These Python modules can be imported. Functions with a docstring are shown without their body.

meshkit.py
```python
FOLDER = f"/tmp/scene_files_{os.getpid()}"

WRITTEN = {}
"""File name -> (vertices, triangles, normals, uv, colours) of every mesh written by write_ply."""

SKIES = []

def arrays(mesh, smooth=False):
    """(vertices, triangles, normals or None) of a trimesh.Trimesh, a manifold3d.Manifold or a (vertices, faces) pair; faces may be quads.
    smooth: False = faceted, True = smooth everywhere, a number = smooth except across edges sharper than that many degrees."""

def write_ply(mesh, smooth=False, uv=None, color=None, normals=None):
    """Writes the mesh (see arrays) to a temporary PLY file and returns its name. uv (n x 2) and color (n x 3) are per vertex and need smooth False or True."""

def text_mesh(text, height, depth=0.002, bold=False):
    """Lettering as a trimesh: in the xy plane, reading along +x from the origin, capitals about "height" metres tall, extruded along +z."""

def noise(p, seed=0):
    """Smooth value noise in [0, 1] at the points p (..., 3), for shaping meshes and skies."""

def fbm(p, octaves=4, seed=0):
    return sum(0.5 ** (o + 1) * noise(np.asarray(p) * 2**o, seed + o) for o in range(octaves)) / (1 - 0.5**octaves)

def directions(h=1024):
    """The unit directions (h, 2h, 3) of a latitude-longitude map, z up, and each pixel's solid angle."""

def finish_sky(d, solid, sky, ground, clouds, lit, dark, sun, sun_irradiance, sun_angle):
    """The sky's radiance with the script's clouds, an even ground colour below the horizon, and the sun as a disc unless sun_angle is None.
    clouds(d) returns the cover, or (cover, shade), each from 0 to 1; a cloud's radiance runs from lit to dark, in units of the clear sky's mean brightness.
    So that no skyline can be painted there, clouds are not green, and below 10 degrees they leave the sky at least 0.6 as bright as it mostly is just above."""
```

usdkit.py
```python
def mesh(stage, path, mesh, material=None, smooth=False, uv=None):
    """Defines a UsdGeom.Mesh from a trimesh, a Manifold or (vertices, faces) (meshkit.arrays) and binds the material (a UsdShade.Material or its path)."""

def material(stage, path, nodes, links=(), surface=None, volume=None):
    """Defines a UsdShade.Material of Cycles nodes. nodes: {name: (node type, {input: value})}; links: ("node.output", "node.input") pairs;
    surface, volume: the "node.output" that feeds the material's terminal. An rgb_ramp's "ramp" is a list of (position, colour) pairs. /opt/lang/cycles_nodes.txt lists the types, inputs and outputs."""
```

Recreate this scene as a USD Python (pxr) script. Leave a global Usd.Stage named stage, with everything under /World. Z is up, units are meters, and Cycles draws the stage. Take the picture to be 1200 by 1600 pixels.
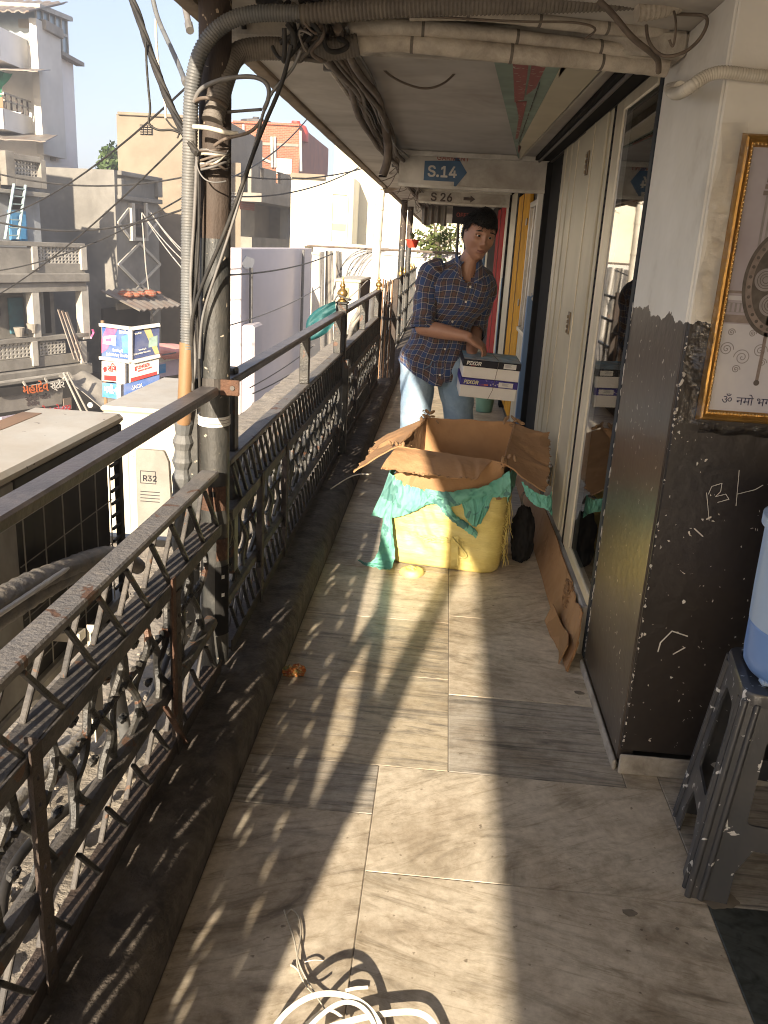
import math, random, glob
import numpy as np
import trimesh, usdkit, meshkit
import manifold3d as m3
from shapely.geometry import Polygon, Point, LineString, box as sbox
from shapely import affinity
from shapely.ops import unary_union
from pxr import Usd, UsdGeom, UsdLux, UsdShade, Gf, Sdf, Vt

rng = np.random.default_rng(7)
random.seed(7)
stage = Usd.Stage.CreateInMemory()
UsdGeom.SetStageUpAxis(stage, UsdGeom.Tokens.z)
UsdGeom.SetStageMetersPerUnit(stage, 1.0)
UsdGeom.Xform.Define(stage, '/World')
UsdGeom.Scope.Define(stage, '/World/Looks')

# ---------------------------------------------------------------- camera, sky, sun, exposure
FPX, EYE = 1335.0, np.array([0.0, 0.0, 1.40])
_y = np.array([703 - 600, 388 - 800, FPX]); _y /= np.linalg.norm(_y)
_d = np.array([-250, 4300, FPX]); _d -= _y * (_d @ _y); _d /= np.linalg.norm(_d)
_x = np.cross(_d, _y); _x = _x if _x[0] > 0 else -_x
ROT = np.stack([_x, _y, -_d])                      # world axes in lens axes (right, down, forward)
cam = UsdGeom.Camera.Define(stage, '/World/camera')
right, up, back = ROT @ [1, 0, 0], ROT @ [0, -1, 0], ROT @ [0, 0, -1]
m = Gf.Matrix4d(*[float(v) for r in ((*right, 0), (*up, 0), (*back, 0), (*EYE, 1)) for v in r])
cam.AddTransformOp().Set(m)
cam.CreateFocalLengthAttr(26.0)
cam.CreateHorizontalApertureAttr(26.0 * 1200 / FPX)
cam.CreateVerticalApertureAttr(26.0 * 1600 / FPX)
cam.CreateClippingRangeAttr(Gf.Vec2f(0.05, 2000))
cam.CreateExposureAttr(1.86)

SUN_AZ, SUN_EL = math.atan2(-0.172, -1.0), math.radians(18.9)
sun_dir = np.array([math.sin(SUN_AZ) * math.cos(SUN_EL), math.cos(SUN_AZ) * math.cos(SUN_EL), math.sin(SUN_EL)])
dome = UsdLux.DomeLight.Define(stage, '/World/sky')
dome.GetPrim().SetCustomDataByKey('kind', 'structure')
skym = usdkit.material(stage, '/World/Looks/sky_air', {
    'sky': ('sky_texture', {'sky_type': 'single_scattering', 'sun_disc': False, 'sun_elevation': SUN_EL, 'sun_rotation': SUN_AZ, 'air_density': 1.0, 'aerosol_density': 2.2, 'ozone_density': 1.0}),
    'tc': ('texture_coordinate', {}), 'cn': ('noise_texture', {'scale': 2.2, 'detail': 5.0, 'roughness': .55}), 'cr': ('rgb_ramp', {'ramp': [(.3, (.42, .42, .42)), (.7, (.66, .66, .66))]}),
    'veil': ('mix', {'mix_type': 'mix', 'color2': (1.75, 1.95, 2.85)}),
    'bg': ('background_shader', {'strength': 0.085})}, [('tc.generated', 'cn.vector'), ('cn.fac', 'cr.fac'), ('cr.color', 'veil.fac'), ('sky.color', 'veil.color1'), ('veil.color', 'bg.color')], surface='bg.background')
UsdShade.MaterialBindingAPI.Apply(dome.GetPrim()).Bind(skym)
sun = UsdLux.DistantLight.Define(stage, '/World/sun')
sun.CreateIntensityAttr(1.25); sun.CreateNormalizeAttr(True); sun.CreateAngleAttr(0.6)
sun.CreateColorAttr(Gf.Vec3f(1.0, 0.86, 0.68))
zz = sun_dir; xx = np.cross([0, 0, 1.0], zz); xx /= np.linalg.norm(xx); yy = np.cross(zz, xx)
sun.AddTransformOp().Set(Gf.Matrix4d(*[float(v) for r in ((*xx, 0), (*yy, 0), (*zz, 0), (0, 0, 0, 1)) for v in r]))

# ---------------------------------------------------------------- measuring: a direction seen in the photograph meets a plane of the place
def ray(u, v): return ROT @ np.array([u - 600.0, v - 800.0, FPX])
def atz(u, v, z=0.0): d = ray(u, v); return EYE + d * (z - EYE[2]) / d[2]
def atx(u, v, x): d = ray(u, v); return EYE + d * x / d[0]
def aty(u, v, y): d = ray(u, v); return EYE + d * y / d[1]

# ---------------------------------------------------------------- mesh helpers
class G:
    def __init__(s): s.v, s.f, s.n = [], [], 0
    def add(s, v, f):
        v = np.asarray(v, float); f = np.asarray(f, int)
        if f.shape[1] == 4: f = np.vstack([f[:, [0, 1, 2]], f[:, [0, 2, 3]]])
        s.v.append(v); s.f.append(f + s.n); s.n += len(v); return s
    def tm(s, t, M=None):
        v = np.asarray(t.vertices)
        if M is not None: v = v @ np.asarray(M)[:3, :3].T + np.asarray(M)[:3, 3]
        return s.add(v, t.faces)
    def mesh(s): return np.vstack(s.v), np.vstack(s.f)
    def box(s, lo, hi, ch=0.0, R=None, o=None):
        v, f = cbox(lo, hi, ch)
        if R is not None: v = v @ np.asarray(R).T
        if o is not None: v = v + np.asarray(o)
        return s.add(v, f)
    def bar(s, p, q, w, h, upv=(0, 0, 1), ch=0.0, ext=0.0):
        p, q = np.asarray(p, float), np.asarray(q, float); a = q - p; L = np.linalg.norm(a); a = a / L
        upv = np.asarray(upv, float)
        if abs(a @ upv) > .98: upv = np.array([0, 1.0, 0]) if abs(a[1]) < .9 else np.array([1.0, 0, 0])
        b = np.cross(upv, a); b /= np.linalg.norm(b); c = np.cross(a, b)
        return s.box((-ext, -w / 2, -h / 2), (L + ext, w / 2, h / 2), ch, R=np.stack([a, b, c], 1), o=p)
    def tube(s, pts, r, n=8, cap=True):
        p = np.asarray(pts, float); N = len(p); r = np.broadcast_to(np.asarray(r, float), (N,))
        t = np.gradient(p, axis=0); t /= np.linalg.norm(t, axis=1, keepdims=True) + 1e-12
        a = np.cross(t[0], [0, 0, 1.0] if abs(t[0][2]) < .9 else [1.0, 0, 0]); a /= np.linalg.norm(a)
        A = []
        for i in range(N):
            a = a - t[i] * (a @ t[i]); a /= np.linalg.norm(a); A.append(a)
        A = np.array(A); B = np.cross(t, A); th = np.arange(n) * 2 * np.pi / n
        v = (p[:, None] + r[:, None, None] * (np.cos(th)[None, :, None] * A[:, None] + np.sin(th)[None, :, None] * B[:, None])).reshape(-1, 3)
        i, j = np.meshgrid(np.arange(N - 1), np.arange(n), indexing='ij'); k = (j + 1) % n
        f = np.stack([i * n + j, i * n + k, (i + 1) * n + k, (i + 1) * n + j], -1).reshape(-1, 4)
        s.add(v, f)
        if cap and n > 2:
            for base, c, rev in ((0, p[0], True), ((N - 1) * n, p[-1], False)):
                ring = v[base:base + n]; vv = np.vstack([ring, c])
                ff = [[q, (q + 1) % n, n] for q in range(n)]
                s.add(vv, [x[::-1] for x in ff] if rev else ff)
        return s
    def lathe(s, prof, c=(0, 0, 0), n=16, axis=(0, 0, 1)):
        prof = np.asarray(prof, float); th = np.arange(n) * 2 * np.pi / n
        v = np.stack([prof[:, 0][:, None] * np.cos(th), prof[:, 0][:, None] * np.sin(th), np.repeat(prof[:, 1][:, None], n, 1)], -1).reshape(-1, 3)
        N = len(prof); i, j = np.meshgrid(np.arange(N - 1), np.arange(n), indexing='ij'); k = (j + 1) % n
        f = np.stack([i * n + j, i * n + k, (i + 1) * n + k, (i + 1) * n + j], -1).reshape(-1, 4)
        ax = np.asarray(axis, float); ax /= np.linalg.norm(ax)
        if abs(ax[2]) < .999:
            xx = np.cross([0, 0, 1.0], ax); xx /= np.linalg.norm(xx); v = v @ np.stack([xx, np.cross(ax, xx), ax], 1).T
        return s.add(v + np.asarray(c), f)
    def grid(s, P, close=False, thick=0.0):
        P = np.asarray(P, float); nu, nv = P.shape[:2]
        def faces(nu, nv):
            i, j = np.meshgrid(np.arange(nu - 1), np.arange(nv - (0 if close else 1)), indexing='ij'); k = (j + 1) % nv
            return np.stack([i * nv + j, (i + 1) * nv + j, (i + 1) * nv + k, i * nv + k], -1).reshape(-1, 4)
        s.add(P.reshape(-1, 3), faces(nu, nv))
        if thick:
            du = np.gradient(P, axis=0); dv = np.gradient(P, axis=1); n = np.cross(du, dv); n /= np.linalg.norm(n, axis=-1, keepdims=True) + 1e-12
            s.add((P - n * thick).reshape(-1, 3), faces(nu, nv)[:, ::-1])
            Q = P - n * thick
            for e, q in ((P[0], Q[0]), (P[-1], Q[-1])) + (() if close else ((P[:, 0], Q[:, 0]), (P[:, -1], Q[:, -1]))):
                k = len(e); s.add(np.vstack([e, q]), [[x, x + 1, k + x + 1, k + x] for x in range(k - 1)])
        return s
    def poly(s, pg, z0, z1, M=None):
        for g in getattr(pg, 'geoms', [pg]):
            if g.is_empty or g.area < 1e-9: continue
            t = trimesh.creation.extrude_polygon(g, z1 - z0, engine='earcut'); t.apply_translation((0, 0, z0)); s.tm(t, M)
        return s

_CB = {}
def cbox(lo, hi, ch=0.0):
    lo, hi = np.asarray(lo, float), np.asarray(hi, float)
    if ch <= 0:
        v = np.array([[x, y, z] for x in (lo[0], hi[0]) for y in (lo[1], hi[1]) for z in (lo[2], hi[2])])
        f = [[0, 1, 3, 2], [4, 6, 7, 5], [0, 4, 5, 1], [2, 3, 7, 6], [0, 2, 6, 4], [1, 5, 7, 3]]
        return v, np.array(f)
    if 'h' not in _CB:
        pts = []
        for sx in (-1, 1):
            for sy in (-1, 1):
                for sz in (-1, 1):
                    for k in range(3):
                        q = np.array([sx, sy, sz], float); q[k] *= .8; pts.append(q)
        # chamfered cube: three points per corner, each pulled in along two axes
        pts = []
        for sx in (-1, 1):
            for sy in (-1, 1):
                for sz in (-1, 1):
                    for k in range(3):
                        q = [sx * .8, sy * .8, sz * .8]; q[k] = (sx, sy, sz)[k]; pts.append(q)
        hull = trimesh.convex.convex_hull(np.array(pts)); _CB['h'] = (np.array(hull.vertices), np.array(hull.faces))
    v, f = _CB['h']; c, h = (lo + hi) / 2, (hi - lo) / 2
    ch = min(ch, h.min() * .9)
    out = np.sign(v) * np.where(np.abs(v) > .9, h, h - ch) + c
    return out, f

FLIP = np.array([[1, 0, 0, 0], [0, 0, 1, 0], [0, -1, 0, 0], [0, 0, 0, 1.0]])
def frame(o, x, y, z=None):
    M = np.eye(4); M[:3, 0], M[:3, 1] = x, y; M[:3, 2] = np.cross(x, y) if z is None else z; M[:3, 3] = o; return M
def wallx(x0, sgn=-1):                              # plane x = x0 with plan coords (y, z), extruded along -x (sgn -1)
    return frame((x0, 0, 0), (0, 1, 0), (0, 0, 1)) if sgn > 0 else np.array([[0, 0, -1, x0], [1, 0, 0, 0], [0, 1, 0, 0], [0, 0, 0, 1.0]])
def bez(p, n=20):                                    # smooth curve through points
    p = np.asarray(p, float)
    if len(p) < 3: return np.linspace(p[0], p[-1], n)
    from scipy.interpolate import CubicSpline
    d = np.r_[0, np.cumsum(np.sqrt(np.linalg.norm(np.diff(p, axis=0), axis=1)) + 1e-6)]
    return CubicSpline(d, p, bc_type='natural')(np.linspace(0, d[-1], n))
def sag(p, q, s, n=14):
    t = np.linspace(0, 1, n)[:, None]; c = np.asarray(p) * (1 - t) + np.asarray(q) * t; c[:, 2] -= 4 * s * (t * (1 - t))[:, 0]; return c

def text_poly(text, height, font='Inter', bold=0):
    from PIL import Image, ImageDraw, ImageFont
    fp = sorted(glob.glob('/opt/blender-*/*/datafiles/fonts/' + font + '*.woff2'))[0]
    ft = ImageFont.truetype(fp, 72)
    x0, y0, x1, y1 = ft.getbbox(text, anchor='ls', stroke_width=bold)
    im = Image.new('L', (x1 - x0 + 8, y1 - y0 + 8))
    ImageDraw.Draw(im).text((4 - x0, 4 - y0), text, 255, font=ft, anchor='ls', stroke_width=bold)
    on = np.pad(np.asarray(im) > 127, ((0, 0), (1, 1))).astype(np.int8)
    rows, st = np.nonzero(np.diff(on, axis=1) == 1); en = np.nonzero(np.diff(on, axis=1) == -1)[1]
    from shapely import box as vb, union_all
    sh = union_all(vb(st, -rows - 1, en, -rows)).buffer(.6).buffer(-.6).simplify(.7)
    s = height / 52.0
    return affinity.affine_transform(sh, [s, 0, 0, s, -4 * s, (4 - y0) * s])

# ---------------------------------------------------------------- prims
_used = {}
def numbered(parent, name):
    k = (parent, name); n = _used.get(k, 0); _used[k] = n + 1
    return f'{parent}/{name}' if n == 0 else f'{parent}/{name}_{n:03d}'
class T:                                              # an Xform at the thing's base
    def __init__(s, path, base): s.path, s.base = path, np.asarray(base, float)
def tagp(p, label=None, cat=None, group=None, kind=None):
    for k, v in (('label', label), ('category', cat), ('group', group), ('kind', kind)):
        if v: p.SetCustomDataByKey(k, v)
def thing(name, base, label, cat, group=None):
    path = numbered('/World', name); x = UsdGeom.Xform.Define(stage, path); x.AddTranslateOp().Set(Gf.Vec3d(*map(float, base)))
    tagp(x.GetPrim(), label, cat, group); return T(path, base)
def struct(name, base=(0, 0, 0)):
    path = numbered('/World', name); x = UsdGeom.Xform.Define(stage, path); x.AddTranslateOp().Set(Gf.Vec3d(*map(float, base)))
    tagp(x.GetPrim(), kind='structure'); return T(path, base)
def obj(name, g, mat, parent=None, smooth=False, label=None, cat=None, group=None, kind=None, uv=None):
    v, f = g.mesh() if isinstance(g, G) else g
    v = np.asarray(v, float); base = parent.base if parent else np.zeros(3)
    path = numbered(parent.path if parent else '/World', name)
    p = usdkit.mesh(stage, path, (v - base, f), MAT[mat], smooth=smooth, uv=uv)
    tagp(p.GetPrim(), label, cat, group, kind); return T(path, base)
def copy_of(src, base, label=None, rz=0, group=None, scale=None):
    sp = stage.GetPrimAtPath(src.path); was = sp.GetCustomData(); name = sp.GetName()
    name = name[:-4] if name[-4:-3] == '_' and name[-3:].isdigit() else name
    path = numbered('/World', name); x = UsdGeom.Xform.Define(stage, path)
    x.GetPrim().GetReferences().AddInternalReference(src.path); x.GetPrim().SetInstanceable(True)
    x.ClearXformOpOrder(); x.AddTranslateOp().Set(Gf.Vec3d(*map(float, base)))
    if rz: x.AddRotateZOp().Set(rz)
    if scale: x.AddScaleOp().Set(Gf.Vec3f(*scale))
    tagp(x.GetPrim(), label or was['label'], was.get('category'), group or was.get('group')); return T(path, base)
# ---------------------------------------------------------------- materials
MAT = {}
def mat(name, c1, c2=None, scale=6.0, rough=0.6, metal=0.0, bump=0.0, bscale=60.0, dirt=None, dscale=3.0, damt=0.5, stretch=(1, 1, 1), spec=0.5, lo=.35, hi=.65, edge=.08, rot=(0, 0, 0), coat=0.0, trans=0.0, chip=None, chscale=40.0, chat=.66, det=6.0, obj_space=False):
    c2 = c2 or tuple(x * .78 for x in c1)
    N = {'geo': ('texture_coordinate' if obj_space else 'geometry', {}), 'map': ('mapping', {'scale': stretch, 'rotation': rot}),
         'n': ('noise_texture', {'scale': scale, 'detail': det, 'roughness': .62, 'distortion': .25}),
         'r': ('rgb_ramp', {'ramp': [(lo, c1), (hi, c2)]}),
         'p': ('principled_bsdf', {'roughness': rough, 'metallic': metal, 'specular_ior_level': spec})}
    P = 'geo.object' if obj_space else 'geo.position'
    L = [(P, 'map.vector'), ('map.vector', 'n.vector'), ('n.fac', 'r.fac')]
    out = 'r.color'
    if dirt:
        N['dn'] = ('noise_texture', {'scale': dscale, 'detail': 8.0, 'roughness': .68, 'distortion': .4})
        N['dr'] = ('rgb_ramp', {'ramp': [(.48 - edge, (0, 0, 0)), (.60 + edge, (damt,) * 3)]})
        N['dm'] = ('mix', {'mix_type': 'mix', 'color2': dirt})
        L += [(P, 'dn.vector'), ('dn.fac', 'dr.fac'), ('dr.color', 'dm.fac'), (out, 'dm.color1')]; out = 'dm.color'
    if chip:
        N['cn'] = ('noise_texture', {'scale': chscale, 'detail': 3.0, 'roughness': .55, 'distortion': .6})
        N['cr'] = ('rgb_ramp', {'ramp': [(chat, (0, 0, 0)), (chat + .015, (1, 1, 1))]})
        N['cm'] = ('mix', {'mix_type': 'mix', 'color2': chip})
        L += [(P, 'cn.vector'), ('cn.fac', 'cr.fac'), ('cr.color', 'cm.fac'), (out, 'cm.color1')]; out = 'cm.color'
    L.append((out, 'p.base_color'))
    if bump:
        N['bn'] = ('noise_texture', {'scale': bscale, 'detail': 5.0, 'roughness': .6})
        N['b'] = ('bump', {'strength': min(1.0, bump), 'distance': 0.01})
        L += [('map.vector', 'bn.vector'), ('bn.fac', 'b.height'), ('b.normal', 'p.normal')]
    if coat: N['p'][1].update({'coat_weight': coat, 'coat_roughness': .12})
    surf = 'p.BSDF'
    if trans:
        N['t'] = ('translucent_bsdf', {'color': c1}); N['mx'] = ('mix_closure', {'fac': trans})
        L += [(out, 't.color'), ('p.BSDF', 'mx.closure1'), ('t.BSDF', 'mx.closure2')]; surf = 'mx.closure'
    MAT[name] = usdkit.material(stage, '/World/Looks/' + name, N, L, surface=surf)

def marble(name, base, vein, dark, ang, st=(2, 9, 2), sc=2.2, off=0.0):
    N = {'geo': ('geometry', {}), 'map': ('mapping', {'rotation': (0, 0, ang), 'location': (off, off * .7, 0)}), 'map2': ('mapping', {'scale': st}),
         'w': ('noise_texture', {'scale': sc, 'detail': 9.0, 'roughness': .66, 'distortion': 1.4}),
         'r': ('rgb_ramp', {'ramp': [(.33, dark), (.43, vein), (.52, base), (.64, tuple(min(1, x * 1.08) for x in base)), (.74, vein)]}),
         'fn': ('noise_texture', {'scale': 34.0, 'detail': 6.0, 'roughness': .7}), 'fr': ('rgb_ramp', {'ramp': [(.3, (.74, .72, .68)), (.6, (1, 1, 1))]}), 'map3': ('mapping', {'scale': (3, 26, 3)}), 'hn': ('noise_texture', {'scale': 2.0, 'detail': 8.0, 'roughness': .72, 'distortion': .8}), 'hr': ('rgb_ramp', {'ramp': [(.34, (.66, .63, .58)), (.47, (1, 1, 1)), (.62, (1, 1, 1)), (.70, (.86, .84, .80))]}), 'm4': ('mix', {'mix_type': 'multiply', 'fac': .9}),
         'm': ('mix', {'mix_type': 'multiply', 'fac': 1.0}),
         'dn': ('noise_texture', {'scale': 2.6, 'detail': 8.0, 'roughness': .7, 'distortion': .5}), 'dr': ('rgb_ramp', {'ramp': [(.45, (1, 1, 1)), (.72, (.50, .44, .37))]}),
         'm2': ('mix', {'mix_type': 'multiply', 'fac': 1.0}),
         'sn': ('noise_texture', {'scale': 46.0, 'detail': 2.0, 'roughness': .5}), 'sr': ('rgb_ramp', {'ramp': [(.70, (1, 1, 1)), (.76, (.30, .26, .22))]}),
         'm3': ('mix', {'mix_type': 'multiply', 'fac': .8}),
         'rr': ('rgb_ramp', {'ramp': [(.35, (.30,) * 3), (.7, (.55,) * 3)]}),
         'b': ('bump', {'strength': .12, 'distance': .004}),
         'gm': ('mix', {'mix_type': 'multiply', 'fac': 1.0, 'color2': (1.16, 1.14, 1.12)}), 'p': ('principled_bsdf', {'roughness': .4, 'specular_ior_level': .5})}
    L = [('geo.position', 'map.vector'), ('map.vector', 'map2.vector'), ('map2.vector', 'w.vector'), ('w.fac', 'r.fac'), ('geo.position', 'fn.vector'), ('fn.fac', 'fr.fac'), ('r.color', 'm.color1'), ('fr.color', 'm.color2'),
         ('geo.position', 'dn.vector'), ('dn.fac', 'dr.fac'), ('m.color', 'm2.color1'), ('dr.color', 'm2.color2'), ('geo.position', 'sn.vector'), ('sn.fac', 'sr.fac'), ('m2.color', 'm3.color1'), ('sr.color', 'm3.color2'),
         ('map.vector', 'map3.vector'), ('map3.vector', 'hn.vector'), ('hn.fac', 'hr.fac'), ('m3.color', 'm4.color1'), ('hr.color', 'm4.color2'), ('m4.color', 'gm.color1'), ('gm.color', 'p.base_color'), ('dn.fac', 'rr.fac'), ('rr.color', 'p.roughness'), ('fn.fac', 'b.height'), ('b.normal', 'p.normal')]
    MAT[name] = usdkit.material(stage, '/World/Looks/' + name, N, L, surface='p.BSDF')
marble('marble_a', (.46, .405, .305), (.33, .295, .235), (.19, .17, .14), .05, (1.2, 9, 2), 2.4, 0)
marble('marble_b', (.53, .475, .38), (.43, .38, .30), (.26, .23, .185), -.4, (1.8, 4, 2), 2.0, 3.3)
marble('marble_c', (.49, .435, .345), (.40, .355, .28), (.28, .245, .195), .65, (2.5, 5, 2), 2.8, 7.1)
marble('marble_d', (.40, .37, .315), (.29, .27, .235), (.14, .135, .12), .02, (.9, 12, 2), 3.0, 11.0)
for k_, (nm_, ag_) in enumerate((('e', -.8), ('f', .4), ('g', .12), ('h', -.25))): marble('marble_' + nm_, (.53, .475, .38), (.44, .39, .305), (.30, .265, .21), ag_ * .6, (1.6 - .2 * k_, 4 + k_, 2), 2.1 + .3 * k_, 17.3 + 5.7 * k_)
marble('granite', (.055, .062, .058), (.038, .043, .04), (.02, .022, .02), .4, (3, 3, 2), 6.0, 2.0)

mat('stain', (.15, .125, .095), (.22, .19, .145), 18, .35)
mat('grout', (.20, .175, .14), rough=.9)
mat('kerb', (.078, .064, .054), (.045, .037, .032), 9, .9, bump=1.0, bscale=45, dirt=(.20, .17, .135), dscale=13, damt=.6)
mat('ledge', (.27, .24, .20), (.15, .13, .105), 9, .95, bump=1, bscale=38, dirt=(.34, .30, .24), dscale=14, damt=.8)
mat('street', (.09, .082, .075), (.06, .056, .05), 1.5, .9, bump=.4, bscale=20, dirt=(.16, .14, .12), dscale=.6)
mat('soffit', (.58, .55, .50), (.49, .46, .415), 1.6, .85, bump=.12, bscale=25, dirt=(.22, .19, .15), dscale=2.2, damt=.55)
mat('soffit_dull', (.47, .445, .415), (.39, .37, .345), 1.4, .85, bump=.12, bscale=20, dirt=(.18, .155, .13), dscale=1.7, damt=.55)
mat('soffit_edge', (.30, .235, .165), (.22, .175, .125), 5, .9, bump=.4, dirt=(.12, .09, .065), dscale=6)
mat('beam', (.49, .455, .40), (.39, .36, .31), 5, .9, bump=.4, bscale=35, dirt=(.12, .10, .08), dscale=7, damt=.8)
mat('board', (.53, .505, .455), (.44, .415, .37), 3, .8, bump=.1, dirt=(.17, .14, .11), dscale=3.2, damt=.7)
mat('white_trim', (.58, .56, .51), (.48, .46, .41), 8, .6, bump=.1, dirt=(.26, .23, .19), dscale=9, damt=.6)
mat('iron', (.015, .016, .017), (.028, .028, .027), 14, .46, metal=.25, bump=.35, bscale=110, dirt=(.14, .125, .10), dscale=10, damt=.36, chip=(.085, .042, .024), chscale=17, chat=.64)
mat('iron_dust', (.062, .056, .052), (.034, .032, .031), 11, .7, bump=.4, bscale=90, dirt=(.17, .15, .125), dscale=14, damt=.5, chip=(.10, .055, .032), chscale=21, chat=.63)
mat('handrail', (.085, .070, .066), (.052, .045, .043), 8, .42, metal=.15, bump=.22, bscale=80, dirt=(.17, .15, .13), dscale=9, damt=.45)
mat('rust', (.115, .055, .030), (.065, .033, .02), 22, .85, bump=.7, bscale=90, dirt=(.05, .03, .02), dscale=16)
mat('rusty_iron', (.045, .034, .028), (.028, .023, .02), 14, .75, bump=.6, bscale=70, dirt=(.07, .043, .028), dscale=9, damt=.55)
mat('rail_top', (.15, .142, .135), (.10, .096, .092), 9, .6, bump=.4, bscale=80, dirt=(.22, .19, .155), dscale=10, damt=.5, chip=(.10, .055, .032), chscale=17, chat=.62)
mat('pipe_paint', (.016, .018, .018), (.030, .031, .030), 8, .5, bump=.3, bscale=70, dirt=(.10, .09, .075), dscale=6, damt=.45, chip=(.36, .31, .24), chscale=34, chat=.675, stretch=(1, 1, .35))
mat('pipe_rust', (.052, .034, .024), (.030, .022, .017), 10, .75, bump=.4, bscale=60, dirt=(.06, .045, .035), dscale=6, damt=.7, chip=(.34, .27, .19), chscale=36, chat=.655, stretch=(1, 1, .3))
mat('brass', (.52, .35, .13), (.40, .26, .10), 20, .36, metal=.85, bump=.2, dirt=(.16, .10, .05), dscale=22)
mat('corrugate', (.105, .11, .112), (.065, .069, .071), 9, .55, bump=.2, dirt=(.15, .14, .125), dscale=8, damt=.7)
mat('duct', (.52, .47, .40), (.41, .37, .31), 8, .7, bump=.3, dirt=(.14, .115, .09), dscale=9, damt=.7)
mat('duct_dark', (.12, .105, .09), (.07, .06, .052), 9, .7, bump=.3, dirt=(.25, .22, .18), dscale=9, damt=.5)
mat('cable_black', (.012, .012, .013), (.024, .023, .022), 20, .6, spec=.25, dirt=(.09, .08, .065), dscale=8, damt=.35)
mat('cable_grey', (.15, .147, .142), (.095, .093, .09), 20, .55, dirt=(.12, .10, .085), dscale=12)
mat('cable_brown', (.12, .09, .068), (.065, .05, .04), 15, .7, dirt=(.22, .18, .14), dscale=10)
mat('cable_white', (.55, .51, .42), (.42, .385, .31), 15, .5, dirt=(.3, .26, .2), dscale=12)
mat('pvc', (.62, .585, .51), (.52, .49, .42), 5, .42, dirt=(.32, .28, .22), dscale=5, damt=.5)
mat('pvc_orange', (.24, .135, .06), (.17, .10, .048), 8, .55, dirt=(.2, .13, .07), dscale=9)
mat('tape', (.72, .71, .68), (.60, .585, .55), 20, .5)
mat('ac_cream', (.47, .445, .385), (.40, .38, .325), 4, .5, bump=.05, dirt=(.33, .26, .17), dscale=5, damt=.5, chip=(.13, .11, .085), chscale=26, chat=.70)
mat('ac_grey', (.36, .34, .30), (.29, .275, .24), 5, .6, dirt=(.13, .11, .09), dscale=5, damt=.6)
mat('ac_cover', (.21, .20, .175), (.17, .16, .14), 5, .6, dirt=(.10, .085, .07), dscale=6, damt=.5)
mat('ac_dark', (.018, .017, .016), (.03, .028, .026), 20, .6)
mat('coil', (.028, .025, .022), (.014, .013, .012), 60, .5, metal=.3, stretch=(1, 1, 8))
mat('black', (.012, .012, .012), (.018, .017, .016), 15, .85, spec=.12)
mat('insul', (.20, .195, .185), (.115, .11, .105), 14, .6, bump=.6, bscale=50, dirt=(.33, .28, .21), dscale=13, damt=.6)
mat('cream_panel', (.47, .425, .31), (.42, .38, .275), 3, .45, bump=.05, dirt=(.27, .235, .165), dscale=2.5, damt=.5, stretch=(1, 1, .3))
mat('cream_frame', (.60, .54, .41), (.54, .485, .365), 5, .36, metal=.15, dirt=(.34, .29, .2), dscale=7, damt=.4)
mat('alu', (.47, .44, .39), (.37, .345, .305), 6, .35, metal=.6, dirt=(.2, .17, .13), dscale=8)
mat('jamb_blue', (.022, .028, .036), (.015, .018, .023), 10, .65, spec=.25, chip=(.20, .19, .17), chscale=28, chat=.70)
mat('yellow', (.60, .30, .018), (.52, .25, .016), 4, .8, spec=.15, dirt=(.3, .16, .03), dscale=4)
mat('red_paint', (.36, .020, .018), (.28, .016, .014), 4, .8, spec=.12, dirt=(.12, .02, .018), dscale=5)
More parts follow.
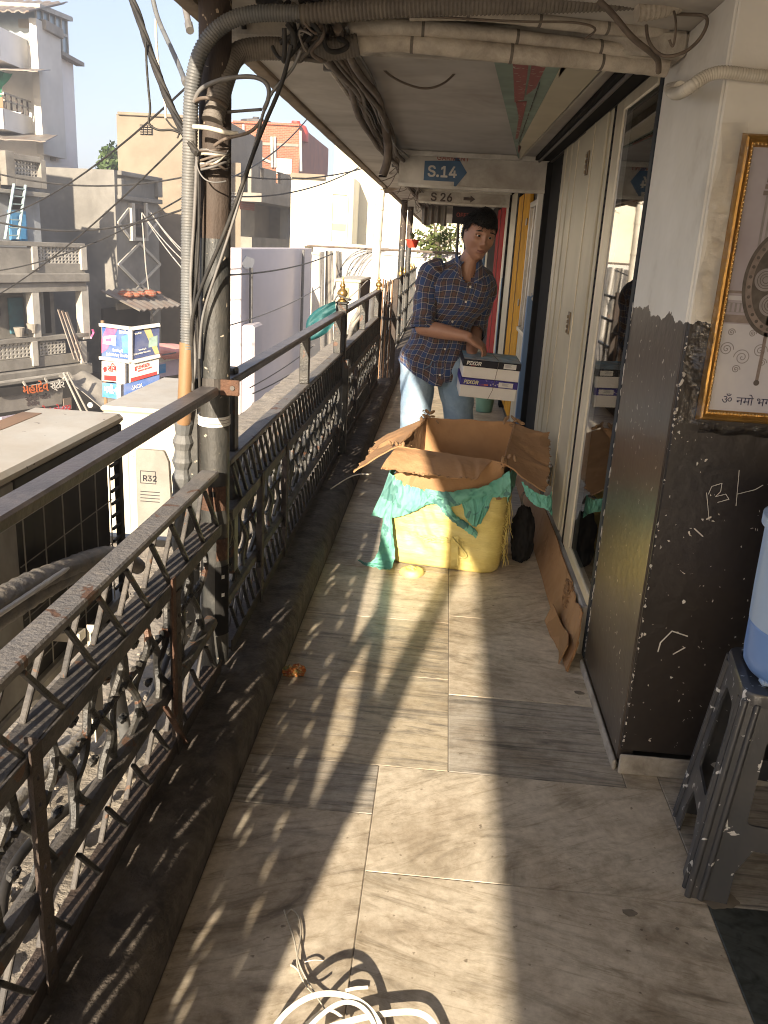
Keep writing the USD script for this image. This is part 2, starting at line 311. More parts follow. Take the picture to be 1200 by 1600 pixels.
mat('blue_paint', (.12, .20, .32), (.085, .145, .235), 7, .6, dirt=(.36, .34, .30), dscale=12, damt=.6)
mat('hinge', (.19, .145, .09), (.12, .09, .06), 30, .4, metal=.7)
mat('steel_dark', (.045, .042, .04), (.028, .026, .025), 12, .5, metal=.3, dirt=(.13, .11, .09), dscale=6)
mat('carton', (.37, .215, .105), (.31, .175, .083), 7, .85, bump=.55, bscale=24, dirt=(.25, .13, .052), dscale=6, damt=.55, chip=(.27, .15, .065), chscale=5, chat=.585, stretch=(1, 1, 1))
mat('carton_in', (.41, .235, .11), (.34, .19, .087), 6, .85, bump=.5, bscale=20, dirt=(.27, .14, .05), dscale=4)
mat('carton_edge', (.33, .20, .10), (.20, .115, .055), 30, .9, bump=.6, bscale=120)
mat('yellow_wrap', (.74, .63, .235), (.66, .54, .165), 8, .5, bump=1.0, bscale=11, stretch=(.5, .5, 2.4), dirt=(.50, .37, .10), dscale=7, damt=.45, trans=.08)
mat('green_cloth', (.23, .55, .435), (.17, .47, .36), 9, .62, bump=.5, bscale=26, trans=.3, dirt=(.10, .45, .34), dscale=5, chip=(.10, .26, .24), chscale=8, chat=.60)
mat('teal_bag', (.008, .088, .094), (.004, .05, .055), 9, .65, bump=1.0, bscale=14)
mat('skin', (.33, .175, .115), (.29, .15, .096), 12, .48, bump=.06, bscale=150, obj_space=False)
mat('skin_lip', (.25, .105, .08), (.22, .092, .07), 12, .42)
mat('hair', (.006, .0055, .005), (.013, .011, .0095), 60, .5, spec=.3, bump=.5, bscale=160, stretch=(3, 3, 1))
mat('eye_white', (.36, .335, .31), (.32, .30, .28), 8, .2)
mat('eye_iris', (.02, .012, .008), (.015, .01, .008), 8, .12)
mat('nail', (.30, .17, .12), (.28, .16, .11), 8, .35)
mat('denim', (.33, .42, .50), (.20, .29, .39), 5, .85, bump=.35, bscale=240, dirt=(.11, .175, .27), dscale=4.5, damt=.75)
mat('denim_dark', (.085, .125, .18), (.06, .095, .14), 10, .85, bump=.3, bscale=200)
mat('leather', (.03, .022, .017), rough=.45)
mat('paper_white', (.62, .585, .535), (.57, .535, .49), 5, .6)
mat('lid_dark', (.010, .010, .015), (.014, .013, .018), 6, .55, spec=.25)
mat('lid_print', (.11, .33, .50), (.42, .38, .35), 13, .35, dirt=(.05, .07, .05), dscale=12, damt=.9, det=3)
mat('purple', (.045, .034, .20), (.033, .025, .15), 9, .55, spec=.3, chip=(.22, .2, .4), chscale=70, chat=.66)
mat('print_white', (.58, .56, .52), (.50, .48, .44), 9, .55)
mat('print_cream', (.60, .56, .30), rough=.5)
mat('print_red', (.42, .03, .028), (.34, .025, .022), 6, .5)
mat('print_orange', (.52, .13, .035), (.42, .11, .03), 6, .5)
mat('print_navy', (.022, .024, .075), rough=.5)
mat('sign_blue', (.042, .105, .20), (.034, .085, .16), 9, .6, dirt=(.03, .05, .08), dscale=8)
mat('sign_cyan', (.04, .22, .46), (.03, .17, .38), 4, .5, dirt=(.34, .36, .38), dscale=2.5, damt=.35)
mat('sign_blue2', (.035, .095, .30), (.03, .08, .24), 4, .5, dirt=(.30, .31, .33), dscale=2.5, damt=.35)
mat('sign_navy', (.03, .045, .12), (.025, .036, .10), 4, .5, dirt=(.22, .22, .22), dscale=2.5, damt=.3)
mat('sign_pink', (.48, .075, .20), (.40, .06, .17), 6, .5, dirt=(.4, .3, .32), dscale=2.5, damt=.35)
mat('sign_cream', (.55, .53, .48), (.47, .45, .40), 6, .55, dirt=(.3, .26, .22), dscale=5)
mat('sign_mauve', (.40, .34, .40), (.33, .28, .34), 4, .55)
mat('sign_gold', (.33, .27, .12), (.28, .23, .10), 5, .5)
mat('sign_green', (.20, .28, .23), (.15, .22, .18), 6, .6, dirt=(.1, .12, .1), dscale=6)
mat('sign_redfade', (.25, .06, .055), (.19, .05, .045), 9, .6, chip=(.34, .32, .27), chscale=38, chat=.62, stretch=(3, .6, 1))
mat('faded_red_text', (.27, .055, .04), (.22, .05, .035), 10, .7)
mat('faded_dark_text', (.075, .055, .05), (.055, .04, .035), 10, .7)
mat('stool', (.047, .051, .058), (.038, .041, .047), 6, .34, bump=.08, bscale=90, dirt=(.10, .09, .08), dscale=5, damt=.4, chip=(.50, .50, .49), chscale=34, chat=.655, stretch=(1, 1, .5))
mat('jug_blue', (.15, .26, .52), (.13, .23, .46), 3, .32)
mat('jug_light', (.33, .43, .58), (.29, .39, .53), 3, .32)
mat('gold_frame', (.50, .29, .075), (.40, .22, .055), 30, .34, metal=.75, bump=.3, bscale=120, stretch=(1, 1, .3), dirt=(.18, .09, .03), dscale=14)
mat('gold_bead', (.62, .43, .19), (.5, .33, .14), 30, .3, metal=.8)
mat('print_lav', (.40, .38, .42), (.33, .30, .34), 3.5, .3, dirt=(.22, .18, .19), dscale=3, damt=.4)
mat('print_pale', (.52, .51, .53), (.42, .42, .48), 6, .3)
mat('print_brown', (.21, .165, .15), (.13, .10, .09), 20, .4, dirt=(.3, .26, .24), dscale=30)
mat('print_dark', (.055, .045, .04), (.10, .085, .075), 40, .4)
mat('print_grey', (.26, .24, .25), (.20, .185, .19), 30, .4)
mat('bucket', (.16, .32, .25), (.13, .27, .21), 6, .4)
mat('wrapper', (.62, .22, .03), (.30, .05, .02), 26, .4, dirt=(.10, .30, .12), dscale=40, damt=.9, edge=.02, chip=(.65, .55, .3), chscale=60, chat=.62)
mat('strap', (.68, .65, .56), (.60, .57, .48), 6, .38, trans=.1)
mat('planter', (.50, .05, .025), (.42, .04, .02), 6, .4)
mat('leaf', (.055, .105, .025), (.085, .13, .03), 3, .6, trans=.35)
mat('leaf_yellow', (.12, .14, .035), (.08, .11, .028), 3, .6, trans=.35)
mat('bark', (.10, .075, .05), (.06, .045, .03), 8, .9, bump=.5)
# far buildings
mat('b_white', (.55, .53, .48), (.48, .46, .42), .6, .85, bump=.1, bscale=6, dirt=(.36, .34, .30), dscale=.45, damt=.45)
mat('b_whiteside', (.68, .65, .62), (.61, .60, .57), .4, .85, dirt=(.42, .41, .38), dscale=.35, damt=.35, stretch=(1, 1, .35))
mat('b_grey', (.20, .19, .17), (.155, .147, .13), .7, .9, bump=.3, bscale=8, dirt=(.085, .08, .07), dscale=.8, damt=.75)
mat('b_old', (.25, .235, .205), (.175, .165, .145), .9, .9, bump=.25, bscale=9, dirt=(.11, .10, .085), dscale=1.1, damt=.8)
mat('b_oldblue', (.28, .30, .32), (.21, .225, .24), 1.1, .9, bump=.2, dirt=(.16, .15, .13), dscale=1.0, damt=.7)
mat('b_tan', (.215, .178, .130), (.178, .146, .106), .6, .9, bump=.15, bscale=8, dirt=(.12, .095, .065), dscale=.8, damt=.6)
mat('b_offwhite', (.60, .565, .46), (.54, .505, .40), .4, .85, dirt=(.48, .44, .30), dscale=.35, damt=.5)
mat('b_mauve', (.47, .425, .435), (.43, .39, .40), .4, .85, dirt=(.38, .345, .35), dscale=.5, damt=.4)
mat('b_paleblue', (.36, .40, .46), (.31, .35, .40), .6, .85, dirt=(.25, .26, .28), dscale=.6)
mat('b_concrete', (.26, .235, .195), (.20, .18, .15), 1.0, .9, bump=.2, dirt=(.13, .115, .095), dscale=1.2, damt=.6)
mat('b_trim', (.40, .38, .335), (.31, .295, .26), 2, .85, dirt=(.25, .23, .2), dscale=2)
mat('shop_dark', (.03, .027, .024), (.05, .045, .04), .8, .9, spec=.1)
mat('teal_wood', (.05, .15, .18), (.035, .11, .14), 2, .7, dirt=(.1, .12, .12), dscale=2)
mat('door_blue', (.05, .21, .40), (.04, .17, .33), 2, .6, dirt=(.10, .2, .3), dscale=3)
mat('ladder', (.25, .32, .32), (.19, .25, .25), 3, .6)
mat('old_wood', (.10, .075, .055), (.065, .05, .038), 3, .85)
mat('tin', (.24, .225, .20), (.17, .155, .135), 2, .6, metal=.3, dirt=(.17, .09, .05), dscale=1.5, damt=.6)
mat('tarp', (.24, .225, .195), (.18, .165, .145), 2, .8, bump=.3, bscale=5, dirt=(.10, .09, .075), dscale=1.4)
mat('curtain_green', (.04, .27, .15), (.03, .21, .12), 3, .8)
mat('pink_cloth', (.55, .25, .21), (.46, .20, .17), 5, .7)
mat('wood_slat', (.26, .15, .085), (.19, .11, .06), 3, .8)
mat('glass_far', (.20, .245, .27), (.15, .185, .205), .8, .2)
mat('dead_vine', (.045, .04, .03), (.03, .027, .02), 5, .9)
mat('tank_red', (.40, .05, .03), rough=.5)
MAT['brick'] = usdkit.material(stage, '/World/Looks/brick', {
    'geo': ('geometry', {}), 'sx': ('separate_xyz', {}), 'ad': ('math', {'math_type': 'add'}), 'cx': ('combine_xyz', {}),
    'b': ('brick_texture', {'color1': (.32, .090, .042), 'color2': (.25, .068, .034), 'mortar': (.24, .17, .12), 'scale': 1.0, 'mortar_size': .012, 'brick_width': .26, 'row_height': .09, 'mortar_smooth': .2}),
    'n': ('noise_texture', {'scale': 1.2, 'detail': 6.0}), 'r': ('rgb_ramp', {'ramp': [(.3, (.75, .75, .75)), (.65, (1.05, 1.0, .97))]}), 'm': ('mix', {'mix_type': 'multiply', 'fac': 1.0}),
    'bp': ('bump', {'strength': .5, 'distance': .012, 'invert': True}), 'p': ('principled_bsdf', {'roughness': .9})},
    [('geo.position', 'sx.vector'), ('sx.x', 'ad.value1'), ('sx.y', 'ad.value2'), ('ad.value', 'cx.x'), ('sx.z', 'cx.y'), ('cx.vector', 'b.vector'), ('geo.position', 'n.vector'), ('n.fac', 'r.fac'), ('b.color', 'm.color1'), ('r.color', 'm.color2'), ('m.color', 'p.base_color'), ('b.fac', 'bp.height'), ('bp.normal', 'p.normal')], surface='p.BSDF')
MAT['glass'] = usdkit.material(stage, '/World/Looks/glass', {
    'fr': ('fresnel', {'IOR': 1.55}), 't': ('transparent_bsdf', {'color': (.82, .84, .82)}), 'g': ('glossy_bsdf', {'roughness': .02, 'color': (1, 1, 1)}), 'mm': ('math', {'math_type': 'multiply', 'value2': 1.15, 'use_clamp': True}), 'm': ('mix_closure', {})},
    [('fr.fac', 'mm.value1'), ('mm.value', 'm.fac'), ('t.BSDF', 'm.closure1'), ('g.BSDF', 'm.closure2')], surface='m.closure')
MAT['film'] = usdkit.material(stage, '/World/Looks/film', {
    't': ('transparent_bsdf', {'color': (.95, .94, .92)}), 'g': ('glossy_bsdf', {'roughness': .18, 'color': (.9, .9, .9)}), 'fr': ('fresnel', {'IOR': 1.5}), 'n': ('noise_texture', {'scale': 22.0, 'detail': 4.0}), 'b': ('bump', {'strength': 1.0, 'distance': .03}), 'geo': ('geometry', {}), 'm': ('mix_closure', {})},
    [('geo.position', 'n.vector'), ('n.fac', 'b.height'), ('b.normal', 'g.normal'), ('b.normal', 'fr.normal'), ('fr.fac', 'm.fac'), ('t.BSDF', 'm.closure1'), ('g.BSDF', 'm.closure2')], surface='m.closure')
# pillar: worn white paint above a dark brown dado, ragged edge between them, chips along it
def pillar_paint(name, dark1, dark2, rough):
    MAT[name] = usdkit.material(stage, '/World/Looks/' + name, {
        'geo': ('geometry', {}), 'sx': ('separate_xyz', {}),
        'n1': ('noise_texture', {'scale': 9.0, 'detail': 5.0, 'roughness': .6}), 'ms': ('mapping', {'scale': (26, 26, 1.3)}), 'n2': ('noise_texture', {'scale': 1.0, 'detail': 3.0}),
        'a': ('math', {'math_type': 'multiply_add', 'value2': .085, 'value3': -.042}), 'a2': ('math', {'math_type': 'multiply_add', 'value2': .022, 'value3': -.011}),
        's1': ('math', {'math_type': 'add'}), 's2': ('math', {'math_type': 'add'}), 'gt': ('math', {'math_type': 'greater_than', 'value2': 1.258}),
        'wn': ('noise_texture', {'scale': 2.2, 'detail': 7.0, 'roughness': .65}), 'wr': ('rgb_ramp', {'ramp': [(.35, (.72, .70, .65)), (.56, (.64, .62, .565)), (.75, (.42, .38, .32))]}),
        'dn': ('noise_texture', {'scale': 3.0, 'detail': 7.0}), 'dr': ('rgb_ramp', {'ramp': [(.35, dark1), (.68, dark2)]}),
        'cn': ('noise_texture', {'scale': 52.0, 'detail': 2.5, 'distortion': .7}), 'cn2': ('noise_texture', {'scale': 3.0, 'detail': 3.0}), 'cs': ('math', {'math_type': 'multiply_add', 'value2': .22, 'value3': -.11}), 'ca': ('math', {'math_type': 'add'}),
        'cr': ('rgb_ramp', {'ramp': [(.715, (0, 0, 0)), (.73, (1, 1, 1))]}), 'cm': ('mix', {'mix_type': 'mix', 'color2': (.52, .48, .42)}),
        'm': ('mix', {'mix_type': 'mix'}), 'rr': ('mix_float', {'a': rough, 'b': .7}),
        'bn': ('noise_texture', {'scale': 30.0, 'detail': 4.0}), 'bp': ('bump', {'strength': .25, 'distance': .006}), 'p': ('principled_bsdf', {'specular_ior_level': .6})},
        [('geo.position', 'sx.vector'), ('geo.position', 'n1.vector'), ('geo.position', 'ms.vector'), ('ms.vector', 'n2.vector'), ('n1.fac', 'a.value1'), ('n2.fac', 'a2.value1'), ('sx.z', 's1.value1'), ('a.value', 's1.value2'), ('s1.value', 's2.value1'), ('a2.value', 's2.value2'), ('s2.value', 'gt.value1'),
         ('geo.position', 'wn.vector'), ('wn.fac', 'wr.fac'), ('geo.position', 'dn.vector'), ('dn.fac', 'dr.fac'), ('geo.position', 'cn.vector'), ('geo.position', 'cn2.vector'), ('cn2.fac', 'cs.value1'), ('cn.fac', 'ca.value1'), ('cs.value', 'ca.value2'), ('ca.value', 'cr.fac'), ('cr.color', 'cm.fac'), ('dr.color', 'cm.color1'),
         ('gt.value', 'm.fac'), ('cm.color', 'm.color1'), ('wr.color', 'm.color2'), ('m.color', 'p.base_color'), ('gt.value', 'rr.fac'), ('rr.result', 'p.roughness'), ('geo.position', 'bn.vector'), ('bn.fac', 'bp.height'), ('bp.normal', 'p.normal')], surface='p.BSDF')
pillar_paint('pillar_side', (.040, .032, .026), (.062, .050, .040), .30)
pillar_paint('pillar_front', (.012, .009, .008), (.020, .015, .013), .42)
# pilaster: white above, blue below
MAT['pilaster'] = usdkit.material(stage, '/World/Looks/pilaster', {
    'geo': ('geometry', {}), 'sx': ('separate_xyz', {}), 'n1': ('noise_texture', {'scale': 14.0, 'detail': 5.0}), 'a': ('math', {'math_type': 'multiply_add', 'value2': .2, 'value3': -.1}), 's': ('math', {'math_type': 'add'}), 'gt': ('math', {'math_type': 'greater_than', 'value2': 1.12}),
    'm': ('mix', {'mix_type': 'mix', 'color1': (.13, .21, .33), 'color2': (.55, .53, .48)}), 'p': ('principled_bsdf', {'roughness': .55})},
    [('geo.position', 'sx.vector'), ('geo.position', 'n1.vector'), ('n1.fac', 'a.value1'), ('sx.z', 's.value1'), ('a.value', 's.value2'), ('s.value', 'gt.value1'), ('gt.value', 'm.fac'), ('m.color', 'p.base_color')], surface='p.BSDF')
# checked shirt woven from two stripe sets on the cloth's own coordinates
nv, rs, cr = (.020, .048, .135), (.095, .050, .038), (.40, .35, .29)
st = [(0, nv), (.30, nv), (.31, cr), (.345, cr), (.355, (.03, .03, .04)), (.46, (.03, .03, .04)), (.47, rs), (.70, rs), (.71, (.03, .03, .04)), (.82, (.03, .03, .04)), (.83, cr), (.865, cr), (.875, nv), (1, nv)]
MAT['shirt'] = usdkit.material(stage, '/World/Looks/shirt', {
    'uv': ('attribute', {'attribute': 'st'}), 'sx': ('separate_xyz', {}), 'mu': ('math', {'math_type': 'multiply', 'value2': 17.0}), 'mv': ('math', {'math_type': 'multiply', 'value2': 16.0}), 'fu': ('math', {'math_type': 'fraction'}), 'fv': ('math', {'math_type': 'fraction'}),
    'ru': ('rgb_ramp', {'ramp': st}), 'rv': ('rgb_ramp', {'ramp': st}), 'm': ('mix', {'mix_type': 'mix', 'fac': .5}), 'geo': ('geometry', {}), 'n': ('noise_texture', {'scale': 34.0, 'detail': 4.0}), 'b': ('bump', {'strength': .5, 'distance': .008}), 'p': ('principled_bsdf', {'roughness': .85, 'sheen_weight': .1})},
    [('uv.vector', 'sx.vector'), ('sx.x', 'mu.value1'), ('sx.y', 'mv.value1'), ('mu.value', 'fu.value1'), ('mv.value', 'fv.value1'), ('fu.value', 'ru.fac'), ('fv.value', 'rv.fac'), ('ru.color', 'm.color1'), ('rv.color', 'm.color2'), ('m.color', 'p.base_color'), ('geo.position', 'n.vector'), ('n.fac', 'b.height'), ('b.normal', 'p.normal')], surface='p.BSDF')
# ================================================================ SETTING
g = G(); g.box((-150, -60, -6.6), (150, 240, -6.2)); obj('ground', g, 'street', kind='structure')
fl = struct('floor')
g = G(); g.box((-.62, -7, -.16), (2.6, 22, -.0022)); obj('floor_bed', g, 'grout', fl)
def slab(x0, x1, y0, y1, mt, dz=0.0, rz=0.0):
    gp = .0009; g = G(); g.box((x0 + gp, y0 + gp, -.03), (x1 - gp, y1 - gp, dz), .0018); obj('slab', g, {'marble_b': ['marble_b', 'marble_e', 'marble_h'], 'marble_c': ['marble_c', 'marble_f', 'marble_e'], 'marble_a': ['marble_a', 'marble_g'], 'marble_d': ['marble_d']}.get(mt, [mt])[int(abs(y0 * 7 + x0 * 13)) % (3 if mt in ('marble_b', 'marble_c') else 2 if mt == 'marble_a' else 1)], fl)
ms = ['marble_a', 'marble_b', 'marble_c', 'marble_d']
for y0, y1, k in ((-7, -4, 1), (-4, -2.4, 2), (-2.4, -1, 1), (-1, .35, 2), (.35, 1.866, 1), (1.866, 2.085, 3), (2.085, 2.62, 0), (2.62, 3.08, 0), (3.08, 3.62, 0), (3.62, 4.25, 3), (4.25, 4.9, 0), (4.9, 5.6, 2), (5.6, 6.4, 0), (6.4, 7.2, 1), (7.2, 8.2, 0), (8.2, 9.6, 2), (9.6, 11.5, 1), (11.5, 14, 0), (14, 18, 2), (18, 22, 1)):
    slab(-.46, -.09 if y1 < 2.09 else .105, y0, y1, ms[k], .0006 * (k % 2))
for y0, y1, k in ((-7, -4.5, 2), (-4.5, -2.5, 1), (-2.5, -.9, 2), (-.9, .35, 1), (.35, 1.655, 2), (1.655, 2.085, 1)):
    slab(-.09, .70, y0, y1, ms[k], .0004 * k)
for y0, y1, k in ((2.085, 2.52, 3), (2.52, 3.15, 2), (3.15, 3.78, 2), (3.78, 4.5, 1), (4.5, 5.2, 3), (5.2, 6.1, 1), (6.1, 7.1, 2), (7.1, 8.4, 0), (8.4, 10, 1), (10, 12.5, 2), (12.5, 16, 0), (16, 22, 1)):
    slab(.105, .60, y0, y1, ms[k], .0005 * (k % 3))
for y0, y1 in ((-2.2, -.6), (-.6, .55), (.55, 1.655)): slab(.70, 1.65, y0, y1, 'granite')
slab(.70, 1.65, 1.655, 2.165, 'marble_d'); slab(.60, .70, 2.085, 2.165, 'marble_c'); slab(1.65, 2.6, -2.2, .4, 'granite'); slab(1.65, 2.6, .4, 2.165, 'granite')
def blob(x, y, rx, ry, sd): return Polygon([(x + rx * math.cos(a) * (.55 + .9 * meshkit.fbm(np.array([math.cos(a) * 1.6 + sd, math.sin(a) * 1.6, sd]), 4)), y + ry * math.sin(a) * (.55 + .9 * meshkit.fbm(np.array([math.cos(a) * 1.6 + sd, math.sin(a) * 1.6, sd]), 4))) for a in np.linspace(0, 2 * math.pi, 60, endpoint=False)]).buffer(0)
for k, (u, v, rx, ry) in enumerate(((1118, 1402, .05, .035), (1096, 1390, .03, .02), (984, 1427, .016, .010), (1058, 1452, .004, .004), (905, 1083, .016, .012))):
    c = atz(u, v); g = G(); g.poly(blob(c[0], c[1], rx, ry, 3.7 * k + 1), .0016, .0021); obj('stain', g, 'stain', fl)
# kerb: rough concrete, rounded inner edge, uneven
ys = np.r_[np.arange(-7, .4, .25), np.arange(.4, 10, .05), np.arange(10, 20.1, .5)]
prof = np.array([(-.628, -.10), (-.632, .088), (-.618, .098), (-.57, .102), (-.52, .101), (-.488, .095), (-.469, .078), (-.462, .05), (-.4605, .02), (-.46, -.05)])
P = np.zeros((len(ys), len(prof), 3))
for i, yv in enumerate(ys):
    for j, (px, pz) in enumerate(prof):
        w = 0 if j in (0, 9) else 1
        nn = meshkit.fbm(np.array([yv * 7.0, j * .8, 3.1]), 4) - .5; n2 = meshkit.fbm(np.array([yv * 1.6, j * .4, 9.1]), 3) - .5
        P[i, j] = (px + w * (.012 * nn + .016 * n2), yv, pz + w * (.014 * nn + .014 * n2) * (.3 if j == 8 else 1))
g = G(); g.grid(P); obj('kerb', g, 'kerb', smooth=50, kind='structure')
# ledge (sunshade) outside the rail with rubble and dust
xs = np.linspace(-1.65, -.628, 22); ys = np.linspace(-3, 20, 280)
X, Y = np.meshgrid(xs, ys, indexing='ij')
Z = -.02 + .035 * (meshkit.fbm(np.stack([X * 6, Y * 6, X * 0], -1), 4) - .5) + .01 * (meshkit.noise(np.stack([X * 40, Y * 40, X * 0], -1)) - .5)
g = G(); g.grid(np.stack([X, Y, Z], -1)); g.box((-1.65, -3, -.2), (-.63, 20, -.06)); obj('ledge', g, 'ledge', smooth=True, kind='structure')
g = G()
ico = trimesh.creation.icosphere(1)
for _ in range(170):
    yy0 = .6 + 3.6 * rng.random() ** 1.3; s = .006 + .016 * rng.random() ** 2
    v = np.asarray(ico.vertices) * s * (1, 1 + .6 * rng.random(), .6) * (1 + .25 * rng.standard_normal((len(ico.vertices), 1)))
    g.add(v + (-.66 - .55 * rng.random(), yy0, -.005 + s * .3), ico.faces)
obj('rubble', g, 'ledge', label='crumbled mortar and gravel lying on the ledge outside the railing', cat='rubble', kind='stuff')

# ceiling: flat soffit, outer drip edge
CZ = 1.98
ce = struct('ceiling')
g = G(); g.box((-.70, -8, CZ), (-.38, 22, CZ + .16)); obj('outer_soffit', g, 'soffit', ce)
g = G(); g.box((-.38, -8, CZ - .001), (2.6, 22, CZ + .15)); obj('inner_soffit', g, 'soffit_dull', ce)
yq = np.linspace(-8, 22, 240); g = G()
pr = np.array([(-.699, CZ - .001), (-.702, CZ - .012), (-.712, CZ - .016), (-.752, CZ - .014), (-.757, CZ - .008), (-.758, CZ + .17), (-.70, CZ + .17)])
P = np.array([[(x, y, z + .006 * (meshkit.fbm(np.array([y * 4, j * .5, 1.0]), 3) - .5)) for j, (x, z) in enumerate(pr)] for y in yq]); g.grid(P); obj('drip_edge', g, 'soffit_edge', ce, smooth=40)
g = G(); g.box((-.757, -8, CZ + .16), (2.6, 22, CZ + .45)); obj('slab_body', g, 'soffit_dull', ce)
# rooms' back walls so that shops are not hollow
g = G(); g.box((2.6, -8, -.1), (2.75, 22, CZ)); g.box((.66, 21.9, -.1), (2.6, 22, CZ)); obj('back_wall', g, 'soffit_dull', kind='structure')

# cross beam with ducts, nearest
t = thing('cross_beam', (-.6, 2.62, CZ), 'dusty plaster beam crossing under the ceiling beside the round column, carrying ducts', 'beam')
g = G(); g.box((-.70, 2.56, 1.915), (.584, 2.74, CZ - .002), .008); obj('beam_body', g, 'beam', t)

def board_beam(y, zb, label, x0=-.36, x1=.58):
    t = thing('lintel_board', (x0, y, zb), label, 'board')
    g = G(); g.box((x0, y, zb + .012), (x1, y + .05, CZ - .03), .002); obj('panel', g, 'board', t)
    P = np.array([[(xx, y - .018 + dy, zb + dz - .006 * math.sin((xx - x0) / (x1 - x0) * math.pi)) for dy, dz in ((0, 0), (.07, 0), (.07, .018), (0, .018), (0, 0))] for xx in np.linspace(x0, x1, 10)])
    g = G(); g.grid(P); obj('trim', g, 'white_trim', t)
    g = G(); g.box((x0 - .02, y - .026, CZ - .032), (x1, y + .055, CZ - .002), .003); obj('trim', g, 'white_trim', t)
    return t
def on_board(t, poly, y, x, z, mt, name, d=.0022):
    g = G(); g.poly(poly, 0, d, np.array([[1, 0, 0, x], [0, 0, -1, y], [0, 1, 0, z], [0, 0, 0, 1.0]])); obj(name, g, mt, t)
t = board_beam(5.84, 1.765, 'cream hanging board with blue arrow reading S.14')
arrow = Polygon([(0, 0), (.195, 0), (.195, -.045), (.272, .058), (.195, .165), (.175, .165), (.19, .125), (0, .115)])
on_board(t, arrow, 5.838, -.20, 1.805, 'sign_blue', 'arrow')
on_board(t, text_poly('S.14', .062, bold=2), 5.8355, -.182, 1.83, 'print_cream_dull' if 'print_cream_dull' in MAT else 'sign_cream', 'lettering')
on_board(t, text_poly('GARMENT', .030, bold=1), 5.838, -.125, 1.93, 'faded_red_text', 'lettering')
t = board_beam(9.3, 1.83, 'far cream hanging board painted S 26 with a small arrow')
on_board(t, text_poly('S 26', .075, bold=2), 9.298, -.24, 1.855, 'faded_dark_text', 'lettering')
on_board(t, Polygon([(0, .02), (.07, .02), (.07, 0), (.12, .035), (.07, .07), (.07, .05), (0, .05)]), 9.298, .10, 1.855, 'faded_dark_text', 'arrow')
# far cloth strip and dark sign
t = board_beam(12.8, 1.86, 'farthest hanging board, half hidden behind rippled cloth')
xs = np.linspace(-.42, -.08, 46); P = np.array([[(x, 12.4 + .03 * math.sin(x * 70) + .012 * math.sin(x * 31), z) for z in np.linspace(1.70 + .02 * math.sin(x * 23), 1.95, 5)] for x in xs])
g = G(); g.grid(P, thick=.004); obj('hanging_cloth', g, 'tarp', smooth=True, label='grey rippled cloth hanging under the far end of the ceiling', cat='cloth')
t = thing('shop_sign', (.12, 11.9, 1.75), 'small black sign with faded pink lettering behind the man’s hair', 'sign')
g = G(); g.box((.0, 11.9, 1.715), (.5, 11.94, 1.93), .004); obj('board', g, 'lid_dark', t)
on_board(t, text_poly('OFFER', .05, bold=1), 11.898, .05, 1.80, 'faded_red_text', 'lettering')
# slanted old sign panel on the ceiling
t = thing('old_sign_panel', (.3, 4, CZ), 'old signboard with peeling red patches and a green strip fixed under the ceiling', 'sign')
def ceilp(poly, z0, z1, mt, nm):
    g = G(); g.poly(poly, z0, z1); obj(nm, g, mt, t)
quad = Polygon([(.075, 2.75), (.425, 2.75), (.385, 5.70), (.375, 5.70)])
ceilp(quad, CZ - .03, CZ - .012, 'sign_green', 'panel')
ceilp(Polygon([(.427, 2.75), (.437, 2.75), (.396, 5.72), (.386, 5.72)]), CZ - .038, CZ - .004, 'alu', 'edge_strip')
ceilp(quad.intersection(Polygon([(.29, 2.5), (.426, 2.5), (.386, 5.72), (.33, 5.0)])), CZ - .0335, CZ - .0305, 'cream_panel', 'face')
for pg in (Polygon([(.14, 2.8), (.19, 2.8), (.235, 3.55), (.205, 3.62)]), Polygon([(.21, 3.62), (.25, 3.6), (.30, 4.7), (.29, 4.75), (.25, 4.0)]), Polygon([(.20, 2.8), (.25, 2.8), (.255, 3.3), (.235, 3.45)]), Polygon([(.29, 2.85), (.315, 2.85), (.31, 3.1)]), Polygon([(.325, 5.0), (.345, 5.05), (.358, 5.4), (.345, 5.3)])):
    ceilp(pg.intersection(quad), CZ - .0335, CZ - .0305, 'sign_redfade', 'peeling_patch')
tp = text_poly('CHESTER & HOSPITALITY', .034)
for gm in [affinity.affine_transform(tp, [0, .10, 3.6, 0, 0, 0])]:
    bx = gm.bounds; s = 1.75 / (bx[3] - bx[1]); gm = affinity.scale(gm, .75, s, origin=(0, 0))
    b = gm.bounds; gm = affinity.translate(gm, .258 - b[0], 3.2 - b[1]); gm = affinity.skew(gm, xs=2.0, origin=(.258, 3.2)); ceilp(gm, CZ - .0345, CZ - .0306, 'faded_dark_text', 'lettering')

# ---------------------------------------------------------------- pillar
t = thing('pillar', (.585, 2.155, 0), 'square corner pillar, chipped white paint above dark brown', 'pillar')
def slabx(x0, x1, y0, y1, z0, z1, mt, nm, par, ch=.003, seg=0):
    g = G(); g.box((x0, y0, z0), (x1, y1, z1), ch); return obj(nm, g, mt, par)
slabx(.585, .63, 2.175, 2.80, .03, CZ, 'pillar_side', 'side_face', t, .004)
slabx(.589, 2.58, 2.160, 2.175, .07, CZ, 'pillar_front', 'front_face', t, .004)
g = G(); g.box((.587, 2.148, 0), (.86, 2.159, .062), .004); g.box((.864, 2.148, 0), (1.3, 2.159, .06), .004); g.box((1.304, 2.148, 0), (2.5, 2.159, .062), .004); obj('skirting', g, 'beam', t)
g = G(); g.box((.572, 2.165, 0), (.584, 2.80, .032), .004); obj('skirting', g, 'beam', t)
g = G()                                             # flaked chips where the corner has been knocked
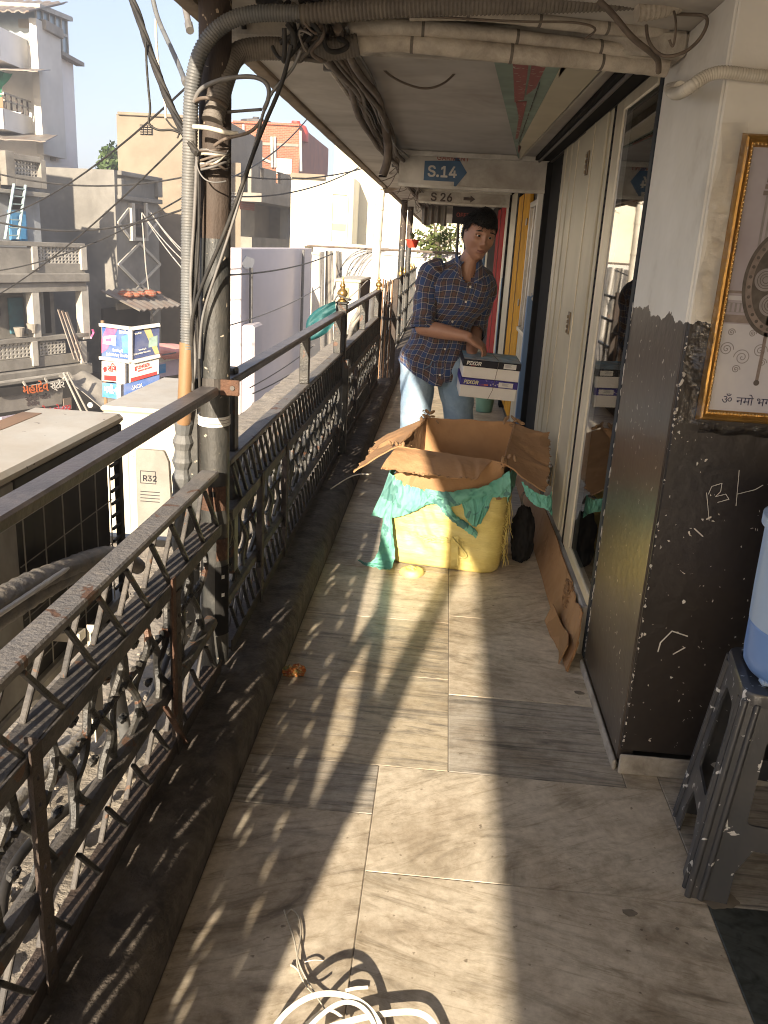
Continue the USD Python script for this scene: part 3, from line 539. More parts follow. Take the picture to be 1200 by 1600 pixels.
for _ in range(120):
    z = .08 + 1.15 * rng.random(); s = .0010 + .0040 * rng.random() ** 3; e = rng.random() < .74
    px = .5885 - .0 if e else .5888 + .05 * rng.random() ** 2; n = 5 + int(3 * rng.random()); a = np.sort(rng.random(n)) * 6.28
    pg = Polygon([(math.cos(q) * s * (.6 + .7 * rng.random()), math.sin(q) * s * 1.6 * (.6 + .7 * rng.random())) for q in a]).buffer(0)
    if pg.is_empty: continue
    M = np.array([[1, 0, 0, .590 + .002 * abs(rng.standard_normal()) if e else .592 + .35 * rng.random() ** 2.5], [0, 0, -1, 2.1602], [0, 1, 0, z], [0, 0, 0, 1.0]]); g.poly(pg, 0, .0012, M)
obj('paint_chips', g, 'print_white', t, kind='stuff')
def scratch(par, pts, w, nm='scratch', mt='print_white', y=2.1592):
    g = G()
    for p in pts: g.poly(LineString(p).buffer(w, cap_style=1), 0, .0008, np.array([[1, 0, 0, 0], [0, 0, -1, y], [0, 1, 0, 0], [0, 0, 0, 1.0]]))
    obj(nm, g, mt, par)
def fw(u, v): p = aty(u, v, 2.159); return (p[0], p[2])
scratch(t, [[fw(1108, 813), fw(1104, 770)], [fw(1107, 772), fw(1112, 760), fw(1128, 755), (fw(1126, 768)), fw(1118, 776), fw(1134, 772), fw(1139, 780), fw(1121, 785)], [fw(1155, 735), fw(1150, 790)], [fw(1152, 772), fw(1180, 765), fw(1192, 758)]], .0007)
scratch(t, [[fw(1028, 1018), fw(1032, 1004), fw(1050, 986), fw(1074, 994)], [fw(1052, 1022), fw(1070, 1012)], [fw(1085, 826), fw(1098, 838)]], .0016)

# ---------------------------------------------------------------- shopfront 1: glazed door and folding leaves
t = thing('door_jamb', (.575, 2.81, 0), 'narrow blue black painted strip between the pillar and the glass door', 'jamb')
slabx(.5825, .70, 2.803, 2.848, .03, CZ - .002, 'jamb_blue', 'post', t)
g = G()
for _ in range(60):
    z = .06 + 1.25 * rng.random(); s = .001 + .004 * rng.random() ** 2; g.poly(Polygon([(math.cos(q) * s * (.5 + rng.random()), math.sin(q) * s * 3 * (.5 + rng.random())) for q in np.linspace(0, 5.5, 6)]).buffer(0), 0, .0012, np.array([[0, 0, -1, .5845], [1, 0, 0, 2.797 + .003 * rng.standard_normal()], [0, 1, 0, z], [0, 0, 0, 1.0]]))
obj('paint_chips', g, 'print_white', t, kind='stuff')
t = thing('shop_step', (.56, 3.6, 0), 'low step below the glass door', 'step')
slabx(.575, .80, 2.905, 5.5, -.01, .19, 'board', 'step_body', t, .004)
t = thing('glass_door', (.60, 3.2, .2), 'glazed shop door in a cream metal frame between the pillar and folding leaves', 'door')
slabx(.578, .62, 3.37, 3.52, .215, 1.945, 'cream_frame', 'stile', t, .005)
slabx(.5835, .622, 3.335, 3.368, .235, 1.93, 'alu', 'glazing_bead', t, .002)
slabx(.578, .62, 2.852, 3.368, .215, .258, 'cream_frame', 'bottom_rail', t, .004)
slabx(.578, .62, 2.852, 3.368, 1.90, 1.945, 'cream_frame', 'top_rail', t, .004)
slabx(.5845, .5885, 2.852, 3.336, .257, 1.902, 'glass', 'pane', t, 0)
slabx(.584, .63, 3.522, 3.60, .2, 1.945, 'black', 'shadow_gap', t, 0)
# things inside the glass: dark shop with posters and tags
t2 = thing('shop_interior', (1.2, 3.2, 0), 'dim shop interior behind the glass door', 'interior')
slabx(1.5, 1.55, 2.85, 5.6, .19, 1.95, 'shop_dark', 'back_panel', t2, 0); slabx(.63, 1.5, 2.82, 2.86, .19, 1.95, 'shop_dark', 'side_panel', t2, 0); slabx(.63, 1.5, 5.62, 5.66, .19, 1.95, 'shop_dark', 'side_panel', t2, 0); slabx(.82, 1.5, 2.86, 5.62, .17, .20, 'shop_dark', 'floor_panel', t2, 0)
g = G(); g.box((.64, 2.87, .30), (.66, 3.33, .84), .002); bb = thing('key_board', (.65, 3.1, .3), 'board of small dark fittings on pale cards behind the glass', 'display board')
obj('board', g, 'sign_cyan' if 0 else 'print_lav', bb)
for i in range(8):
    for j in range(6):
        yv, z = 2.885 + i * .055, .33 + j * .085
        g = G(); g.box((.633, yv, z), (.639, yv + .044, z + .07), .001); obj('card', g, 'print_grey' if (i + j) % 3 else 'print_pale', bb)
        g = G(); g.box((.628, yv + .012, z + .012), (.633, yv + .03, z + .055), .002); obj('fitting', g, 'black', bb)
for k, (z0, z1, y0, y1, mt) in enumerate(((1.42, 1.82, 3.0, 3.3, 'sign_redfade'), (1.0, 1.38, 2.96, 3.2, 'red_paint'), (.9, 1.05, 3.12, 3.33, 'sign_cream'), (1.12, 1.3, 3.21, 3.33, 'print_grey'))):
    tt = thing('poster', (.66, y0, z0), ['faded red poster high behind the door glass', 'bright red poster at eye height behind the door glass', 'cream paper low behind the door glass', 'grey picture card behind the door glass'][k], 'poster')
    slabx(.66 + .01 * k, .664 + .01 * k, y0, y1, z0, z1, mt, 'sheet', tt, 0)
    g = G()
    for q in range(4): g.box((.657 + .01 * k, y0 + .03, z0 + .05 + q * (z1 - z0) * .2), (.6595 + .01 * k, y1 - .04 - .03 * (q % 2), z0 + .05 + q * (z1 - z0) * .2 + .02))
    obj('print', g, 'print_white' if k < 2 else 'faded_dark_text', tt)
t = thing('folding_door', (.59, 4.4, .2), 'cream folding door leaves standing open with dark hinges', 'door')
for (y0, y1, xo) in ((3.605, 3.66, .58), (3.70, 4.285, .577), (4.30, 4.72, .582), (4.735, 5.06, .578)):
    g = G(); g.box((xo, y0, .215), (xo + .03, y1, 1.945), .005); lf = obj('leaf', g, 'cream_panel', t)
    if y1 - y0 > .2:
        g = G(); g.box((xo - .004, (y0 + y1) / 2 - .006, .22), (xo, (y0 + y1) / 2 + .006, 1.94), .001); obj('moulding', g, 'cream_frame', lf)
for z in (.32, 1.05, 1.74):
    for y in (4.10,):
        g = G(); g.box((.570, y - .03, z), (.577, y + .03, z + .10), .002); h = obj('hinge', g, 'hinge', t)
        g = G(); [g.tube([(.568, y, z + q * .022 + .006), (.568, y, z + q * .022 + .02)], .005, 6) for q in range(4)]; obj('knuckle', g, 'hinge', h)
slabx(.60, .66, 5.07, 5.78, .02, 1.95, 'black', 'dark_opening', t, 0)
t = thing('shutter_box', (.55, 4, 1.95), 'long black shutter housing under the ceiling above the shop doors', 'housing')
slabx(.49, .66, 2.905, 5.80, 1.952, CZ - .002, 'black', 'housing', t, .004)
g = G(); g.tube([(.515, 2.92, 1.947), (.515, 5.79, 1.947)], .008, 8); obj('rod', g, 'steel_dark', t)
slabx(.585, .60, 2.905, 5.8, 1.945, 1.952, 'steel_dark', 'head', t, 0)

# ---------------------------------------------------------------- bay 2: pilaster, window with cream sill panels, yellow shutter leaf
def pilaster(y, label, x=.535):
    t = thing('pilaster', (.56, y, 0), label, 'pilaster')
    slabx(x, .66, y, y + .05, 0, CZ - .004, 'pilaster', 'face', t, .004); slabx(.57, .66, y - .05, y - .003, 0, CZ - .004, 'black', 'edge_strip', t, .002)
pilaster(5.87, 'narrow pilaster white above and blue below, beside the folding door')
pilaster(9.33, 'far narrow pilaster white above and blue below, under the S 26 board', .562)
t = thing('shop_window', (.59, 6.6, 0), 'shop window with aluminium frames above a cream panelled sill', 'window')
for k in range(3): slabx(.578, .66, 5.93 + k * .31, 6.23 + k * .31, .12, .82, 'cream_panel', 'sill_panel', t, .004)
slabx(.565, .66, 5.925, 6.87, .82, .85, 'cream_frame', 'sill', t, .003); slabx(.56, .66, 5.925, 6.87, 0, .118, 'white_trim', 'plinth', t, .004)
for y in (5.94, 6.24, 6.50, 6.82): slabx(.575, .62, y, y + .035, .851, 1.72, 'alu', 'mullion', t, .003)
slabx(.575, .62, 5.925, 6.86, 1.722, 1.76, 'alu', 'head', t, .003)
for y in (5.977, 6.277, 6.537): slabx(.60, .604, y, y + (.26 if y < 6.5 else .28) - .0, .853, 1.72, 'glass', 'pane', t, 0)
slabx(.605, .66, 5.93, 6.86, 1.765, 1.93, 'steel_dark', 'transom', t, .002)
slabx(.95, 1.0, 5.7, 9.3, 0, 1.95, 'wood_slat', 'back_panel', t, 0)
t = thing('yellow_shutter', (.58, 7.3, 0), 'bright yellow painted shutter leaf beside the shop window', 'shutter')
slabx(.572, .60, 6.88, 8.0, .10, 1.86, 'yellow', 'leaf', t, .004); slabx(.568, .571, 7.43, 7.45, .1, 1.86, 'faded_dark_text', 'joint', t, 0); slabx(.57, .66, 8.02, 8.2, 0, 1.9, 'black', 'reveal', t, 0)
for z in (.4, 1.0, 1.6): slabx(.564, .571, 6.9, 7.0, z, z + .05, 'hinge', 'hinge', t, .002)
t = thing('shop_plinth', (.5, 8.7, 0), 'white raised plinth along the wall beyond the bucket', 'plinth')
slabx(.50, .66, 8.22, 9.27, 0, .14, 'white_trim', 'plinth', t, .006); slabx(.59, .66, 8.22, 9.27, .14, 1.95, 'cream_panel', 'wall_panel', t, .003)
t = thing('red_shutter', (.58, 10, 0), 'red painted shutter leaf behind the man’s shoulder', 'shutter')
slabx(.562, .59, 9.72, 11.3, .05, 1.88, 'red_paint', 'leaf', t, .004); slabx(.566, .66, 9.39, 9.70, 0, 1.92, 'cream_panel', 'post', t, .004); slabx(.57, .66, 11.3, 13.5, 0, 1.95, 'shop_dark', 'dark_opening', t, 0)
slabx(.556, .5615, 10.5, 10.52, .05, 1.88, 'faded_dark_text', 'joint', t, 0)
t = thing('shop_wall', (.6, 16, 0), 'pale far shop wall at the end of the walkway', 'wall')
slabx(.56, .66, 13.5, 21, 0, 1.95, 'cream_panel', 'wall', t, .004); slabx(.53, .559, 14, 15.2, .1, 1.8, 'sign_blue', 'leaf', t, .003)
for k, (x, y) in enumerate(((.10, 14.2), (.23, 14.6), (.36, 13.2))):
    t = thing('far_post', (x, y, 0), ['thin dark post at the walkway end, leftmost behind the man’s ear', 'thin dark post at the walkway end, nearest the man’s ear', 'thin white post at the walkway end beyond the man’s chin'][k], 'post')
    g = G(); g.tube([(x, y, 0), (x + .02, y, 1.0), (x, y, CZ)], .022, 8); obj('shaft', g, 'steel_dark' if k < 2 else 'pvc', t); g = G(); g.box((x - .05, y - .05, 0), (x + .05, y + .05, .02)); obj('foot', g, 'steel_dark', t)
# ================================================================ RAILING
XI, XO, XC = -.625, -.665, -.645
def diag_bars(par, y0, y1, zt, zb, pitch, run, mt='iron', w=.012, both=True):
    y = y0
    while y < y1 - .02:
        j = .006 * rng.standard_normal()
        g = G(); g.bar((XI + .004, y + j, zt), (XI + .004, min(y + run, y1), zb), w, w * .8, ch=.002); obj('diagonal_bar', g, mt, par)
        if both:
            g = G(); g.bar((XO, y + run * .55 + j, zb), (XO, min(y + run * 1.5, y1), zt), w, w * .8, ch=.002); obj('diagonal_bar', g, mt + '_dust' if mt == 'iron' else mt, par)
        y += pitch
def wavy_bars(par, y0, y1, zt, zb, pitch, mt='iron'):
    n = int((y1 - y0) / pitch); H = zt - zb
    for k in range(n):
        y = y0 + (k + .5) * pitch; s = 1 if k % 2 else -1
        z = np.linspace(zb, zt, 17); q = (z - zb) / H
        yy = y + s * pitch * .46 * np.sin(q * 2 * np.pi) + .004 * np.sin(q * 9 + k); xx = XC + .006 * np.sin(q * 12 + k)
        g = G(); g.tube(np.stack([xx, yy, z], 1), .0082 + .0020 * np.sin(q * 40) ** 2, 6); obj('wavy_bar', g, mt, par)
        if k < n - 1:
            zc = zb + H * (.25 if k % 2 == 0 else .75); zc2 = zb + H * (.52)
            for zz, off in ((zc, pitch * .44), (zc2, 0.0)):
                a, b = y + off * .8, y + pitch - off * .8
                tt = np.linspace(0, 1, 9); g = G(); g.tube(np.stack([XC + .004 * np.cos(tt * 18), a + (b - a) * tt, zz + .004 * np.sin(tt * 18)], 1), .0075, 6); obj('twisted_link', g, mt, par)
def railing(y0, y1, label, posts=(), wavep=.075, diagp=.15, group=None, top=True):
    t = thing('balcony_railing', (XC, y0, .1), label, 'railing', group)
    if top:
        g = G(); g.box((-.672, y0, .966), (-.618, y1, .992), .005); obj('handrail', g, 'handrail', t)
    g = G(); g.box((-.672, y0, .727), (-.618, y1, .748), .004); obj('mid_rail', g, 'rail_top', t)
    g = G(); g.box((-.674, y0, .576), (-.617, y1, .588), .002); g.box((-.6165, y0, .552), (-.611, y1, .588), .001); obj('flat_rail', g, 'iron_dust', t)
    yy = np.arange(y0, y1 + .01, .1); g = G(); g.tube(np.stack([XC + yy * 0, yy, .272 + .003 * np.sin(yy * 5)], 1), .024, 10); obj('tube_rail', g, 'iron_dust', t)
    g = G(); g.box((-.670, y0, .108), (-.618, y1, .116), .001); g.box((-.6175, y0, .102), (-.612, y1, .142), .001); obj('bottom_rail', g, 'rusty_iron', t)
    diag_bars(t, y0 + .02, y1, .727, .588, diagp, .125)
    diag_bars(t, y0 + .02, y1, .255, .116, diagp, .11)
    wavy_bars(t, y0 + .01, y1 - .01, .576, .294, wavep)
    return t
r1 = railing(-.95, 2.36, 'nearest section of the dark iron railing, left of the round column', wavep=.083)
r2 = railing(2.50, 5.39, 'second section of the iron railing, from the round column to the brass finial post', wavep=.075, diagp=.082)
r3 = railing(5.46, 8.28, 'third section of the iron railing, ending at the folded brown gate', wavep=.075, diagp=.082)
# standing supports of the handrail
for par, ys_ in ((r1, (.35, -.6)), (r2, (4.02, 5.26)), (r3, (6.85, 8.16))):
    for y in ys_:
        g = G(); g.box((-.667, y, .7485), (-.623, y + .045, .9655), .003); obj('upright', g, 'iron', par)
def slotted(par, y, zt, zb=.10, x=-.604, mt='rusty_iron'):
    pg = sbox(-.019, zb, .019, zt)
    z = zb + .04
    while z < zt - .03:
        pg = pg.difference(Point(0, z).buffer(.0055, 6)); z += .05 if int(z * 100) % 3 else .075
    M = np.array([[0, 0, -1, x], [1, 0, 0, y], [0, 1, 0, 0], [0, 0, 0, 1.0]]); g = G(); g.poly(pg, 0, .004, M); g.box((x - .03, y + .0185, zb), (x - .0045, y + .0225, zt), .001)
    obj('slotted_post', g, mt, par)
slotted(r1, 1.16, .60); slotted(r1, 1.92, .555, x=-.606); slotted(r2, 2.93, .60); slotted(r2, 3.42, .61); slotted(r2, 5.28, .30); slotted(r3, 6.25, .53); slotted(r3, 7.45, .32)
g = G(); g.box((-.612, 1.88, .22), (-.606, 1.905, .60), .001, R=np.eye(3)); g.bar((-.606, 1.80, .30), (-.604, 1.98, .07), .016, .005); obj('bent_strap', g, 'rust', r1)
def finial(t, x, y, z, s=1.0):
    pr = np.array([(.001, 0), (.030, .002), (.030, .010), (.018, .016), (.016, .024), (.030, .036), (.034, .050), (.030, .064), (.017, .076), (.013, .084), (.018, .092), (.017, .102), (.010, .112), (.007, .130), (.0035, .150), (.0008, .163)]) * s
    g = G(); g.lathe(pr, (x, y, z), 20); obj('finial', g, 'brass', t, smooth=50)
def finpost(y, label, zt, s=1.0, x=-.642):
    t = thing('railing_post', (x, y, .1), label, 'post')
    g = G(); g.box((x - .034, y, .09), (x + .034, y + .066, zt), .006); obj('shaft', g, 'iron', t)
    g = G(); g.box((x - .039, y - .005, zt), (x + .039, y + .071, zt + .012), .003); obj('cap', g, 'iron', t)
    finial(t, x, y + .033, zt + .012, s); return t
t = finpost(5.392, 'square iron post with a brass finial, holding the teal bag', 1.035)
g = G(); g.box((-.612, 5.33, .10), (-.575, 5.385, .70), .004); obj('stub', g, 'iron', t)
finpost(8.29, 'farther square iron post with a brass finial, beside the folded gate', .975, .95)
# column-side posts
t = thing('square_post', (-.66, 2.66, .1), 'short square black post standing just behind the round column', 'post')
g = G(); g.box((-.690, 2.60, .33), (-.632, 2.66, 1.01), .006); obj('shaft', g, 'iron', t)
g = G(); g.bar((-.70, 2.72, 1.0), (-.73, 2.80, .45), .03, .012); obj('brace', g, 'iron', t)
t = thing('flat_post', (-.72, 2.35, .1), 'tapered flat steel plate post on the left of the round column', 'post')
g = G(); g.poly(Polygon([(-.050, .10), (.034, .10), (.034, 1.0), (-.012, 1.0), (-.044, .55)]), 0, .012, np.array([[1, 0, 0, -.735], [0, 0, -1, 2.44], [0, 1, 0, 0], [0, 0, 0, 1.0]])); obj('plate', g, 'pipe_paint', t)

# ================================================================ ROUND COLUMNS
def column(x, y, label, z1=CZ, lean=0.0):
    t = thing('column', (x, y, .05), label, 'column')
    zz = np.linspace(.04, z1, 24); p = np.stack([x + lean * (zz - .1), y + zz * 0, zz], 1); k = np.searchsorted(zz, 1.36)
    g = G(); g.tube(p[:k + 1], .0425, 24); obj('shaft', g, 'pipe_paint', t, smooth=50)
    g = G(); g.tube(p[k:], .0425, 24); obj('rusty_top', g, 'pipe_rust', t, smooth=50); return t
cx, cy = -.655, 2.445
col = column(cx, cy, 'nearest round iron column, rusty towards the top, wrapped with cables', lean=.004)
th = np.linspace(0, 2 * np.pi, 25)
def ring(par, z, r, h, mt, nm, tilt=0.0):
    P = np.array([[(cx + (r + dr) * math.cos(a), cy + (r + dr) * math.sin(a), z + dz + tilt * math.sin(a)) for dr, dz in ((0, 0), (.003, 0), (.003, h), (0, h), (0, 0))] for a in th]); g = G(); g.grid(P); obj(nm, g, mt, par)
ring(col, .962, .0435, .045, 'steel_dark', 'clamp_band')
g = G(); g.box((cx + .03, cy - .045, .962), (cx + .085, cy - .036, 1.007), .002); cb = obj('clamp_plate', g, 'rust', col)
g = G(); g.tube([(cx + .066, cy - .050, .985), (cx + .066, cy - .046, .985)], .007, 8); obj('bolt', g, 'steel_dark', cb)
for k in range(3): ring(col, .868 + k * .010, .0445, .008, 'tape', 'white_tie', .002)
def curved_patch(z0, z1, a0, a1, mt, nm):
    P = np.array([[(cx + .0445 * math.cos(a), cy + .0445 * math.sin(a), z) for z in np.linspace(z0, z1, 5)] for a in np.linspace(a0, a1, 9)]); g = G(); g.grid(P, thick=-.002); obj(nm, g, mt, col)
curved_patch(.61, .685, -2.3, -.5, 'rust', 'rust_plate'); curved_patch(.45, .52, -1.2, -.3, 'rust', 'rust_plate'); curved_patch(.20, .43, -1.3, -.15, 'black', 'slotted_bracket'); curved_patch(.655, .672, -1.55, -1.25, 'black', 'hole')
for z in (.33, .39): curved_patch(z, z + .012, -.85, -.62, 'tape', 'slot')
column(-.652, -.85, 'round iron column behind the photograph’s near end of the railing')
column(-.648, 12.1, 'far round iron column nearer the man, left of the hanging red planter')
t = column(-.645, 14.0, 'farthest round column, behind the red planter')

# ================================================================ FLEXIBLE DUCT AND CABLES ON THE COLUMN
def duct(name, pts, r, mt, label, ribs=.006, amp=.0012, n=14, cat='duct'):
    c = bez(pts, 260); d = np.r_[0, np.cumsum(np.linalg.norm(np.diff(c, axis=0), axis=1))]
    N = int(d[-1] / (ribs / 3)); N = min(N, 900); s = np.linspace(0, d[-1], N); P = np.stack([np.interp(s, d, c[:, k]) for k in range(3)], 1)
    g = G(); g.tube(P, r + amp * np.cos(s / ribs * 2 * np.pi), n); t = thing(name, P[0], label, cat); obj('sleeve', g, mt, t, smooth=True); return t
dy = 2.36
pt = lambda *L: [aty(u, v, y) for u, v, y in L]
t = duct('flexible_duct', pt((470, 22, 2.36), (420, 20, 2.36), (370, 28, 2.36), (335, 50, 2.36), (312, 85, 2.36), (300, 140, 2.37), (297, 220, 2.39), (295, 320, 2.40), (294, 430, 2.40), (293, 545, 2.40)), .0195, 'corrugate', 'grey corrugated flexible duct running down the left of the round column', .0075, .0016)
g = G(); g.tube(pt((292, 535, 2.40), (290, 600, 2.40), (288, 640, 2.40), (287, 660, 2.41)), .0205, 14); obj('brown_sleeve', g, 'pvc_orange', t, smooth=True)
c = bez(pt((287, 655, 2.42), (284, 740, 2.43), (282, 850, 2.44), (286, 930, 2.46), (275, 980, 2.5)), 60); g = G(); g.tube(c, .026 + .006 * np.sin(np.arange(60) * 1.3) * rng.random(60), 12); obj('crinkled_sleeve', g, 'corrugate', t)
t = duct('flexible_duct', pt((332, 190, 2.40), (355, 110, 2.45), (375, 82, 2.48), (430, 76, 2.5), (500, 78, 2.5), (560, 70, 2.5)), .028, 'duct_dark', 'dusty dark ribbed duct bending from the column under the ceiling', .008, .0014)
def cables(name, label, runs, cat='cable'):
    allp = [r[0] for r in runs]; t = thing(name, allp[0][0], label, cat)
    for pts, r, mt in runs:
        c = bez(pts, 44 if len(pts) > 2 else 2); g = G(); g.tube(c, r, 7); obj('cable', g, mt, t, smooth=True)
    return t
cables('column_cable', 'thin dark cables clipped down beside the round column', [
    (pt((302, 150, 2.38), (306, 250, 2.38), (308, 340, 2.39), (306, 430, 2.39), (309, 520, 2.39), (312, 605, 2.40)), .0045, 'cable_black'),
    (pt((308, 235, 2.36), (305, 310, 2.37), (301, 380, 2.38), (298, 470, 2.38), (305, 560, 2.39), (300, 610, 2.40)), .005, 'cable_grey'),
    (pt((309, 240, 2.36), (311, 330, 2.37), (308, 420, 2.37), (302, 480, 2.37), (300, 540, 2.38), (303, 612, 2.4)), .004, 'cable_black'),
    (pt((303, 155, 2.40), (303, 240, 2.41), (301, 330, 2.41)), .008, 'cable_white')])
cables('slack_cable', 'long black cable falling from the ceiling across the round column', [
    (pt((455, 70, 2.30), (440, 130, 2.32), (415, 190, 2.33), (385, 270, 2.34), (352, 360, 2.35), (322, 430, 2.36), (302, 490, 2.37), (299, 540, 2.38)), .0055, 'cable_black'),
    (pt((470, 78, 2.30), (455, 110, 2.32), (425, 145, 2.33), (405, 200, 2.33), (392, 250, 2.34), (366, 340, 2.35), (333, 440, 2.36), (316, 500, 2.37), (312, 560, 2.39)), .004, 'cable_grey')])
cables('cable_loop', 'grey cables looping out to the right of the round column', [
    (pt((303, 160, 2.36), (312, 142, 2.35), (335, 128, 2.33), (365, 121, 2.33), (400, 121, 2.33), (417, 132, 2.33), (420, 150, 2.33), (412, 172, 2.33)), .0058, 'cable_grey'),
    (pt((305, 158, 2.36), (320, 153, 2.34), (340, 157, 2.34), (354, 166, 2.38)), .005, 'cable_brown'),
    (pt((355, 175, 2.42), (380, 173, 2.42), (408, 171, 2.36)), .004, 'cable_grey'),
    (pt((302, 198, 2.34), (325, 200, 2.33), (350, 206, 2.33), (372, 209, 2.34)), .0062, 'cable_white'),
    (pt((335, 228, 2.35), (350, 218, 2.34), (375, 211, 2.33), (395, 203, 2.33), (410, 185, 2.33)), .0045, 'cable_brown')])
tie = []
for k in range(8):
    z = 236 + k * 4.2; o = 5 * rng.standard_normal(4)
    tie.append((pt((304, z + 4 + o[0] * .4, 2.39), (315, z + o[1] * .5, 2.365), (335, z - 2 + o[2] * .5, 2.36), (352, z - 3 + o[3], 2.39), (357, z - 4, 2.43)), .0035, ['cable_brown', 'cable_grey', 'duct'][k % 3]))
tie.append((pt((311, 245, 2.37), (308, 258, 2.35), (318, 278, 2.345), (335, 285, 2.345), (353, 283, 2.36)), .002, 'cable_grey'))
cables('binding_wire', 'tangle of brown binding wire tied round the column', tie, 'wire')
tw = []
base = [(198, -20, 2.6), (215, 22, 2.58), (228, 62, 2.54), (243, 105, 2.5), (258, 145, 2.46), (276, 185, 2.42), (300, 228, 2.38), (308, 240, 2.36)]
for k in range(4):
    ph = k * 1.57; tw.append(([aty(u + 3.2 * math.cos(ph + i * 1.5), v, y + .012 * math.sin(ph + i * 1.5)) for i, (u, v, y) in enumerate(base)], .0058, 'cable_black'))
tw.append((pt((228, 65, 2.5), (229, 100, 2.5), (233, 150, 2.5), (234, 178, 2.5), (233, 193, 2.5), (248, 203, 2.5), (266, 203, 2.5), (282, 208, 2.5)), .0032, 'cable_black'))
cables('twisted_cable', 'thick twisted black cables coming down from the sky to the column', tw)
for k, (pts, r, lab) in enumerate(((((236, -15, 3.0), (244, 20, 2.98), (258, 55, 2.9), (275, 92, 2.8), (290, 130, 2.6)), .0075, 'bent grey conduit pipe in the sky left of the column'), (((284, -15, 2.7), (290, 15, 2.66), (297, 48, 2.6)), .009, 'short thick grey conduit at the top of the column'))):
    t = thing('conduit_pipe', aty(*pts[0]), lab, 'pipe'); g = G(); g.tube(bez(pt(*pts), 30), r, 10); obj('pipe', g, 'cable_grey' if k else 'corrugate', t, smooth=True); g = G(); e = aty(*pts[-1]); d0 = e - aty(*pts[-2]); d0 /= np.linalg.norm(d0); g.tube([e - d0 * .03, e], r * 1.3, 10); obj('coupling', g, 'cable_grey', t)
cables('hanging_wire', 'thin pale wire with a small lamp holder hanging in front of the tan building', [(pt((243, 30, 3.2), (246, 90, 3.2), (252, 130, 3.2), (258, 165, 3.2), (259, 185, 3.2)), .0045, 'cable_white'), (pt((259, 185, 3.2), (272, 200, 3.2), (280, 205, 3.2), (277, 216, 3.2)), .003, 'cable_black')], 'wire')

# ================================================================ DUCTS UNDER THE CROSS BEAM
def hduct(pts, r, mt, label, ribs=None):
    if ribs: return duct('ceiling_duct', pts, r, mt, label, ribs, r * .09)
    c = bez(pts, 60); t = thing('ceiling_duct', c[0], label, 'duct'); g = G(); g.tube(c, r + .0012 * rng.random(60), 14); obj('pipe', g, mt, t, smooth=True)
    for q in (14, 30, 45): g = G(); a = c[q + 1] - c[q]; a /= np.linalg.norm(a); g.tube([c[q] - a * .004, c[q] + a * .004], r * 1.08, 14); obj('strap_band', g, 'duct_dark', t)
hduct(pt((520, 72, 2.52), (600, 66, 2.52), (700, 73, 2.52), (800, 84, 2.52), (900, 92, 2.55), (980, 99, 2.6), (1042, 106, 2.62)), .023, 'duct', 'lowest cream wrapped duct crossing under the ceiling to the pillar')
hduct(pt((545, 44, 2.50), (660, 44, 2.50), (800, 58, 2.52), (930, 74, 2.56), (1048, 86, 2.62)), .019, 'duct', 'cream duct just above the lowest one')
hduct(pt((640, 21, 2.46), (760, 22, 2.46), (900, 38, 2.5), (1040, 50, 2.58)), .017, 'duct', 'third cream duct, partly shaded, near the top of the picture')
hduct(pt((470, 24, 2.34), (600, 12, 2.34), (760, 6, 2.34), (900, 2, 2.36), (1050, -6, 2.4)), .024, 'duct_dark', 'dark ribbed duct along the top edge of the picture', .010)
hduct(pt((995, 20, 2.35), (1030, 15, 2.36), (1062, 5, 2.38)), .020, 'duct', 'short ribbed duct end at the top of the pillar', .012)
t = duct('wall_duct', [atx(1046, 139, .582)] + [aty(u, v, 2.138) for u, v in ((1078, 136), (1098, 122), (1125, 113), (1160, 116), (1200, 120), (1260, 128))], .0135, 'pvc', 'pale ribbed flexible duct running right along the white pillar', .006, .0012)
g = G(); p0 = atx(1046, 139, .582); p1 = aty(1076, 136, 2.14); g.tube([p0, p0 * .4 + p1 * .6], .0165, 12); obj('coupling', g, 'pvc', t)
cables('loose_wire', 'loose wires dangling from the ducts beside the pillar', [
    (pt((935, 0, 2.3), (960, 25, 2.3), (985, 55, 2.3), (1015, 80, 2.35), (1028, 95, 2.4), (1029, 112, 2.45)), .0075, 'cable_brown'),
    (pt((1010, 40, 2.35), (1014, 65, 2.33), (1028, 83, 2.33), (1045, 88, 2.32), (1075, 78, 2.32), (1100, 50, 2.32), (1104, 28, 2.33), (1085, 23, 2.36), (1055, 22, 2.4)), .0042, 'cable_brown'),
    (pt((1052, 15, 2.36), (1056, 40, 2.34), (1051, 72, 2.34), (1046, 62, 2.34)), .003, 'cable_brown'),
    (pt((560, 30, 2.4), (650, 26, 2.36), (740, 30, 2.36), (840, 34, 2.38), (905, 36, 2.4), (930, 46, 2.42), (915, 60, 2.45)), .003, 'cable_brown')], 'wire')
cables('drooping_wire', 'thin dark wire drooping under the ceiling past the old signboard', [(pt((590, 98, 3.3), (610, 118, 3.3), (640, 133, 3.3), (668, 138, 3.3), (700, 125, 3.3), (733, 82, 3.3)), .004, 'cable_brown')], 'wire')
t = thing('wire_tangle', aty(480, 60, 2.4), 'knot of dark cables tangled under the ceiling right of the column', 'cable')
for k in range(26):
    u0, v0 = 440 + 75 * rng.random(), 8 + 50 * rng.random(); P = [(u0, v0)]
    for q in range(4): P.append((P[-1][0] + 20 * rng.standard_normal(), min(95, max(2, P[-1][1] + 22 * rng.standard_normal()))))
    yd = 2.30 + .22 * rng.random(); g = G(); g.tube(bez([aty(u, v, yd + .02 * q) for q, (u, v) in enumerate(P)], 26), .003 + .0045 * rng.random(), 6); obj('cable', g, ['cable_black', 'duct_dark', 'cable_brown', 'cable_black'][k % 4], t, smooth=True)
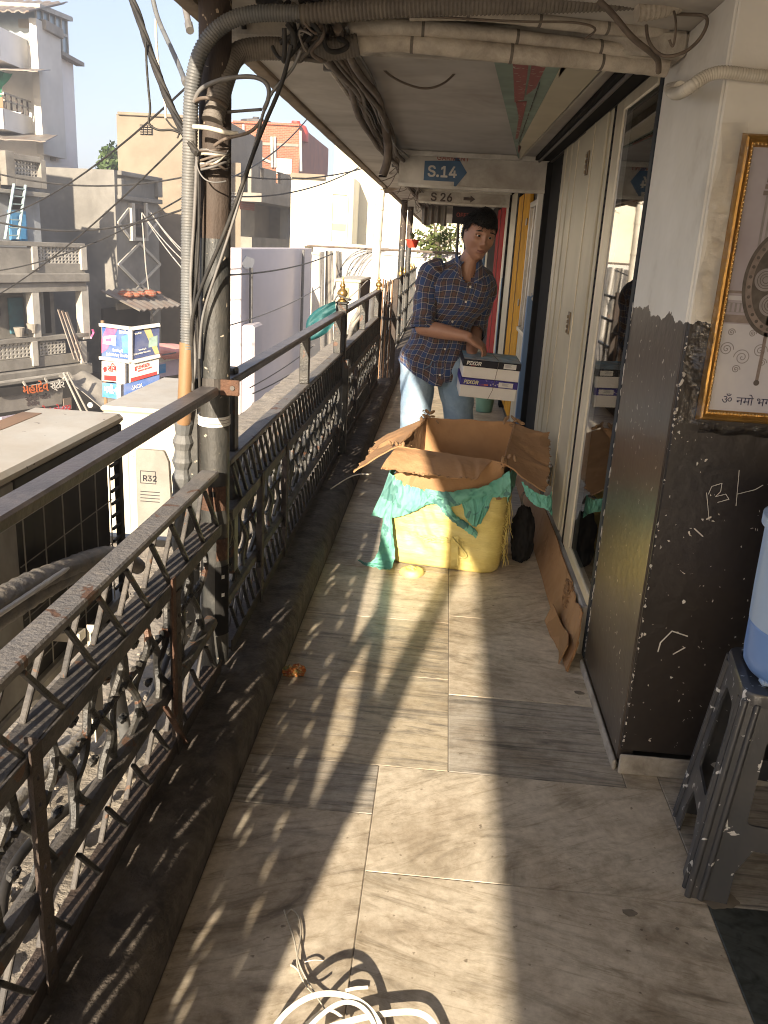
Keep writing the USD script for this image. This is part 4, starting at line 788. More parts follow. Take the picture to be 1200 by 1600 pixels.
# bundle along the ceiling
t = thing('cable_bundle', (-.40, 2.6, CZ - .03), 'long bundle of dusty cables hanging along under the ceiling', 'cable')
for k in range(17):
    x0 = -.40 + .035 * rng.standard_normal(); zz0 = CZ - .012 - .045 * rng.random(); y = np.arange(2.35 + .2 * rng.random(), 12.6, .22); ph = rng.random() * 9; a = .012 + .014 * rng.random()
    P = np.stack([x0 + a * np.sin(y * 1.7 + ph) + .008 * np.sin(y * 5.1 + ph), y, np.minimum(zz0 + .012 * np.sin(y * 2.3 + ph * 2) - .03 * (k % 5 == 0) * np.abs(np.sin(y * .9 + ph)), CZ - .008)], 1)
    g = G(); g.tube(P, [.012, .005, .006, .004, .009][k % 5], 7); obj('cable', g, ['cable_brown', 'cable_grey', 'duct_dark', 'cable_black', 'cable_brown'][k % 5], t, smooth=True)
for k in range(22):
    y = 5.4 + 7 * rng.random(); x = -.41 + .05 * rng.standard_normal(); L = .04 + .12 * rng.random()
    g = G(); g.tube(bez([(x, y, CZ - .02), (x + .05 * rng.standard_normal(), y + .05, CZ - .03 - L * .6), (x + .07 * rng.standard_normal(), y + .1 * rng.standard_normal(), CZ - .03 - L)], 10), .003, 5); obj('loose_end', g, 'cable_brown', t)
t = thing('ceiling_pipe', (-.47, 2.7, CZ - .02), 'slim pale conduit fixed along the soffit beside the cable bundle', 'pipe')
g = G(); g.tube([(-.458, 2.6, CZ - .013), (-.450, 5.5, CZ - .013), (-.455, 9, CZ - .013)], .010, 8); obj('pipe', g, 'duct', t)
for y in (3.2, 4.4, 5.6, 6.8): g = G(); g.box((-.476, y, CZ - .027), (-.434, y + .02, CZ - .003), .002); obj('clip', g, 'cable_grey', t)
t = thing('cable_tail', (-.4, 5.1, 1.9), 'thick dark cable end drooping from the ceiling bundle', 'cable')
g = G(); g.tube(bez(pt((592, 150, 4.2), (600, 190, 4.4), (606, 225, 4.5), (605, 252, 4.5), (598, 274, 4.5)), 24), .021, 10); obj('cable', g, 'cable_brown', t, smooth=True); g = G(); e = aty(598, 274, 4.5); g.tube([e, e + (0, 0, -.008)], .0205, 10); obj('cut_end', g, 'black', t)
# ================================================================ PARCEL
ox, oy = np.array([.989, -.148]), np.array([.148, .989]); O0 = np.array([.0635, 3.655])
def L2W(a, b, z): p = O0 + ox * a + oy * b; return np.array([p[0], p[1], z])
def rrect(w, d, r, n=120, c=(0, 0)):
    pg = sbox(-w / 2 + r, -d / 2 + r, w / 2 - r, d / 2 - r).buffer(r, 12).exterior; return np.array([[pg.interpolate(q, normalized=True).x + c[0], pg.interpolate(q, normalized=True).y + c[1]] for q in np.linspace(0, 1, n, endpoint=False)])
parcel = thing('parcel', (O0[0], O0[1] + .25, 0), 'bale wrapped in yellow and green cloth with an open torn carton on top', 'parcel')
rr = rrect(.525, .51, .075, 150, (0.0, .255))
zs = [(.0, .86), (.004, .93), (.016, .975), (.045, 1.0)] + [(z, 1.0 + .018 * math.sin(z / .4 * 3.1)) for z in np.linspace(.08, .38, 16)] + [(.40, .985), (.41, .93)]
P = np.zeros((len(zs), 150, 3))
for i, (z, k) in enumerate(zs):
    q = (rr - (0, .255)) * k + (0, .255)
    for j in range(150):
        a = np.array([q[j, 0] * 5, q[j, 1] * 5, z * 16]); nn = meshkit.fbm(a, 3) - .5; n2 = meshkit.noise(np.array([q[j, 0] * 3, q[j, 1] * 3, z * 40 + q[j, 0] * 14])) - .5
        d = q[j] - (0, .255); d = d / np.linalg.norm(d); qq = q[j] + d * (.024 * nn + .010 * n2 + .007 * math.sin(z * 95 + 5 * math.sin(q[j, 0] * 9) + 30 * nn) * math.exp(-((q[j, 0] + .12) / .16) ** 2)) * min(1, z / .05); P[i, j] = L2W(qq[0], qq[1], max(z + .004 * nn * (z > .02), .001))
g = G(); g.grid(P, close=True); obj('yellow_wrapping', g, 'yellow_wrap', parcel, smooth=True)
# knot, stitched seam, loose end and frayed threads
def front(u, v, off=.0): p = aty(u, v, 3.65); a = (p[:2] - O0) @ ox; return L2W(a, -.008 - off, p[2])
g = G()
for k in range(5): P = bez([front(655 + 12 * k + 3 * rng.standard_normal(), 842 + 3 * rng.standard_normal(), .010 + .006 * rng.random()) for k in range(5)], 20); g.tube(P, .004, 6)
obj('stitched_seam', g, 'yellow_wrap', parcel)
g = G(); P = np.array([[front(u + 9 * j, v + 22 * i, .008 + .014 * math.sin(i * .9) + .006 * j) for j, (u, v) in enumerate(((706, 838), (709, 834)))] for i in range(3)]); g.grid(P, thick=.004)
P = bez([front(*q) for q in ((708, 838, .01), (716, 845, .022), (726, 856, .022), (730, 866, .016), (722, 868, .012), (712, 856, .01))], 30); g.tube(P, .0045, 6); obj('cloth_knot', g, 'yellow_wrap', parcel)
g = G()
for k in range(46):
    z = .10 + .28 * rng.random(); b = .02 + .16 * rng.random(); p = L2W(.262, b, z); g.tube(bez([p, p + (.012, -.004, -.02 * rng.random()), p + (.02 + .012 * rng.standard_normal(), .01 * rng.standard_normal(), -.05 - .05 * rng.random())], 8), .0012, 4)
obj('frayed_threads', g, 'yellow_wrap', parcel, kind='stuff')
t = thing('cloth_scrap', atz(643, 900), 'round yellow cloth scrap lying on the floor in front of the bale', 'cloth')
c0 = atz(643, 898); th = np.linspace(0, 2 * np.pi, 40, endpoint=False)
P = np.array([[(c0[0] + r * math.cos(a) * (1 + .12 * math.sin(3 * a)), c0[1] + r * .85 * math.sin(a), .004 + h + .006 * (meshkit.noise(np.array([math.cos(a) * 3, math.sin(a) * 3, r * 60])) - .5) * (r > .01)) for a in th] for r, h in ((.052, -.003), (.054, .008), (.046, .022), (.034, .028), (.022, .022), (.010, .026), (.001, .024))])
g = G(); g.grid(P, close=True); obj('cloth', g, 'yellow_wrap', t, smooth=True); g = G(); [g.tube(bez([c0 + (.02 * math.cos(q), .016 * math.sin(q), .03), c0 + (.012 * math.cos(q + 2), .012 * math.sin(q + 2), .036), c0 + (.018 * math.cos(q + 4), .015 * math.sin(q + 4), .027)], 12), .003, 5) for q in (0, 1.3, 2.9)]; obj('knot', g, 'yellow_wrap', t)
# green cloth: gathered band plus hanging points
def cloth(par, top, bot, mt='green_cloth', nm='green_cloth', nu=60, nv=16, amp=.010, bulge=.012, seed=1.0, th=.003, belly=None):
    A, B = bez(top, nu), bez(bot, nu); P = np.zeros((nv, nu, 3))
    for i, s in enumerate(np.linspace(0, 1, nv)):
        for j in range(nu):
            p = A[j] * (1 - s) + B[j] * s; n1 = meshkit.fbm(np.array([j * .22 + seed, s * 2.2, seed * 3]), 3) - .5; n2 = abs(meshkit.fbm(np.array([j * .16 + s * 2.5 + seed, s * 1.2, seed * 7]), 4) - .5) * 2; e = (.5 - s) * .022 * (meshkit.fbm(np.array([j * .35, seed, s > .5]), 4) - .5); p = p + np.array([.2, -1, .1]) * (amp * 2.0 * n1 + .016 * (n2 - .3) + bulge * math.sin(s * math.pi)) + np.array([0, 0, 1.0]) * e; P[i, j] = p
    g = G(); g.grid(P, thick=th); obj(nm, g, mt, par, smooth=True)
F = lambda u, v, o=.012: front(u, v, o)
cloth(parcel, [F(607, 740), F(625, 752), F(645, 760), F(668, 766), F(692, 770)], [F(579, 807, .034), F(606, 809, .030), F(636, 803, .026), F(664, 790, .022), F(690, 782, .018)], amp=.014, seed=2.0)
cloth(parcel, [F(664, 764, .014), F(700, 766, .016), F(740, 760, .016), F(772, 748, .014), F(797, 730, .012)], [F(668, 782, .020), F(705, 790, .022), F(742, 776, .024), F(775, 772, .022), F(800, 770, .016)], amp=.016, seed=3.0)
cloth(parcel, [F(678, 772, .024), F(690, 792, .028), F(712, 812, .028), F(746, 835, .026)], [F(702, 776, .024), F(712, 800, .027), F(730, 812, .027), F(748, 826, .024)], seed=5.0, amp=.008)
cloth(parcel, [F(722, 776, .022), F(742, 774, .024), F(772, 768, .022)], [F(728, 802, .024), F(744, 818, .026), F(756, 806, .024)], seed=6.0, amp=.008)
cloth(parcel, [L2W(.262, -.02, .47), L2W(.275, .12, .48), L2W(.275, .3, .50), L2W(.25, .46, .52)], [L2W(.276, -.02, .36), L2W(.287, .12, .385), L2W(.285, .3, .40), L2W(.26, .46, .42)], seed=7.0)
cloth(parcel, [L2W(-.262, .5, .5), L2W(-.272, .3, .48), L2W(-.272, .1, .455), L2W(-.255, -.015, .44)], [L2W(-.268, .5, .4), L2W(-.285, .3, .38), L2W(-.288, .1, .345), L2W(-.275, -.03, .335)], seed=8.0)
# tail trailing to the floor on the left
A0 = [L2W(-.262, -.02, .34), L2W(-.272, -.03, .22), L2W(-.275, -.05, .10), L2W(-.30, -.07, .02), L2W(-.37, -.09, .012)]
B0 = [L2W(-.235, -.035, .34), L2W(-.225, -.05, .22), L2W(-.20, -.075, .10), L2W(-.20, -.11, .02), L2W(-.235, -.135, .012)]
A1, B1 = bez(A0, 40), bez(B0, 40); P = np.zeros((9, 40, 3))
for i, s in enumerate(np.linspace(0, 1, 9)):
    for j in range(40):
        n1 = meshkit.fbm(np.array([j * .3, s * 4, 4.0]), 3) - .5; w = min(1, j / 12); p = A1[j] * (1 - s) + B1[j] * s; P[i, j] = p + np.array([-.3, -1, 0]) * .035 * n1 * w + np.array([0, 0, 1]) * abs(n1) * .05 * (j > 22); P[i, j, 2] = max(P[i, j, 2], .006)
g = G(); g.grid(P, thick=.003); obj('green_cloth', g, 'green_cloth', parcel, smooth=True)
cloth(parcel, [aty(815, 752, 3.55), aty(835, 768, 3.52), aty(856, 775, 3.52), aty(862, 768, 3.56)], [aty(822, 775, 3.53), aty(838, 790, 3.5), aty(856, 797, 3.5), aty(863, 806, 3.52)], seed=11.0, amp=.006, bulge=.003)
# carton
FL, FR, BR, BL = np.array([-.161, 3.675, .558]), np.array([.300, 3.63, .532]), np.array([.373, 4.13, .612]), np.array([-.050, 4.15, .602])
def wall_(a, b, zl, mt, nm, amp=.006, seed=1.0, thick=.006, inw=1):
    nu, nv = 26, 10; P = np.zeros((nv, nu, 3)); n = np.cross(b - a, [0, 0, 1.0]); n /= np.linalg.norm(n)
    for i, s in enumerate(np.linspace(0, 1, nv)):
        for j, q in enumerate(np.linspace(0, 1, nu)):
            p = a * (1 - q) + b * q; top = p[2] + .006 * (meshkit.noise(np.array([q * 17, seed, 0.])) - .5); p = np.array([p[0], p[1], zl * (1 - s) + top * s]); P[i, j] = p + n * amp * 4 * (meshkit.fbm(np.array([q * 3, s * 2, seed]), 3) - .5) * math.sin(q * math.pi)
    g = G(); g.grid(P, thick=thick); return obj(nm, g, mt, parcel, smooth=40)
wall_(FL, FR, .36, 'carton', 'carton_wall', seed=1.); wall_(FR, BR, .36, 'carton', 'carton_wall', seed=2.); wall_(BR, BL, .36, 'carton_in', 'carton_wall', seed=3.); wall_(BL, FL, .36, 'carton', 'carton_wall', seed=4.)
g = G(); g.box((-.05, 3.72, .40), (.30, 4.08, .412)); obj('carton_floor', g, 'carton_in', parcel)
def flap(a, b, c, d, seed, nm='carton_flap', curl=.02, rag=.012, crease=()):
    nu, nv = 36, 14; P = np.zeros((nv, nu, 3)); nrm = np.cross(b - a, c - a); nrm /= np.linalg.norm(nrm); nrm *= np.sign(nrm[2] + 1e-6)
    for i, s in enumerate(np.linspace(0, 1, nv)):
        for j, q in enumerate(np.linspace(0, 1, nu)):
            e1, e2 = a * (1 - q) + b * q, d * (1 - q) + c * q; r = 1 + (rag / max(.05, np.linalg.norm(e2 - e1))) * 2 * (meshkit.fbm(np.array([q * 14, seed, 2.]), 4) - .5); p = e1 + (e2 - e1) * s * r
            k = sum(h * math.exp(-((q - c0 - sl * s) / w) ** 2) for c0, sl, w, h in crease); P[i, j] = p + nrm * (curl * math.sin(s * math.pi) * .5 + .003 * (meshkit.noise(np.array([q * 11, s * 5, seed])) - .5) + .008 * (np.abs(meshkit.fbm(np.array([q * 5, s * 3.5, seed]), 3) - .5) * 2 - .3) + k * s)
    g = G(); g.grid(P, thick=.006); f = obj(nm, g, 'carton', parcel, smooth=35)
    g = G()                                        # torn fluted edge
    e = P[-1]
    for j in range(0, nu - 1):
        for _ in range(int(rng.random() * 2.2)):
            p = e[j] * .5 + e[j + 1] * .5; o = (e[j] - P[-2, j]); o = o / (np.linalg.norm(o) + 1e-9); p = e[j] + (e[j + 1] - e[j]) * rng.random(); g.bar(p - o * .006, p + o * (.001 + .009 * rng.random() ** 2) + .002 * rng.standard_normal(3), .003 + .010 * rng.random(), .0025)
    obj('torn_edge', g, 'carton_edge', f, kind='stuff'); return f
flap(FL + (0, 0, .001), FR + (-.05, 0, .004), np.array([.185, 3.50, .478]), np.array([-.222, 3.52, .492]), 1.0, crease=((.62, .25, .02, .012), (.80, .2, .02, -.012), (.90, .1, .02, .010)))
flap(BL, FL, np.array([-.335, 3.60, .455]), np.array([-.27, 4.05, .505]), 2.0, curl=.010, rag=.03, crease=((.3, .2, .03, .012), (.65, -.2, .03, -.014)))
flap(FR, BR, np.array([.545, 4.08, .575]), np.array([.495, 3.58, .418]), 3.0, curl=-.008, rag=.02, crease=((.25, .15, .025, .010), (.55, -.1, .03, -.012), (.8, .2, .02, .010)))
g = G()
for c0, r0 in ((BL, 16), (FR, 10), (FL, 8), (BR, 10)):
    for _ in range(r0):
        v = np.asarray(ico.vertices) * (.012 * rng.random() + .004) * (1.4, .7, .5); g.add(v @ trimesh.transformations.random_rotation_matrix(rng.random(3))[:3, :3].T + c0 + .022 * rng.standard_normal(3) * (1, 1, .5) + (0, 0, .006), ico.faces)
obj('torn_corner', g, 'carton_edge', parcel, kind='stuff')
cables('straw_wire', 'thin pale plastic band sticking out beside the bale on the kerb', [(pt((517, 764, 4.05), (535, 752, 3.95), (556, 742, 3.85), (575, 741, 3.75)), .0028, 'cable_white')], 'band')
t = thing('dark_bag', L2W(.34, .25, 0), 'crumpled black bag standing between the bale and the cardboard strip', 'bag')
v = np.asarray(trimesh.creation.icosphere(4).vertices); nn = np.array([meshkit.fbm(q * 2.4 + 5, 4) - .5 for q in v]); v = v * (1 + .55 * nn[:, None]) * (.055, .08, .15); v[:, 2] = np.maximum(v[:, 2], -.118)
g = G(); g.add(v + L2W(.345, .26, .120), trimesh.creation.icosphere(4).faces); obj('bag', g, 'black', t, smooth=True); g = G(); g.tube(bez([L2W(.33, .22, .29), L2W(.325, .2, .34), L2W(.35, .24, .35), L2W(.36, .28, .30)], 14), .006, 6); obj('tied_neck', g, 'cable_grey', t)
# cardboard strip leaning on the step
t = thing('cardboard_strip', (.55, 3.4, 0), 'long torn brown cardboard strip covering the step below the glass door', 'cardboard')
def strip(y0, y1, seed, nm, xa=.528, xb=.572, za=.004, zb=.196, rag=.02):
    nu, nv = 60, 9; P = np.zeros((nv, nu, 3))
    for i, s in enumerate(np.linspace(0, 1, nv)):
        for j, q in enumerate(np.linspace(0, 1, nu)):
            y = y0 + (y1 - y0) * q; r = rag * (meshkit.fbm(np.array([q * 9, seed, 0.]), 4) - .5); e = r * 2 * (meshkit.fbm(np.array([s * 5, seed, q > .5]), 3) - .5); P[i, j] = (xa + (xb - xa) * s + .005 * (meshkit.fbm(np.array([q * 5, s * 2, seed]), 3) - .5) + (.01 * math.sin(s * 3.14)), y + (e * 6 if j in (0, nu - 1) else 0) - .1 * (1 - s) * (q < .02), za + (zb - za) * s + (r if s > .9 or s < .1 else 0) * (1 if s > .5 else .3))
    g = G(); g.grid(P, thick=-.005); obj(nm, g, 'carton', t, smooth=40)
strip(3.13, 5.35, 2.0, 'strip'); strip(2.84, 3.16, 5.0, 'strip', .522, .565, .003, .185, .05)
g = G(); P = np.array([[(.50 + .024 * s + .012 * math.sin(q * 5), 2.80 + .36 * q, .004 + .075 * s + .01 * math.sin(q * 9)) for q in np.linspace(0, 1, 20)] for s in np.linspace(0, 1, 5)]); g.grid(P, thick=-.004); obj('torn_flap', g, 'carton', t, smooth=40)
g = G()
for _ in range(60):
    y = 3.13 + .06 * rng.standard_normal() * .5; g.bar((.545 + .03 * rng.random(), y, .07 + .12 * rng.random()), (.545 + .02 * rng.random(), y - .03 * rng.random(), .07 + .12 * rng.random()), .012, .003)
obj('torn_fibres', g, 'carton_edge', t, kind='stuff')

# ================================================================ FLOOR LITTER, STRAP
t = thing('wrapper', atz(458, 1056), 'crumpled orange snack wrapper on the floor beside the kerb', 'litter')
s4 = trimesh.creation.icosphere(3)
for k, (dx, dz, s) in enumerate(((-.014, .016, .024), (.016, .018, .026))):
    v = np.asarray(s4.vertices); nn = np.array([meshkit.fbm(q * 3.1 + 9 * k, 4) - .5 for q in v]); v = v * (1 + 1.1 * nn[:, None]) * s * (.9, .8, .75); v = v + atz(458, 1056) + (dx, .01 * k, dz); v[:, 2] = np.maximum(v[:, 2], .001); g = G(); g.add(v, s4.faces); obj('foil', g, 'wrapper', t)
t = thing('strap_coil', atz(560, 1590), 'loose coil of white plastic packing strap at the bottom of the floor', 'strap')
def ribbon(pts, w, th=.0012, n=40, mt='strap', nm='strap_loop'):
    c = bez(pts, n); tg = np.gradient(c, axis=0); tg /= np.linalg.norm(tg, axis=1, keepdims=True); side = np.cross(tg, [0, 0, 1.0]); side /= np.linalg.norm(side, axis=1, keepdims=True) + 1e-9; upv = np.cross(side, tg)
    nrm = side * .55 + upv * .85; nrm /= np.linalg.norm(nrm, axis=1, keepdims=True); wd = np.cross(nrm, tg)
    P = np.stack([c - wd * w / 2, c + wd * w / 2], 0); g = G(); g.grid(P, thick=th); obj(nm, g, mt, t, smooth=40)
Zf = lambda u, v, z: atz(u, v, z)
ribbon([Zf(405, 1650, .01), Zf(440, 1590, .03), Zf(490, 1556, .05), Zf(540, 1556, .05), Zf(580, 1580, .03), Zf(610, 1640, .01)], .010)
ribbon([Zf(450, 1640, .01), Zf(500, 1588, .035), Zf(540, 1566, .045), Zf(572, 1580, .035), Zf(592, 1620, .01)], .008)
ribbon([Zf(500, 1610, .012), Zf(560, 1592, .02), Zf(620, 1582, .02), Zf(665, 1588, .02), Zf(700, 1640, .012)], .011)
ribbon([Zf(478, 1600, .008), Zf(500, 1582, .02), Zf(520, 1580, .02), Zf(545, 1600, .01)], .005)
ribbon([Zf(540, 1548, .006), Zf(552, 1545, .008), Zf(575, 1543, .005)], .006)
t = thing('wire_loop', atz(465, 1500), 'thin white wire loop lying on the floor above the strap coil', 'wire')
g = G(); g.tube(bez([Zf(444, 1422, .004), Zf(450, 1440, .006), Zf(460, 1470, .012), Zf(466, 1500, .012), Zf(476, 1524, .01), Zf(492, 1552, .012), Zf(510, 1580, .02)], 50), .0018, 6)
g.tube(bez([Zf(449, 1428, .006), Zf(455, 1421, .006), Zf(464, 1428, .006), Zf(470, 1452, .008), Zf(467, 1480, .012), Zf(464, 1500, .012), Zf(470, 1525, .008), Zf(485, 1548, .012), Zf(498, 1556, .03)], 60), .0018, 6); obj('wire', g, 'cable_white', t, smooth=True)
g = G(); g.tube(bez([Zf(476, 1503, .006), Zf(490, 1500, .008), Zf(505, 1501, .003)], 12), .0014, 5); g.tube(bez([Zf(455, 1508, .004), Zf(462, 1512, .008), Zf(468, 1518, .008)], 8), .003, 5); obj('wire_end', g, 'cable_white', t)

# ================================================================ STOOL, WATER JUG, PICTURE
t = thing('plastic_stool', (.82, 1.82, 0), 'scuffed dark grey plastic stool carrying the blue water container', 'stool')
ang = math.radians(-9.5); ca, sa = math.cos(ang), math.sin(ang); S0 = np.array([.850, 1.812]); H, bw, tw = .515, .168, .118
def SW(p): p = np.asarray(p, float); return np.stack([S0[0] + ca * p[..., 0] - sa * p[..., 1], S0[1] + sa * p[..., 0] + ca * p[..., 1], p[..., 2]], -1)
for k in range(4):
    c, s = math.cos(k * math.pi / 2), math.sin(k * math.pi / 2)
    w = lambda z: bw + (tw - bw) * z / H
    out = Polygon([(-w(0), 0), (-w(H - .02), H - .02), (w(H - .02), H - .02), (w(0), 0)])
    up = Polygon([(-w(.2) + .080, .205), (-w(.43) + .068, .40), (-w(.46) + .082, .445), (w(.46) - .082, .445), (w(.43) - .068, .40), (w(.2) - .080, .205)]).buffer(-.012).buffer(.012)
    lowp = Polygon([(-w(0) + .088, -.01), (-w(.1) + .084, .085), (-.045, .145), (.045, .145), (w(.1) - .084, .085), (w(0) - .088, -.01)]).buffer(.01).buffer(-.01)
    pg = out.difference(up).difference(lowp)
    tmh = trimesh.creation.extrude_polygon(pg, .006, engine='earcut'); v = np.asarray(tmh.vertices); v = trimesh.Trimesh(v, tmh.faces).subdivide_to_size(.04); q = np.asarray(v.vertices)
    dist = bw + (tw - bw) * q[:, 1] / H - .006 + q[:, 2] + .0 * q[:, 1]
    X, Y = q[:, 0], -dist; p = np.stack([c * X - s * Y, s * X + c * Y, q[:, 1]], 1); g = G(); g.add(SW(p), v.faces); lg = obj('side_panel', g, 'stool', t)
    for rib in (-1, 1):
        z = np.linspace(.002, H - .025, 9); xx = rib * (w(z) - .030); pr = np.stack([xx, -(bw + (tw - bw) * z / H) - .001, z], 1); pr = np.stack([c * pr[:, 0] - s * pr[:, 1], s * pr[:, 0] + c * pr[:, 1], pr[:, 2]], 1); g = G(); g.tube(SW(pr), .0075, 8); obj('rib', g, 'stool', lg, smooth=True)
    z = np.linspace(.0, H - .02, 8); pr = np.stack([w(z) - .004, -(w(z) - .004), z], 1); pr = np.stack([c * pr[:, 0] - s * pr[:, 1], s * pr[:, 0] + c * pr[:, 1], pr[:, 2]], 1); g = G(); g.tube(SW(pr), .0085, 10); obj('leg', g, 'stool', t, smooth=True)
rt = rrect(2 * tw + .012, 2 * tw + .012, .03, 64)
P = np.array([[np.r_[q * k, z] for q in rt] for z, k in ((H - .03, 1.0), (H - .006, 1.0), (H, .975), (H, .82), (H - .006, .80), (H - .007, .3), (H - .007, .01))]); g = G(); g.grid(SW(P), close=True); obj('seat', g, 'stool', t, smooth=40)
t = thing('water_container', (.9, 1.86, H), 'round blue plastic water container standing on the grey stool', 'container')
jc = np.array([.885, 1.822, H - .006]); R0 = .142
g = G(); g.lathe([(.001, .006), (R0 - .022, .006), (R0 - .012, .010), (R0 - .003, .024), (R0, .05), (R0 + .001, .118), (R0 - .003, .122)], jc, 64); obj('base', g, 'jug_blue', t, smooth=50)
g = G(); g.lathe([(R0 - .003, .122), (R0 + .002, .126), (R0 + .004, .20), (R0 + .005, .34), (R0 + .002, .375), (R0 - .02, .40), (.001, .405)], jc, 64); obj('body', g, 'jug_light', t, smooth=50)
g = G(); g.lathe([(R0 + .006, .345), (R0 + .014, .35), (R0 + .014, .372), (R0 + .004, .378)], jc, 64); obj('rim', g, 'jug_light', t, smooth=50)
for a in (3.6, 4.4): g = G(); p = jc + (math.cos(a) * (R0 - .02), math.sin(a) * (R0 - .02), 0); g.box(p - (.014, .014, -.001), p + (.014, .014, .014), .004); obj('foot', g, 'jug_light', t)
# framed picture
fy = 2.14
t = thing('framed_picture', (.9, fy, 1.3), 'gold framed devotional print wrapped in clear film on the pillar', 'picture')
x0, x1, z0, z1 = .640, 1.02, 1.028, 1.685
def fbar(p, q, inner):
    a = np.asarray(q, float) - p; L = np.linalg.norm(a); a /= L; n = np.asarray(inner, float); P = []
    for s, e in ((0, 1), (L, -1)):
        ring = []
        for w, d in ((0, 0), (.002, .012), (.006, .019), (.011, .021), (.015, .018), (.019, .0145), (.023, .0145), (.026, .010), (.028, .004), (.028, 0)):
            ring.append(np.asarray(p) + a * (s + e * w) + n * w + np.array([0, -1, 0]) * d)
        P.append(ring)
    g = G(); g.grid(np.array(P)); f = obj('frame_side', g, 'gold_frame', t, smooth=30)
    g = G(); s8 = trimesh.creation.icosphere(1)
    for q2 in np.arange(.026, L - .026, .0085): g.add(np.asarray(s8.vertices) * .0031 + (np.asarray(p) + a * q2 + n * .0225 + np.array([0, -.0148, 0])), s8.faces)
    obj('beading', g, 'gold_bead', f)
fb = fy + .014
fbar((x0, fb, z0), (x0, fb, z1), (1, 0, 0)); fbar((x1, fb, z1), (x1, fb, z0), (-1, 0, 0)); fbar((x0, fb, z1), (x1, fb, z1), (0, 0, -1)); fbar((x1, fb, z0), (x0, fb, z0), (0, 0, 1))
g = G(); g.box((x0 + .01, fb - .004, z0 + .01), (x1 - .01, fb + .003, z1 - .01)); pr_ = obj('print', g, 'print_lav', t)
def onp(poly, mt, nm, lvl, par=None):
    g = G(); g.poly(poly, 0, .0004, np.array([[1, 0, 0, 0], [0, 0, -1, fb - .0040 - .0005 * lvl], [0, 1, 0, 0], [0, 0, 0, 1.0]])); obj(nm, g, mt, par or pr_)
def uvp(u, v): p = aty(u, v, fb - .004); return (p[0], p[2])
onp(sbox(x0 + .026, z0 + .026, x1 - .026, 1.265), 'print_pale', 'print_field', 1)
for z, h, mt in ((1.268, .018, 'print_brown'), (1.292, .022, 'print_grey'), (1.32, .010, 'print_pale'), (1.336, .006, 'print_brown')): onp(sbox(x0 + .028, z, x1 - .028, z + h), mt, 'print_band', 2)
onp(unary_union([sbox(x0 + .030 + k * .011, 1.293, x0 + .036 + k * .011, 1.313) for k in range(29)]), 'print_lav', 'print_band', 3)
for xx in (.715, .90):
    onp(sbox(xx, 1.345, xx + .075, 1.555), 'print_grey', 'print_column', 2); onp(unary_union([sbox(xx + .006 + k * .0115, 1.346, xx + .012 + k * .0115, 1.553) for k in range(6)]), 'print_lav', 'print_column', 3)
    onp(unary_union([sbox(xx - .008 + .002 * k, 1.556 + k * .014, xx + .083 - .002 * k, 1.566 + k * .014) for k in range(4)]), 'print_brown', 'print_column', 3)
    onp(unary_union([LineString([(xx + .0375 + r * math.cos(a), 1.625 + r * math.sin(a)) for a in np.linspace(0, 6.28, 24)]).buffer(.002) for r in (.008, .016, .025)]), 'print_brown', 'print_column', 3)
def spiral(x, z, r, turns=2.2, s=1): return LineString([(x + s * r * (1 - q) * math.cos(q * turns * 6.28), z + r * (1 - q) * math.sin(q * turns * 6.28)) for q in np.linspace(0, .96, 50)]).buffer(.0011)
onp(unary_union([spiral(x0 + .045 + .040 * k, 1.205 - .018 * (k % 2), .017 + .003 * (k % 3 == 1), 2.4, (-1) ** k) for k in range(8)] + [spiral(x0 + .075 + .06 * k, 1.158 + .02 * (k % 2), .010) for k in range(4)] + [spiral(x0 + .05 + .05 * k, 1.245, .009) for k in range(5)]), 'print_grey', 'print_scrolls', 2)
ec = (uvp(1161, 440)[0] + .087, uvp(1161, 440)[1])
E = lambda a, b: affinity.scale(Point(*ec).buffer(1, 40), a, b)
onp(E(.088, .125), 'print_dark', 'print_oval', 4); onp(E(.080, .116).difference(E(.066, .100)), 'print_brown', 'print_oval', 5)
onp(unary_union([affinity.rotate(sbox(ec[0] - .003, ec[1] + .100, ec[0] + .003, ec[1] + .116), 0).buffer(0)] + [Point(ec[0] + .073 * math.cos(a), ec[1] + .108 * math.sin(a)).buffer(.004) for a in np.linspace(0, 6.28, 30)]), 'print_dark', 'print_oval', 6)
onp(unary_union([Point(ec[0] + .036 * math.cos(a), ec[1] + .055 * math.sin(a)).buffer(.026) for a in np.linspace(.5, 6.8, 6)]), 'print_grey', 'print_oval', 5)
onp(unary_union([Point(ec[0] + .036 * math.cos(a), ec[1] + .055 * math.sin(a)).buffer(r + .0014).difference(Point(ec[0] + .036 * math.cos(a), ec[1] + .055 * math.sin(a)).buffer(r)) for a in np.linspace(.5, 6.8, 6) for r in (.007, .013, .019)]), 'print_dark', 'print_oval', 6)
pts_ = [uvp(1205, 470), uvp(1192, 545), uvp(1181, 598)]; onp(LineString(pts_).buffer(.004), 'print_brown', 'print_staff', 4); onp(Point(*pts_[-1]).buffer(.007), 'print_dark', 'print_staff', 5)
for tx, u, v, h in (('ॐ', 1126, 630, .021), ('नमो', 1149, 632, .021), ('भगवते', 1180, 634, .021)):
    a, b = uvp(u, v); onp(affinity.translate(text_poly(tx, h, 'NotoSansDevanagari'), a, b), 'print_navy', 'lettering', 2)
